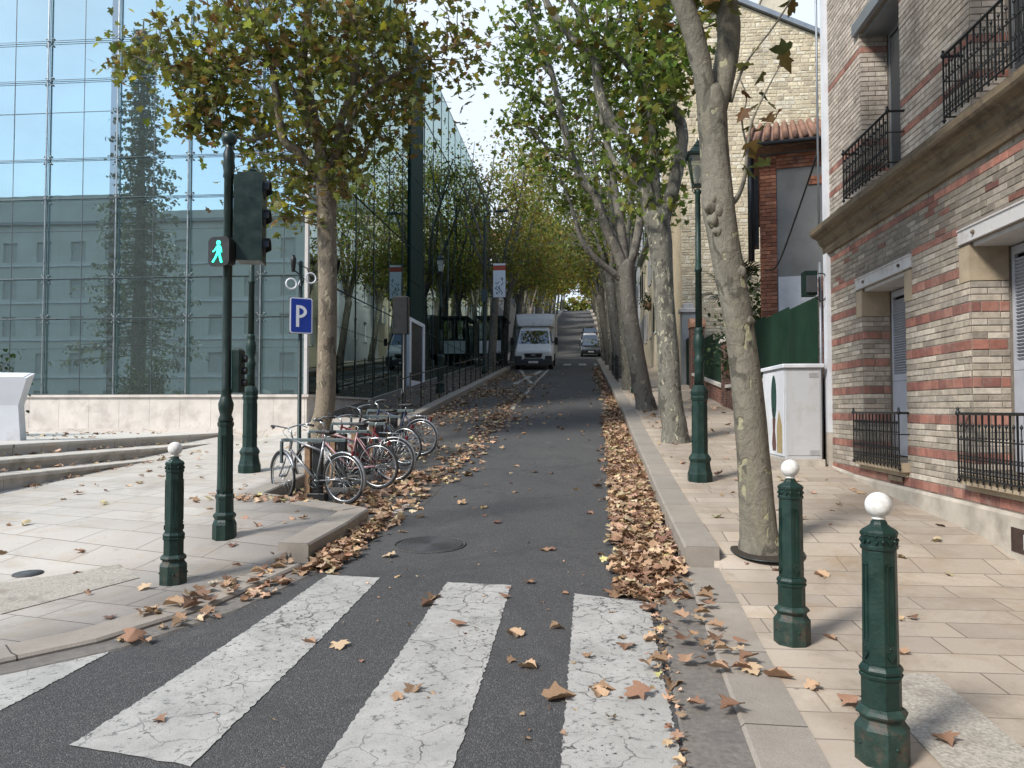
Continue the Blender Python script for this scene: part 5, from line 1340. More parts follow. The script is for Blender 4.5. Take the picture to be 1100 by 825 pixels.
for k in range(n):
    bi = mb.add([(x, y, z) for y in (-.0635, -.0665) for x, z in (ou[k], ou[k+1], inn[k+1], inn[k])])
    mb.face([bi+4, bi+5, bi+6, bi+7]); mb.face([bi, bi+1, bi+5, bi+4]); mb.face([bi+2, bi+3, bi+7, bi+6])
mb.build('letter_p', A['signwhite'], pk)
mb = MB(); mb.b2((-.19, -.044, zc-.30), (.19, -.03, zc+.30)); mb.build('back_plate', A['black'], pk)
mb = MB(); mb.ring((-.16, -.03, 2.94), .085, .014, 'Y', 22, 6); mb.ring((.16, -.03, 3.06), .085, .014, 'Y', 22, 6); mb.tube([(-.06, -.03, 2.90), (-.02, -.03, 3.00), (-.01, -.03, 2.92)], .012, 5); mb.build('bicycle_rings', A['signwhite'], pk)
mb = MB(); mb.tube([(0, -.02, 2.86), (.05, -.03, 3.04), (-.1, -.03, 3.16)], .012, 5); mb.lathe([(.03, 3.14), (.05, 3.36), (.02, 3.42)], 10, (-.13, -.03, 0)); mb.tube([(-.05, -.03, 3.28), (.1, -.03, 3.22), (.16, -.03, 3.06)], .010, 5); mb.build('ornament_arm', A['black'], pk)

# small pointed post
q = G(456, 460, h_left); pb = thing('iron_post', 'short thin black iron post with pointed tip at the kerb behind the bikes', 'post', (-3.95, q.y, zleft(-4.3, q.y)))
mb = MB(); mb.lathe([(.05, -.1), (.05, .12), (.038, .15), (.035, .72), (.045, .74), (.03, .78), (.001, .90)], 12); mb.build('shaft', A['black'], pb)
mb = MB(); mb.ring((0, 0, .6), .037, .008, 'Z', 14, 5); mb.build('collar', A['green_dk'], pb)

# railings on the left pavement
def fence_rail(label, x, y0, y1, zf, name='railing', hh=1.0, step=1.5, group='black pavement railings'):
    t = thing(name, label, 'railing', (x, y0, 0), 0, group); y = y0; n = max(1, round((y1-y0)/step))
    for k in range(n+1):
        yy = y0+(y1-y0)*k/n; z = zf(x, yy); f = MB(); f.box((0, yy-y0, z+hh/2-.02), (.035, .035, hh)); f.sphere((0, yy-y0, z+hh+.01), .03, 8, 5); f.build('post', A['black'], t)
    for hz in (hh-.06, .5, .12):
        f = MB(); f.tube([(0, (y1-y0)*k/n, zf(x, y0+(y1-y0)*k/n)+hz) for k in range(n+1)], .016, 6); f.build('rail', A['black'], t)
    return t
fence_rail('black railing along the left kerb between pointed post and lamp post', -4.42, 18.2, 25.0, zleft)
fence_rail('black railing along the left kerb up to the tall street light', -4.42, 26.2, 36.2, zleft)
fence_rail('black railing along the left kerb beside the parked white van', -4.42, 38.2, 44.0, zleft)
fence_rail('short black railing on the right kerb beside the far plane trunks', 1.42, 30.5, 36.5, zright, hh=1.0, step=1.0)
# inner railing close to glass
0 and fence_rail('thin dark handrail close to the side glass wall above the stone base', -6.25, 18.6, 29.0, zleft, name='handrail', hh=.95, step=1.8, group='handrails')

# lectern
lc = thing('lectern', 'white stone lectern with slanted reading face on the plaza at the left edge', 'lectern', (-10.05, 12.75, 1.055), .35)
mb = MB(); mb.loft([[(-.42, -.16, 0), (.20, -.16, 0), (.20, .16, 0), (-.42, .16, 0)], [(-.42, -.14, .62), (.15, -.14, .62), (.15, .16, .62), (-.42, .16, .62)], [(-.42, -.22, 1.10), (.30, -.22, 1.10), (.30, .20, 1.20), (-.42, .20, 1.20)]]); mb.build('body', A['whitewall'], lc)
mb = MB(); mb.loft([[(-.36, -.20, 1.112), (.24, -.20, 1.112), (.24, .17, 1.20), (-.36, .17, 1.20)], [(-.36, -.20, 1.118), (.24, -.20, 1.118), (.24, .17, 1.206), (-.36, .17, 1.206)]]); mb.build('reading_panel', A['signwhite'], lc)

#=================================================================== BIKE RACKS + BICYCLES
def rack(loc_, first=None, label=''):
    if first: return dup(first, loc_, 0, label)
    t = thing('bike_rack', label, 'bike rack', loc_, 0, 'bike racks in the kerb bay')
    mb = MB(); mb.bbox((-.11, -.045, -.1), (-.03, .045, .76), .006); mb.build('wooden_post', A['wood'], t)
    mb = MB(); mb.bbox((.0, -.05, .10), (.13, .05, .78), .008); mb.bbox((-.06, -.08, -.05), (.19, .08, .10), .01); mb.build('steel_post', A['black'], t)
    mb = MB(); mb.bbox((-.44, -.045, .79), (.46, .045, .835), .008); mb.bbox((-.46, -.03, .50), (-.43, .03, .80), .004); mb.build('top_bar', A['rackbar'], t)
    mb = MB(); mb.tube(smoothpath([(.15, 0, .7), (.26, 0, .6), (.25, 0, .3), (.14, 0, .2)], 4), .014, 6); mb.build('locking_loop', A['rackbar'], t)
    return t
RY = [10.15, 11.2, 12.25, 13.3, 14.35]
r0_ = rack((-3.62, RY[0], g(RY[0])+.004), None, 'wood and steel bike rack in the bay, nearest the camera, silver bicycle leaning on it')
for k, nm in enumerate(['second', 'third', 'fourth', 'farthest']): rack((-3.62, RY[k+1], g(RY[k+1])+.004), r0_, 'wood and steel bike rack in the kerb bay, '+nm+' from the camera')

def make_bike(label, loc_, rot, fc, fend, seed, rackc=True, tilt=.06, basket=False, step=False):
    """front wheel towards -x"""
    t = thing('bicycle', label, 'bicycle', loc_, (tilt, 0, rot), 'bicycles parked in the kerb bay'); Rw = .335; wb = 1.03
    steer = Matrix.Rotation(random.Random(seed).uniform(-.45, .25), 3, 'Z')
    hub_f = Vector((-wb*.5, 0, Rw)); hub_r = Vector((wb*.5, 0, Rw))
    for hub, Ms in ((hub_f, steer), (hub_r, Matrix.Identity(3))):
        f = MB(); f.ring(hub, Rw-.016, .018, 'Y', 40, 8, Ms); w_ = f.build('wheel', A['rubber'], t)
        f = MB(); f.ring(hub, Rw-.042, .010, 'Y', 40, 6, Ms); f.build('rim', A['steel'], w_)
        f = MB()
        for k in range(28):
            a = 2*pi*k/28; s_ = .028*(-1)**k; f.tube([hub+Ms @ Vector((.018*cos(a+.9*(-1)**(k//2)), s_, .018*sin(a+.9*(-1)**(k//2)))), hub+Ms @ Vector(((Rw-.045)*cos(a), 0, (Rw-.045)*sin(a)))], .0014, 3)
        f.tube([hub+Ms @ Vector((0, -.05, 0)), hub+Ms @ Vector((0, .05, 0))], .018, 10); f.build('spokes', A['steel'], w_)
    bb = Vector((.06, 0, .29)); st = Vector((.20, 0, .82)); sd_ = Vector((.225, 0, .92)); ht = Vector((-.345, 0, .86)); hb = Vector((-.385, 0, .68)); lg = .55 if step else .80
    f = MB(); f.tube([ht, hb], .020, 8); f.tube([hb+Vector((.01, 0, .02)), bb], .017, 8); f.tube([bb, st], .015, 8)
    f.tube([ht+Vector((.01, 0, -.03)), bb.lerp(st, lg-.05)], .015, 8)
    for s_ in (-1, 1):
        f.tube([bb+Vector((0, s_*.03, 0)), hub_r+Vector((0, s_*.06, 0))], .009, 6); f.tube([st+Vector((-.01, s_*.02, -.06)), hub_r+Vector((0, s_*.06, 0))], .008, 6)
    f.tube([bb+Vector((0, -.035, 0)), bb+Vector((0, .035, 0))], .022, 10); f.build('frame', fc, t)
    f = MB()
    for s_ in (-1, 1): f.tube([hb+Vector((-.005, s_*.02, -.02)), hb+steer @ Vector((-.03, s_*.055, -.12)), hub_f+steer @ Vector((0, s_*.055, 0))], [.013, .012, .008], 6)
    f.build('fork', fc, t)
    f = MB(); hs = ht+Vector((-.02, 0, .09)); f.tube([ht, hs, hs+steer @ Vector((-.07, 0, .03))], .013, 8)
    for s_ in (-1, 1): f.tube(smoothpath([tuple(hs+steer @ Vector(v)) for v in ((-.07, 0, .03), (-.09, s_*.12, .06), (-.04, s_*.25, .08), (.08, s_*.29, .06))], 4), .011, 7)
    hbz = f.build('handlebar', A['steel'], t)
    f = MB()
    for s_ in (-1, 1): f.tube([hs+steer @ Vector((-.02, s_*.265, .075)), hs+steer @ Vector((.09, s_*.292, .06))], .017, 8)
    f.build('grip', A['rubber'], hbz)
    f = MB(); 
    for s_ in (-1, 1): f.tube([hs+steer @ Vector((-.09, s_*.2, .07)), hs+steer @ Vector((-.02, s_*.26, .03))], .006, 5)
    f.tube(smoothpath([tuple(hs+steer @ Vector((-.08, .15, .07))), tuple(hs+Vector((-.16, .02, .0))), tuple(ht+Vector((-.03, 0, -.04)))], 4), .004, 4); f.build('brake_lever', A['plastic'], hbz)
    f = MB(); f.tube([st, sd_], .013, 8); f.build('seat_post', A['steel'], t)
    f = MB(); f.loft([[(sd_.x+x+dx*0, w*cos(a), sd_.z+.02+h*sin(a)) for a in [2*pi*k/10 for k in range(10)]] for x, w, h, dx in ((-.16, .012, .012, 0), (-.10, .026, .022, 0), (0, .045, .026, 0), (.07, .08, .032, 0), (.12, .078, .03, 0), (.14, .04, .012, 0))]); f.build('saddle', A['leather'], t)
    f = MB(); f.ring(bb+Vector((0, -.055, 0)), .085, .006, 'Y', 24, 5); 
    for k in range(5): a = k*1.257; f.tube([bb+Vector((0, -.055, 0)), bb+Vector((.085*cos(a), -.055, .085*sin(a)))], .005, 4)
    f.tube([bb+Vector((0, -.07, 0)), bb+Vector((.12, -.075, -.12))], .009, 6); f.tube([bb+Vector((0, .07, 0)), bb+Vector((-.12, .075, .12))], .009, 6)
    f.tube([bb+Vector((0, -.055, .085)), hub_r+Vector((0, -.055, .03))], .004, 4); f.tube([bb+Vector((0, -.055, -.085)), hub_r+Vector((0, -.055, -.03))], .004, 4); cs = f.build('crankset', A['darksteel'], t)
    for s_, v in ((-1, Vector((.12, -.12, -.12))), (1, Vector((-.12, .12, .12)))):
        f = MB(); f.box(tuple(bb+v), (.09, .08, .02)); f.build('pedal', A['plastic'], cs)
    if fend is not None:
        for hub, Ms, a0, a1 in ((hub_f, steer, radians(20), radians(165)), (hub_r, Matrix.Identity(3), radians(-25), radians(150))):
            f = MB(); n = 20; rings = []
            for k in range(n+1):
                a = a0+(a1-a0)*k/n; rings.append([tuple(hub+Ms @ Vector(((Rw+.018+dr)*cos(a), y, (Rw+.018+dr)*sin(a)))) for y, dr in ((-.026, -.012), (-.014, .002), (.014, .002), (.026, -.012), (.024, -.015), (-.024, -.015))])
            f.smooth = True; f.loft(rings); f.tube([hub+Ms @ Vector((0, .05, 0)), hub+Ms @ Vector(((Rw+.01)*cos(a0+.4), .024, (Rw+.01)*sin(a0+.4)))], .003, 4); f.build('mudguard', fend, t)
    if rackc:
        f = MB(); z = .73
        for s_ in (-1, 1): f.tube([(.28, s_*.05, z+.02), (.66, s_*.05, z)], .006, 5); f.tube([(.62, s_*.05, z), hub_r+Vector((0, s_*.065, 0))], .005, 5)
        for x in (.34, .44, .54, .65): f.tube([(x, -.05, z+.01), (x, .05, z+.01)], .005, 4)
        f.build('rear_rack', A['steel'] if fend is not A['plastic'] else A['plastic'], t)
    f = MB(); f.bbox((.70 if rackc else .66, -.03, .64), (.73 if rackc else .69, .03, .70), .006); f.build('rear_light', A['redp'], t)
    return t
bk = lambda y: g(y)+.006
make_bike('silver bicycle with pale mudguards, nearest in the row of parked bikes', (-3.58, 10.05-.02, bk(9.95)), -.36, A['silver'], A['silver'], 1, False, .03)
make_bike('pale pink bicycle second in the row, its bare rear wheel toward the road', (-3.45, 11.1, bk(11.05)), -.22, A['pinkp'], None, 2, True, .07)
make_bike('red bicycle with steel rear rack and mudguards in the middle of the row', (-3.38, 11.62, bk(11.6)), -.10, A['redp'], A['silver'], 3, True, -.05)
make_bike('black bicycle with dark tyres, fourth in the row of parked bikes', (-3.50, 13.1, bk(13.1)), -.30, A['plastic'], None, 4, False, .06)
make_bike('dark blue bicycle with silver mudguards, farthest of the parked bikes', (-3.45, 14.1, bk(14.1)), -.22, A['bluep'], A['silver'], 5, True, .04)

#=================================================================== VEHICLES
def make_wheel(t, x, y, r, w, name='wheel'):
    f = MB(); rings = []
    for xx, rr_ in ((-w/2, r*.7), (-w/2, r*.93), (-w*.3, r), (w*.3, r), (w/2, r*.93), (w/2, r*.7)): rings.append([(x+xx, y+rr_*cos(2*pi*k/24), r+rr_*sin(2*pi*k/24)) for k in range(24)])
    f.smooth = True; f.loft(rings); o = f.build(name, A['rubber'], t)
    f = MB(); s_ = 1 if x > 0 else -1
    f.loft([[(x+s_*xx, y+rr_*cos(2*pi*k/20), r+rr_*sin(2*pi*k/20)) for k in range(20)] for xx, rr_ in ((w*.5+.002, r*.66), (w*.5+.01, r*.62), (w*.42, r*.55), (w*.5, r*.2), (w*.54, r*.05))]); f.build('rim', A['silver'], o)
def sect(y, pts): # half section (x,z) mirrored
    return [(x, y, z) for x, z in pts]+[(-x, y, z) for x, z in reversed(pts)]
YV = 44.6; sl_ = atan(slope(47))
vn = thing('box_van', 'white box van parked facing downhill on the left side of the street', 'van', (-2.78, YV+3.0, g(YV+3.0)-.02), (sl_, 0, 0)); vn.scale = (1.08, 1.1, 1.12)
f = MB(); f.smooth = False
# cab: y from front (-3.0) to -0.9
cabs = [(-3.02, .98, .36, .60, .90), (-2.96, 1.0, .34, .62, 1.02), (-2.60, 1.02, .32, .64, 1.18), (-2.42, 1.02, .32, .64, 1.30)]
def cs_(y, hw, z0, z1, zt, wt=None): wt = wt or hw*.94; return sect(y, [(hw*.90, z0), (hw, z0+.12), (hw, z1), (hw*.99, (z1+zt)/2), (wt, zt-.04), (wt-.06, zt)])
f.loft([cs_(-3.02, .94, .42, .62, .92), cs_(-2.95, 1.0, .36, .66, 1.02), cs_(-2.50, 1.02, .32, .70, 1.24), cs_(-2.36, 1.02, .32, .72, 1.32, .93), cs_(-1.72, 1.02, .32, .9, 2.10, .80), cs_(-1.45, 1.02, .32, .95, 2.22, .80), cs_(-.85, 1.02, .32, .95, 2.26, .80)])
f.build('cab', A['truckwhite'], vn)
def wsp(s, v): # on windscreen plane
    y = -2.36+(.64)*v; z = 1.32+.78*v; return y, z
f = MB(); o_ = .012
q = [(-.84, .04), (.84, .04), (.73, .93), (-.73, .93)]; q2 = []
f.loft([[(x, -2.36+.64*v-d*.77, 1.30+.78*v+d*.63) for x, v in q] for d in (.004, .014)]); f.build('windscreen', A['carglass'], vn)
f = MB()
for x0, x1 in ((-.7, -.02), (.06, .7)): f.tube([(x0, -2.40, 1.335), (x1, -2.13, 1.60)], .008, 4)
f.build('wiper', A['plastic'], vn)
f = MB()
for s_ in (-1, 1): f.loft([[(s_*(1.0+o), -2.25, 1.36), (s_*(1.0+o), -1.15, 1.36), (s_*(.86+o), -1.15, 2.02), (s_*(.87+o), -1.78, 2.02)] for o in (.012, .024)])
f.build('side_window', A['carglass'], vn)
f = MB(); f.bbox((-.99, -3.10, .26), (.99, -2.75, .56), .05); f.b2((-.50, -3.06, .56), (.50, -2.95, .60)); f.bbox((.62, -3.075, .5), (1.0, -2.7, .74), .04); f.bbox((-1.0, -3.075, .5), (-.62, -2.7, .74), .04); f.build('bumper', A['bumper'], vn)
f = MB(); f.prof([(-.52, .68), (.52, .68), (.44, .86), (-.44, .86)], -3.07, -3.0, 'X') if False else f.loft([[(x, y, z) for x, z in ((-.42, .64), (.42, .64), (.50, .86), (-.50, .86))] for y in (-3.05, -2.99)]); f.build('grille', A['plastic'], vn)
f = MB(); f.loft([[(x, y, z) for x, z in ((-.12, .74), (.12, .74), (.12, .82), (-.12, .82))] for y in (-3.062, -3.051)]); f.build('badge', A['silver'], vn)
for s_ in (-1, 1):
    f = MB(); f.loft([[(s_*.60, -3.00, .78), (s_*.97, -2.94, .82), (s_*.96, -2.72, 1.10), (s_*.72, -2.86, 1.02)], [(s_*.60, -3.02, .78), (s_*.985, -2.96, .82), (s_*.975, -2.72, 1.12), (s_*.72, -2.89, 1.04)]]); f.build('headlight', A['headlamp'], vn)
    f = MB(); f.tube([(s_*.98, -2.15, 1.42), (s_*1.12, -2.18, 1.45)], .03, 6); f.bbox((s_*1.20-.10, -2.26, 1.28), (s_*1.20+.10, -2.12, 1.68), .03); f.build('wing_mirror', A['plastic'], vn)
f = MB(); f.b2((-.26, -3.115, .36), (.26, -3.101, .47)); f.build('number_plate', A['plate'], vn)
# box body
f = MB(); f.bbox((-1.09, -.78, .75), (1.09, 3.2, 2.95), .02); f.build('cargo_box', A['boxside'], vn)
f = MB(); f.loft([sect(-1.62, [(.86, 2.28), (.90, 2.32), (.88, 2.34), (.5, 2.35)]), sect(-1.40, [(1.0, 2.24), (1.04, 2.4), (1.00, 2.62), (.6, 2.66)]), sect(-1.02, [(1.05, 2.2), (1.07, 2.4), (1.05, 2.86), (.6, 2.90)]), sect(-.79, [(1.07, 2.1), (1.085, 2.4), (1.08, 2.90), (.6, 2.94)])]); f.build('wind_deflector', A['boxwhite'], vn)
f = MB(); f.b2((-1.07, -.90, .8), (1.07, -.781, 2.9)); f.build('box_front', A['boxwhite'], vn)
f = MB(); f.b2((-.45, -2.6, .40), (.45, 3.1, .74)); f.b2((-1.0, 1.0, .42), (1.0, 1.1, .74)); f.build('chassis', A['rubber'], vn)
for x, y in ((-.90, -2.12), (.90, -2.12), (-.90, 1.75), (.90, 1.75)): make_wheel(vn, x, y, .345, .22)

def make_car(label, loc_, rot, paint, group='cars parked on the right up the hill'):
    t = thing('parked_car', label, 'car', loc_, rot, group); f = MB()
    def s(y, hw, z0, zb, zt=None, wt=None):
        zt = zt or zb; wt = wt or hw*.86
        return sect(y, [(hw*.86, z0), (hw, z0+.14), (hw, zb-.06), (hw*.96, zb), (wt, max(zt-.03, zb+.001)), (wt*.8, max(zt, zb+.002))])
    f.loft([s(-2.0, .70, .32, .60), s(-1.92, .80, .24, .68), s(-1.4, .84, .22, .80), s(-1.0, .85, .22, .88), s(-.35, .85, .22, .90, 1.36, .62), s(.1, .85, .22, .92, 1.45, .62), s(1.2, .85, .22, .92, 1.42, .60), s(1.75, .84, .24, .92, 1.1, .66), s(1.92, .78, .3, .85)]); f.build('body', paint, t)
    f = MB(); f.loft([[(x, -1.0+.65*v-.05, .90+.46*v+.03) for x, v in ((-.74, .02), (.74, .02), (.60, .92), (-.60, .92))], [(x, -1.0+.65*v-.06, .90+.46*v+.045) for x, v in ((-.74, .02), (.74, .02), (.60, .92), (-.60, .92))]]); f.build('windscreen', A['carglass'], t)
    f = MB()
    for q in (-1, 1): f.loft([[(q*(.83+o), -.75, .95), (q*(.83+o), 1.5, .96), (q*(.66+o), 1.15, 1.34), (q*(.66+o), -.25, 1.32)] for o in (.01, .02)])
    f.build('side_window', A['carglass'], t)
    f = MB(); f.b2((-.40, -2.03, .42), (.40, -1.98, .56)); f.b2((-.70, -2.025, .26), (.70, -1.96, .38)); f.build('grille', A['plastic'], t)
    f = MB(); f.b2((-.25, -2.045, .40), (.25, -2.031, .50)); f.build('number_plate', A['plate'], t)
    for q in (-1, 1):
        f = MB(); f.loft([[(q*.48, -2.0, .56), (q*.80, -1.90, .58), (q*.80, -1.75, .72), (q*.52, -1.93, .68)], [(q*.48, -2.03, .56), (q*.825, -1.92, .58), (q*.825, -1.75, .74), (q*.52, -1.96, .70)]]); f.build('headlight', A['headlamp'], t)
        f = MB(); f.bbox((q*.95-.08, -.78, .90), (q*.95+.08, -.66, 1.04), .02); f.build('wing_mirror', paint, t)
    for x, y in ((-.76, -1.25), (.76, -1.25), (-.76, 1.3), (.76, 1.3)): make_wheel(t, x, y, .31, .19)
    return t
sl2 = atan(slope(72))
make_car('dark grey car parked on the right beyond the far crossing, nearest of the cars', (.78, 68, g(68)+.01), (atan(slope(68)), 0, 0), A['cargrey'])
make_car('white car parked directly behind the dark grey car', (.80, 77, g(77)+.01), (atan(slope(77)), 0, 0), A['truckwhite'])
make_car('black car parked behind the white car up the hill', (.90, 85, g(85)+.01), (atan(slope(83)), 0, 0), A['carblack'])

# bus shelter
bs = thing('bus_shelter', 'glass bus shelter with dark frame behind the trunk left of the white van', 'bus shelter', (-6.2, 46.0, g(46)+.17), 0)
for x, y in ((0, 0), (1.4, 0), (0, 3.2), (1.4, 3.2)):
    f = MB(); f.b2((x-.04, y-.04, -.3), (x+.04, y+.04, 2.9)); f.build('post', A['black'], bs)
f = MB(); f.bbox((-.15, -.2, 2.905), (1.65, 3.4, 3.02), .02); f.build('roof', A['green_dk'], bs)
f = MB(); f.b2((.05, -.01, 1.62), (1.35, .01, 2.75)); f.b2((.05, 3.19, .3), (1.35, 3.21, 2.6)); f.b2((-.01, .06, .5), (.01, 3.1, 2.7)); f.build('glass_panel', A['winglass'], bs)
f = MB(); f.b2((.05, -.015, .75), (1.35, .015, 1.52)); f.build('white_panel', A['signwhite'], bs)
f = MB(); f.b2((.04, -.03, 1.535), (1.36, .03, 1.60)); f.build('rail', A['black'], bs)
f = MB(); f.bbox((.15, .5, .42), (.5, 2.7, .48), .01); f.b2((.25, .8, -.1), (.35, .9, .42)); f.b2((.25, 2.3, -.1), (.35, 2.4, .42)); f.build('bench', A['wood'], bs)
# far no-entry style round sign
rs = thing('road_sign', 'small round red road sign on a post up the hill on the left kerb', 'road sign', (-4.3, 72, g(72)+.17))
f = MB(); f.lathe([(.04, -.2), (.04, 2.9)], 8); f.build('post', A['darksteel'], rs)
f = MB(); f.loft([[(.32*cos(2*pi*k/20), y, 2.7+.32*sin(2*pi*k/20)) for k in range(20)] for y in (-.06, -.045)]); f.build('red_disc', A['redp'], rs)
f = MB(); f.b2((-.22, -.066, 2.64), (.22, -.061, 2.76)); f.build('white_bar', A['signwhite'], rs)

#=================================================================== TREES
def knots(base, lst, D):
    res = []
    for px, py, r in lst:
        v = px2rel(base, px, py, D); res.append((*v, r*D/F))
    return res
# left plane
bL = G(350, 473, h_left); bL = Vector((-4.95, 14.25, zleft(-4.95, 14.25))); D = bL.y*cos(YAW)-bL.x*sin(YAW)*1.0
D = bL.y*cos(YAW)-bL.x*sin(YAW)
D1 = D
tr = [(0, 0, -.3, .27), (0, 0, .05, .235), (0, 0, .35, .20)]+knots(bL, [(350, 430, 10.5), (351, 360, 10), (352, 290, 10), (351, 235, 10.5), (350, 200, 11), (349, 180, 10)], D1)
def kl_(pts, D, dy=0): # limb with drift in depth
    out_ = []
    for i, (px, py, r) in enumerate(pts):
        out_.append((*px2rel(bL, px, py, D+dy*i), r*D/F))
    return out_
limbs = [kl_([(349, 190, 7), (342, 150, 6.5), (333, 109, 6), (325, 70, 5.5), (330, 20, 5), (338, -40, 4), (345, -120, 2)], D1, .05),
         kl_([(344, 195, 5), (322, 165, 5), (305, 150, 4.6), (297, 104, 4.2), (290, 55, 3.6), (272, 18, 3), (250, -40, 2)], D1, -.15),
         kl_([(353, 190, 6), (362, 160, 5.5), (366, 131, 5), (377, 100, 4.6), (385, 54, 4), (391, 0, 3.2), (400, -60, 2)], D1, .12),
         kl_([(360, 170, 3.5), (378, 128, 3.2), (400, 95, 2.8), (430, 78, 2.4), (465, 60, 1.8), (500, 45, 1)], D1, -.08),
         kl_([(350, 150, 3), (328, 120, 2.6), (290, 60, 2), (255, 70, 1.5), (200, 80, 1), (120, 50, .5)], D1, -.1),
         kl_([(300, 140, 2.4), (270, 150, 2), (235, 140, 1.4), (210, 125, .8)], D1, -.1),
         kl_([(352, 200, 2.6), (378, 185, 2.2), (400, 150, 1.6), (420, 120, 1)], D1, .2)]
def blob(base, px, py, rx, ry, D, depth, n): 
    v = px2rel(base, px, py, D); return (v[0], v[1], v[2], rx*D/F, depth, ry*D/F, n)
bl = [blob(bL, 215, 55, 60, 55, D1, 1.6, 26), blob(bL, 300, 40, 90, 60, D1, 2.4, 52), blob(bL, 400, 45, 80, 62, D1, 2.4, 50), blob(bL, 480, 55, 42, 55, D1, 1.6, 15),
      blob(bL, 245, 110, 60, 40, D1, 1.6, 22), blob(bL, 330, 130, 85, 60, D1, 2.2, 34), blob(bL, 405, 125, 45, 45, D1, 1.8, 15), blob(bL, 275, 190, 55, 38, D1, 1.2, 14),
      blob(bL, 300, 225, 40, 28, D1, .8, 7), blob(bL, 375, 185, 35, 45, D1, 1.2, 9), blob(bL, 135, 62, 38, 22, D1, .7, 5), blob(bL, 210, 140, 30, 25, D1, .8, 5), blob(bL, 320, -60, 190, 60, D1, 2.6, 60), blob(bL, 450, 100, 30, 40, D1, 1.0, 5)]
make_tree('plane tree with olive-brown leaves on the left pavement behind the parked bicycles', tuple(bL), tr, limbs, bl, 3, A['bark4'], PAL_L, 22, .150, True, 'street plane trees on the left', .010)

# right near leaning plane
b0 = G(816, 592, h_right); D = b0.y*cos(YAW)-b0.x*sin(YAW)
def kn(b, D, pts, dy=0): return [(*px2rel(b, px, py, D+dy*i), r*D/F) for i, (px, py, r) in enumerate(pts)]
tr = [(.03, 0, -.25, .25), (.02, 0, .02, .20), (.0, 0, .16, .172)]+kn(b0, D, [(813, 540, 18.5), (807, 470, 17), (800, 400, 16), (792, 340, 15.5), (785, 300, 15.5), (777, 255, 16), (772, 222, 17.5), (770, 190, 16), (767, 150, 15), (765, 118, 16), (764, 100, 14)])
limbs = [kn(b0, D, [(762, 125, 12), (757, 90, 11), (750, 55, 11), (740, 20, 11.5), (730, -10, 11), (715, -70, 9), (690, -150, 6), (660, -260, 3)], -.03),
         kn(b0, D, [(766, 125, 13), (774, 95, 13), (781, 60, 13), (783, 30, 12.5), (781, 0, 12), (786, -60, 10), (800, -140, 7), (820, -260, 3)], .05),
         kn(b0, D, [(772, 228, 3.5), (782, 222, 3.2), (792, 212, 3.0), (800, 190, 2.4), (803, 160, 1.8), (808, 130, 1.4), (822, 100, 1.0), (838, 70, .7)], -.03),
         kn(b0, D, [(803, 160, 1.3), (797, 130, 1.0), (802, 105, .8), (795, 85, .6)], -.03),
         kn(b0, D, [(785, 110, 2), (800, 70, 1.4), (830, 30, 1), (850, 0, .8)], -.1)]
bl = [blob(b0, 700, -170, 190, 90, D, 2.0, 36), blob(b0, 830, -180, 170, 90, D, 2.2, 36), blob(b0, 760, -330, 220, 90, D, 2.2, 40), blob(b0, 745, -15, 40, 22, D, .6, 5)]
t = make_tree('pale smooth plane tree with knotted leaning trunk, nearest on the right pavement', tuple(b0), tr, limbs, bl, 12, A['bark1'], PAL_L, 20, .16, True, 'street plane trees on the right', .006)
SP = [(838, 53), (846, 68), (815, 84), (803, 101), (822, 103), (809, 114), (796, 124), (829, 114), (836, 120), (827, 129), (816, 139), (803, 136), (812, 150), (807, 161), (816, 178), (806, 186), (843, 4), (850, 10), (797, 70)]
PP = np.array([px2rel(b0, x, y, D-.12+.03*(i % 3)) for i, (x, y) in enumerate(SP)]); rs = np.random.default_rng(5)
leaf_mesh('sprig_leaves', PP, rs.uniform(.11, .19, len(SP)), palette(rs, len(SP), [(.10, .11, .03), (.13, .10, .03), (.14, .07, .025)], [3, 2, 1]), rs, A['leaf'], t, True)
mb = MB(); rr = random.Random(2)
for px, py, r in ((762, 222, 7), (768, 214, 6), (774, 226, 8), (766, 236, 7), (776, 238, 6), (770, 248, 5), (780, 230, 5), (795, 292, 6), (806, 345, 5), (783, 285, 4), (812, 430, 4)):
    mb = MB(); v = px2rel(b0, px, py, D-.10); q = r*D/F*.9; mb.smooth = True
    mb.loft([[(v[0]+q*sin(th)*cos(a)*(1+.25*sin(3*a+px)+.12*sin(5*a+py)), v[1]+q*.8*sin(th)*sin(a)*(1+.25*sin(3*a+px)), v[2]-q*cos(th)*(1.1+.2*sin(2*a+py))) for a in [2*pi*k/14 for k in range(14)]] for th in [.02]+[pi*k/9 for k in range(1, 9)]+[pi-.02]])
    mb.build('burl', A['bark1'], t)
mb = MB(); mb.ring((0, 0, .004), .40, .012, 'Z', 30, 4); mb.build
tp_ = thing('tree_pit', 'round dark hole of soil in the paving around the leaning plane tree', 'tree pit', (b0.x+.06, b0.y-.03, b0.z+.004), (atan(slope(b0.y)+.06), 0, 0)); tp_.scale = (.88,)*3
f = MB(); f.lathe([(.36, 0), (.36, .004), (.34, .005), (.001, .006)], 30, smooth=False); f.build('soil', M('soil', (.035, .026, .018), .95, 0, .4, 20, .6), tp_)
f = MB(); f.ring((0, 0, .0), .362, .006, 'Z', 36, 4); f.build('rim', A['darksteel'], tp_)

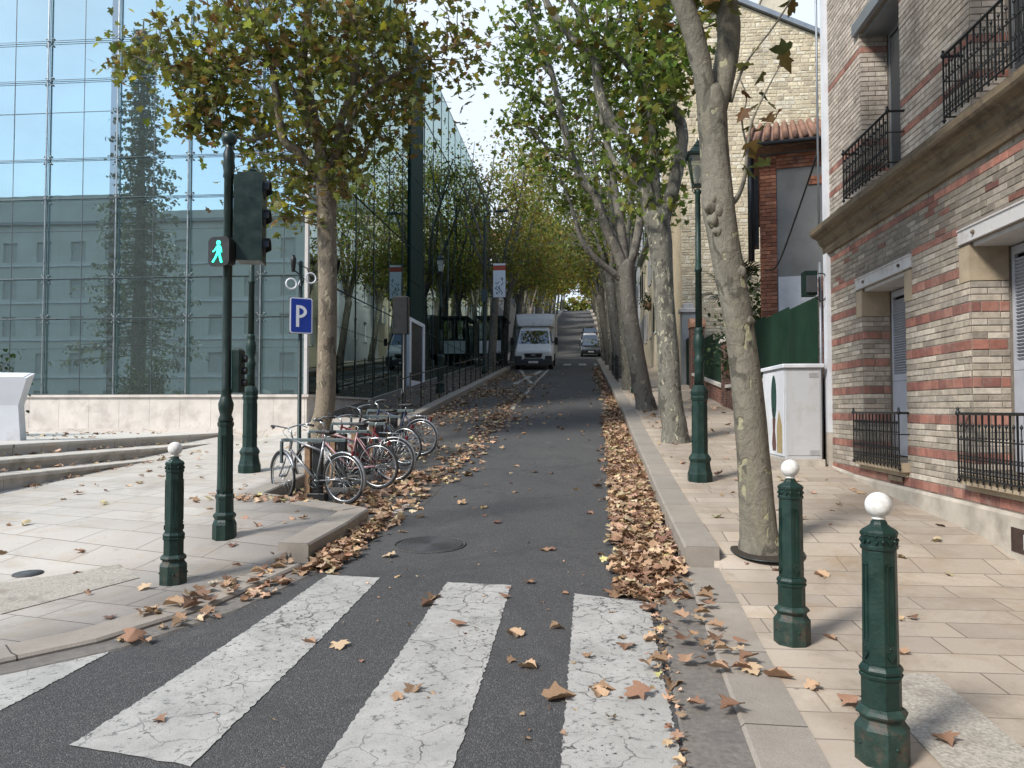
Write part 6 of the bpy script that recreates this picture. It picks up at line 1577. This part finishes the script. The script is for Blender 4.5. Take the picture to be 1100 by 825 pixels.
# second right
b0 = Vector((1.72, 14.7, zright(1.7, 14.7))); D = b0.y*cos(YAW)-b0.x*sin(YAW)
tr = [(.03, 0, -.25, .33), (.02, 0, .05, .27), (.01, 0, .3, .235)]+kn(b0, D, [(720, 430, 12.5), (718, 380, 11.5), (714, 330, 11), (711, 290, 11), (708, 255, 13), (704, 232, 14)])
limbs = [kn(b0, D, [(702, 245, 9), (697, 220, 8.5), (690, 195, 7.5), (680, 168, 7), (664, 140, 6.5), (652, 122, 6), (643, 95, 5.6), (639, 65, 5.2), (622, 48, 4.6), (604, 28, 4), (586, 0, 3.4), (570, -40, 2)], -.03),
         kn(b0, D, [(705, 235, 7), (703, 190, 6), (701, 150, 5.4), (697, 105, 5), (690, 80, 4.6), (687, 40, 4.2), (688, 0, 3.6), (690, -80, 2)], .06),
         kn(b0, D, [(711, 240, 8), (722, 205, 7.5), (729, 175, 7), (733, 145, 6.5), (727, 122, 6), (714, 108, 5.5), (711, 80, 5), (713, 40, 4.6), (716, 0, 4), (722, -80, 2)], .03),
         kn(b0, D, [(690, 205, 4), (668, 185, 3.4), (650, 150, 2.8), (645, 100, 2.2), (650, 40, 1.8), (655, -20, 1)], .1),
         kn(b0, D, [(684, 85, 3), (665, 60, 2.6), (640, 40, 2.2), (615, 5, 1.6), (600, -20, 1)], -.1),
         kn(b0, D, [(640, 70, 2.8), (655, 40, 2.4), (668, 10, 1.8), (672, -30, 1)], .1)]
bl = [blob(b0, 700, 90, 60, 70, D, 1.4, 30), blob(b0, 670, 40, 60, 55, D, 1.6, 22), blob(b0, 690, 160, 50, 40, D, 1.2, 14), blob(b0, 730, 60, 40, 60, D, 1.5, 16), blob(b0, 600, 40, 60, 40, D, 1.4, 9), blob(b0, 690, -60, 130, 60, D, 2, 36), blob(b0, 705, 215, 35, 20, D, .8, 5)]
make_tree('plane tree with flaking spotted bark, second on the right pavement', tuple(b0), tr, limbs, bl, 21, A['bark2'], PAL_G, 22, .15, True, 'street plane trees on the right', .009)
# third right
b0 = Vector((1.6, 20.2, zright(1.6, 20.2))); D = b0.y*cos(YAW)-b0.x*sin(YAW)
tr = [(.08, 0, -.3, .34), (.05, 0, .05, .28), (.02, 0, .3, .25)]+kn(b0, D, [(690, 420, 10), (683, 380, 9.5), (677, 340, 9), (673, 305, 8.5), (672, 285, 9)])
limbs = [kn(b0, D, [(672, 295, 6.5), (663, 270, 6), (654, 252, 5.6), (646, 232, 5.2), (640, 212, 5), (627, 196, 4.4), (613, 165, 4), (603, 123, 3.5), (592, 76, 3), (581, 46, 2.6), (567, 0, 2), (556, -40, 1)], -.05),
         kn(b0, D, [(672, 292, 5.5), (668, 250, 5), (662, 215, 4.6), (655, 170, 4), (648, 120, 3.4), (640, 70, 2.8), (628, 10, 2), (620, -40, 1)], .1),
         kn(b0, D, [(674, 290, 5.5), (683, 262, 5), (688, 230, 4.4), (690, 190, 3.8), (695, 130, 3), (700, 60, 2)], .15),
         kn(b0, D, [(668, 300, 4), (652, 288, 3.8), (640, 278, 3.4), (626, 260, 3), (618, 236, 2.4), (610, 210, 1.6), (596, 180, .9)], -.1),
         kn(b0, D, [(606, 135, 2.2), (585, 112, 1.8), (560, 95, 1.3), (540, 90, .7)], -.1),
         kn(b0, D, [(595, 85, 2), (575, 60, 1.6), (553, 25, 1.1), (545, 18, .6)], -.1), kn(b0, D, [(617, 175, 2), (590, 160, 1.6), (565, 135, 1.1), (548, 120, .6)], -.2)]
bl = [blob(b0, 600, 60, 62, 60, D, 1.8, 30), blob(b0, 570, 120, 42, 40, D, 1.6, 17), blob(b0, 555, 30, 45, 50, D, 1.6, 13), blob(b0, 585, 190, 50, 35, D, 1.6, 12), blob(b0, 630, 130, 60, 50, D, 1.8, 18), blob(b0, 660, 60, 70, 70, D, 2, 28), blob(b0, 620, -40, 120, 50, D, 2.2, 28), blob(b0, 620, 215, 45, 25, D, 1.2, 9), blob(b0, 690, 180, 40, 50, D, 1.5, 14), blob(b0, 535, 70, 28, 50, D, 1, 8)]
make_tree('dark-trunked plane tree leaning over the road, third on the right pavement', tuple(b0), tr, limbs, bl, 33, A['bark3'], PAL_G, 22, .15, True, 'street plane trees on the right', .011)

def street_tree(label, x, y, H, spread, seed, bark, pal, nleaf, group, lean=0, fork=4.0, r=.22, low=4.4):
    rr = random.Random(seed); zb = g(y)+.17; far = y > 58
    if y > 85: low = 3.3; spread *= 1.15
    lx = lean*rr.uniform(.5, 1.2); ly = rr.uniform(-.3, .3)
    tr = [(-lx*.05, 0, -.3, r*1.3), (0, 0, .1, r*1.12), (lx*.25, ly*.2, 1.3, r), (lx*.6, ly*.5, 2.7, r*.92), (lx*.9, ly*.9, fork, r*.95)]
    lb = auto_limbs(rr, fork, H*.93, spread*.85, 4 if far else 5, r*.55, (lx*.9, ly*.9))
    cx_ = lx+ (-.35 if x > 0 else .35)
    if far: bl = [(cx_, ly, (low+H)/2, spread, spread, (H-low)/2, 44)]
    else: bl = [(cx_, ly, (low+H)/2+.5, spread, spread, (H-low)/2, 54), (cx_+spread*.35*(1 if x < 0 else -1), ly, low+1.6, spread*.6, spread*.8, 1.1, 16), (cx_-spread*.3*(1 if x < 0 else -1), ly, low+1.2, spread*.5, spread*.7, .9, 8)]
    tw = sum(b[6] for b in bl); ls = .17 if y < 50 else min(.5, .0040*y)
    return make_tree(label, (x, y, zb), tr, lb, bl, seed, bark, pal, nleaf/tw, ls, False, group, .014, 3)
ORD = ['fourth', 'fifth', 'sixth', 'seventh', 'eighth', 'ninth', 'tenth', 'eleventh', 'twelfth', 'thirteenth', 'fourteenth', 'fifteenth', 'sixteenth', 'seventeenth']
RYs = [26.6, 33, 39.5, 46, 53, 62, 71, 81, 92, 105, 120, 138, 160, 185]
for i, y in enumerate(RYs):
    street_tree(ORD[i]+' plane tree from the camera in the row on the right', 1.62 if y < 57 else 2.6, y, 12.2+(i*37 % 10)*.14, 3.0+(i % 3)*.2, 100+i, A['bark3'] if i % 2 else A['bark2'], PAL_G if i < 2 else PAL_Y, 1700 if i < 3 else (2900 if y < 80 else 2300), 'street plane trees on the right', -.5)
LYs = [41, 47.6, 54, 61, 69, 78, 88, 100, 115, 132, 152, 178, 200]
ORD2 = ['second', 'third']+ORD
for i, y in enumerate(LYs):
    street_tree(ORD2[i]+' plane tree from the camera in the row on the left', -4.85, y, 14.2+(i*53 % 10)*.15, 3.5+(i % 3)*.2, 200+i, A['bark3'], PAL_Y, 4600 if i < 3 else (3000 if y < 80 else 2300), 'street plane trees on the left', .5)
# hilltop greenery
hb = [('green tree on the skyline where the street ends, left of its axis', -14, 232, 10), ('green tree on the skyline where the street ends, right of its axis', 9, 236, 10), ('low bright tree closing the end of the street at the hilltop', -2, 236, 9)]
for i, (lb_, x, y, H) in enumerate(hb):
    rr = random.Random(i); lb2 = auto_limbs(rr, 3, H, 5, 4, .3)
    make_tree(lb_, (x, y, g(y)), [(0, 0, -.5, .5), (0, 0, 1.5, .4), (0, 0, 3, .4)], lb2, [(0, 0, H*.6, 6 if H > 8 else 9, 5, H*.42, 50)], 300+i, A['bark3'], PAL_Y, 30, 1.1, False, None, .05, 3)

#=================================================================== FALLEN LEAVES
rng = np.random.default_rng(77)
L_ = []   # x, y, z, size, surface
def zone(n, fx, fy, hz, smin, smax, surf, stack=0):
    for _ in range(n):
        y = fy(); x = fx(y)
        L_.append((x, y, hz(x, y)+.012+(rng.uniform(0, stack) if stack else 0), rng.uniform(smin, smax), surf))
U = lambda a, b: rng.uniform(a, b)
gz = lambda x, y: g(y)
# right gutter heap
zone(3000, lambda y: xr(y)-.03-(.62-.012*(y-7))*rng.random()**1.15-max(0, rng.normal(-.12, .12)), lambda: 6.7+13.5*rng.random()**1.1, gz, .06, .125, 'gutter', .07)
zone(190, lambda y: xr(y)-.06-.55*rng.random(), lambda: U(6.0, 7.4), gz, .06, .12, 'gutter', .02)
zone(900, lambda y: xr(y)-abs(rng.normal(0, .20))-.02, lambda: U(20, 46), gz, .08, .15, 'gutter', .06)
zone(90, lambda y: xr(y)-.32+rng.normal(0, .035), lambda: U(3.2, 6.2), lambda x, y: g(y)+.02, .02, .06, 'gutter')
zone(26, lambda y: xr(y)+rng.normal(-.02, .16), lambda: U(4.3, 6.6), lambda x, y: g(y)+.035, .07, .13, 'kerb', .03)
# left parking lane
for _ in range(20):
    cy = 14+27*rng.random(); cx = U(XL+.4, -2.0)
    k = int(U(40, 90)); sx = U(.25, .8); sy = U(.5, 1.6)
    for _k in range(k):
        x = rng.normal(cx, sx); y = rng.normal(cy, sy)
        if x < xl(y)+.05 or y < 6.5: continue
        L_.append((x, y, g(y)+.02+U(0, .02), U(.06, .12), 'lane'))
zone(520, lambda y: XL+.04+abs(rng.normal(0, .35)), lambda: U(9.9, 42), gz, .07, .14, 'lane', .05)
zone(280, lambda y: -2.46+abs(rng.normal(0, .16)), lambda: 6.6+2.6*rng.random(), gz, .07, .13, 'lane', .06)
zone(300, lambda y: -2.75+rng.normal(0, .30), lambda: U(9.3, 12.5), gz, .09, .15, 'lane', .03)
zone(620, lambda y: -2.15+rng.normal(0, .20), lambda: U(11.5, 27), gz, .06, .12, 'lane', .02)
zone(60, lambda y: xl(y)+.05+abs(rng.normal(.03, .10)), lambda: 6.9-2.2*rng.random()**1.6, gz, .05, .11, 'lane', .03)
zone(34, lambda y: xl(y)-U(.02, .28), lambda: U(5.0, 7.2), lambda x, y: g(y)+.045, .07, .14, 'leftkerb')
zone(140, lambda y: -3.6+rng.normal(0, .5)-(y-9)*.0, lambda: U(9.1, 9.6), lambda x, y: zleft(x, y)+.0, .07, .12, 'leftpave', .01)
# scattered
zone(80, lambda y: U(-1.9, .5), lambda: 4+24*rng.random()**1.2, gz, .05, .12, 'road')
zone(60, lambda y: U(-2.0, .6), lambda: U(3.1, 8), gz, .012, .035, 'road')
zone(120, lambda y: U(1.4, 3.6), lambda: U(6.5, 24), zright, .05, .13, 'rightpave')
zone(90, lambda y: 1.5+abs(rng.normal(0, .25)), lambda: U(13, 40), zright, .08, .14, 'rightpave')
zone(70, lambda y: U(-7.2, -3.0), lambda: U(6.0, 17), zleft, .05, .12, 'leftpave')
zone(260, lambda y: U(-6.2, XL-.3), lambda: U(18, 42), zleft, .09, .14, 'leftpave')
for k in (1, 2):
    zone(60, lambda y, k=k: ex(k+1, y)+.04+abs(rng.normal(0, .07)), lambda: U(9, 16), lambda x, y, k=k: {1: .71, 2: .88}[k], .05, .10, 'steps', .02)
zone(60, lambda y: ex(1, y)+.05+abs(rng.normal(0, .06)), lambda: U(10, 14.5), zleft, .05, .09, 'steps')
zone(90, lambda y: U(-14, -9.3), lambda: U(13, 17.5), lambda x, y: 1.057, .05, .11, 'plaza')
# the big separate ones, read off the photograph's ground
big = [(603, 753, .17, 'stripe'), (681, 751, .17, 'stripe'), (458, 652, .12, 'road'), (551, 713, .08, 'road'), (141, 691, .20, 'road'), (172, 781, .09, 'stripe'), (838, 731, .18, 'rightpave'), (912, 760, .16, 'rightpave'), (1017, 804, .14, 'rightpave'), (875, 743, .10, 'rightpave'), (154, 634, .13, 'leftpave'), (893, 689, .10, 'rightpave'), (783, 765, .20, 'kerb'), (745, 758, .14, 'kerb'), (795, 722, .19, 'kerb'), (738, 712, .14, 'kerb'), (757, 700, .13, 'kerb'), (770, 690, .15, 'kerb'), (735, 690, .15, 'kerb'), (752, 668, .15, 'kerb'), (965, 666, .08, 'rightpave'), (982, 667, .08, 'rightpave'), (968, 704, .10, 'rightpave'), (722, 738, .13, 'stripe'), (700, 689, .12, 'stripe'), (656, 640, .14, 'road'), (698, 657, .14, 'road'), (631, 708, .07, 'stripe'), (667, 687, .06, 'stripe'), (657, 778, .07, 'stripe'), (27, 565, .13, 'leftpave'), (118, 665, .10, 'leftpave'), (212, 540, .12, 'leftpave'), (225, 548, .09, 'leftpave'), (262, 558, .12, 'leftpave'), (95, 641, .06, 'leftpave'), (245, 636, .14, 'leftkerb'), (232, 628, .11, 'leftkerb'), (607, 640, .07, 'road'), (565, 800, .05, 'road'), (452, 556, .16, 'road'), (520, 546, .10, 'road'), (417, 599, .16, 'road'), (427, 621, .08, 'road')]
big = [(q[0], q[1], q[2], q[3]) for q in big]
for px, py, s_, sf in big:
    hf = {'rightpave': h_right, 'leftpave': h_left, 'kerb': lambda y: .04, 'leftkerb': lambda y: .045}.get(sf, 0)
    v = G(px, py, hf); L_.append((v.x, v.y, v.z+.014, s_*(.70 if sf == 'kerb' else .85), sf))
# keep leaves off the objects' own footprints and out of the air
clean = []
for (x, y, z, s_, sf) in L_:
    if sf in ('gutter', 'road', 'stripe') and x > xr(y)-.02: continue
    if sf in ('road', 'stripe') and x < xl(y)+.1: continue
    if sf == 'leftpave' and (x > xl(y)-.1 or x < -7.4): continue
    if sf == 'leftpave' and y > 18 and x < -6.4: continue
    clean.append((x, y, z, s_, sf))
L_ = clean
def dist(v): return sqrt((v[0])**2+v[1]**2+(EYE-v[2])**2)
def inview(v):
    d = -v[0]*sin(YAW)*1+v[1]*cos(YAW); cx_ = v[0]*cos(YAW)+v[1]*sin(YAW)
    if d <= .5: return False
    px = 550+F*cx_/d; py = 412.5-F*((v[2]-EYE)/d-tan(PITCH))
    return -20 < px < 1120 and -20 < py < 845
L_ = [v for v in L_ if inview(v) or v[1] > 8]
sc_ = sorted(L_, key=lambda v: -v[3]/dist(v) if inview(v) else 1)
single, rest = sc_[:290], sc_[290:]
OWN = [((681, 751), 'largest curled tan leaf in the middle of the rightmost zebra stripe'), ((603, 753), 'tan leaf at the left edge of the rightmost zebra stripe'), ((458, 652), 'rust brown leaf just left of the middle zebra stripe'), ((172, 781), 'small tan leaf near the bottom of the wide left zebra stripe'), ((551, 713), 'small pale leaf on the asphalt between the two right zebra stripes'), ((141, 691), 'large curled leaf by the gutter at the end of the left corner zebra stripe'), ((912, 760), 'curled leaf just left of the foot of the nearest bollard'), ((1017, 804), 'tan leaf right of the foot of the nearest bollard'), ((838, 731), 'tan leaf below the foot of the middle right bollard'), ((893, 689), 'small leaf right of the foot of the middle right bollard'), ((27, 565), 'crumpled dark leaf on the pale slabs near the left edge'), ((722, 738), 'leaf on the right rim of the rightmost zebra stripe'), ((631, 708), 'small reddish leaf on the upper part of the rightmost zebra stripe')]
def own(x, y):
    for k_, ((px, py), lb_) in enumerate(OWN):
        q = G(px, py, h_right if px > 800 else (h_left if px == 27 else 0))
        if abs(q.x-x)+abs(q.y-y) < .03: OWN.pop(k_); return lb_
LAB = {'gutter': ('dry brown plane leaf in the heaped band of leaves along the right kerb', 'dry leaves heaped along the right kerb'),
       'kerb': ('dry tan plane leaf on the dropped kerb stones left of the two right bollards', 'dry leaves on the right dropped kerb'),
       'lane': ('dry brown plane leaf in the drift along the left kerb and bike bay', 'dry leaves drifted along the left kerb'),
       'leftkerb': ('dry plane leaf on the dropped kerb stones at the left corner', 'dry leaves on the left kerb stones'),
       'leftpave': ('dry plane leaf scattered on the pale left pavement', 'dry leaves on the left pavement'),
       'rightpave': ('dry plane leaf scattered on the slabs of the right pavement', 'dry leaves on the right pavement'),
       'road': ('dry leaf lying alone on the dark asphalt of the roadway', 'dry leaves on the open asphalt'),
       'stripe': ('dry tan plane leaf lying on a white zebra stripe', 'dry leaves on the zebra stripes'),
       'steps': ('small dry leaf on the treads of the plaza steps', 'dry leaves on the plaza steps'),
       'plaza': ('small dry leaf on the raised plaza floor', 'dry leaves on the plaza floor')}
variants = []
cols8 = palette(rng, 8, *PAL_D, .12)
for k in range(8):
    o = leaf_mesh('fallen_leaf', np.zeros((1, 3)), np.array([1.0]), cols8[k:k+1], rng, A['dryleaf'], None, True, True, .6, 1.2)
    zs = [v.co.z for v in o.data.vertices]; mz = min(zs)
    for v in o.data.vertices: v.co.z -= mz
    variants.append(o)
used = set()
for i, (x, y, z, s_, sf) in enumerate(single):
    k = R.randrange(8); src = variants[k]
    if k in used: o = src.copy(); COL.objects.link(o)
    else: o = src; used.add(k)
    o.location = (x, y, z-.008); o.scale = (s_, s_, s_*.8); tl = .25 if sf in ('gutter', 'lane') else .08
    o.rotation_euler = (R.uniform(-tl, tl), R.uniform(-tl, tl), R.uniform(0, 6.28)); ow = own(x, y); tag(o, ow or LAB[sf][0], 'fallen leaf', LAB[sf][1] if not ow else 'single fallen leaves in the foreground')
for k in range(8):
    if k not in used: bpy.data.objects.remove(variants[k])
for nm, lab, sfs in (('leaf_litter', 'thick band of dry leaves against the right kerb', ('gutter', 'kerb')), ('leaf_litter', 'dry leaves drifted over the parking lane and left kerb', ('lane', 'leftkerb')), ('leaf_litter', 'scattered dry leaves on pavements, steps and open road', ('road', 'stripe', 'leftpave', 'rightpave', 'steps', 'plaza'))):
    q = [v for v in rest if v[4] in sfs]
    P = np.array([v[:3] for v in q]); sz = np.array([v[3] for v in q])
    o = leaf_mesh(nm, P, sz, palette(rng, len(q), *PAL_D), rng, A['dryleaf'], None, True, True, .55, 1.1); tag(o, lab, 'leaf litter', None, 'stuff')
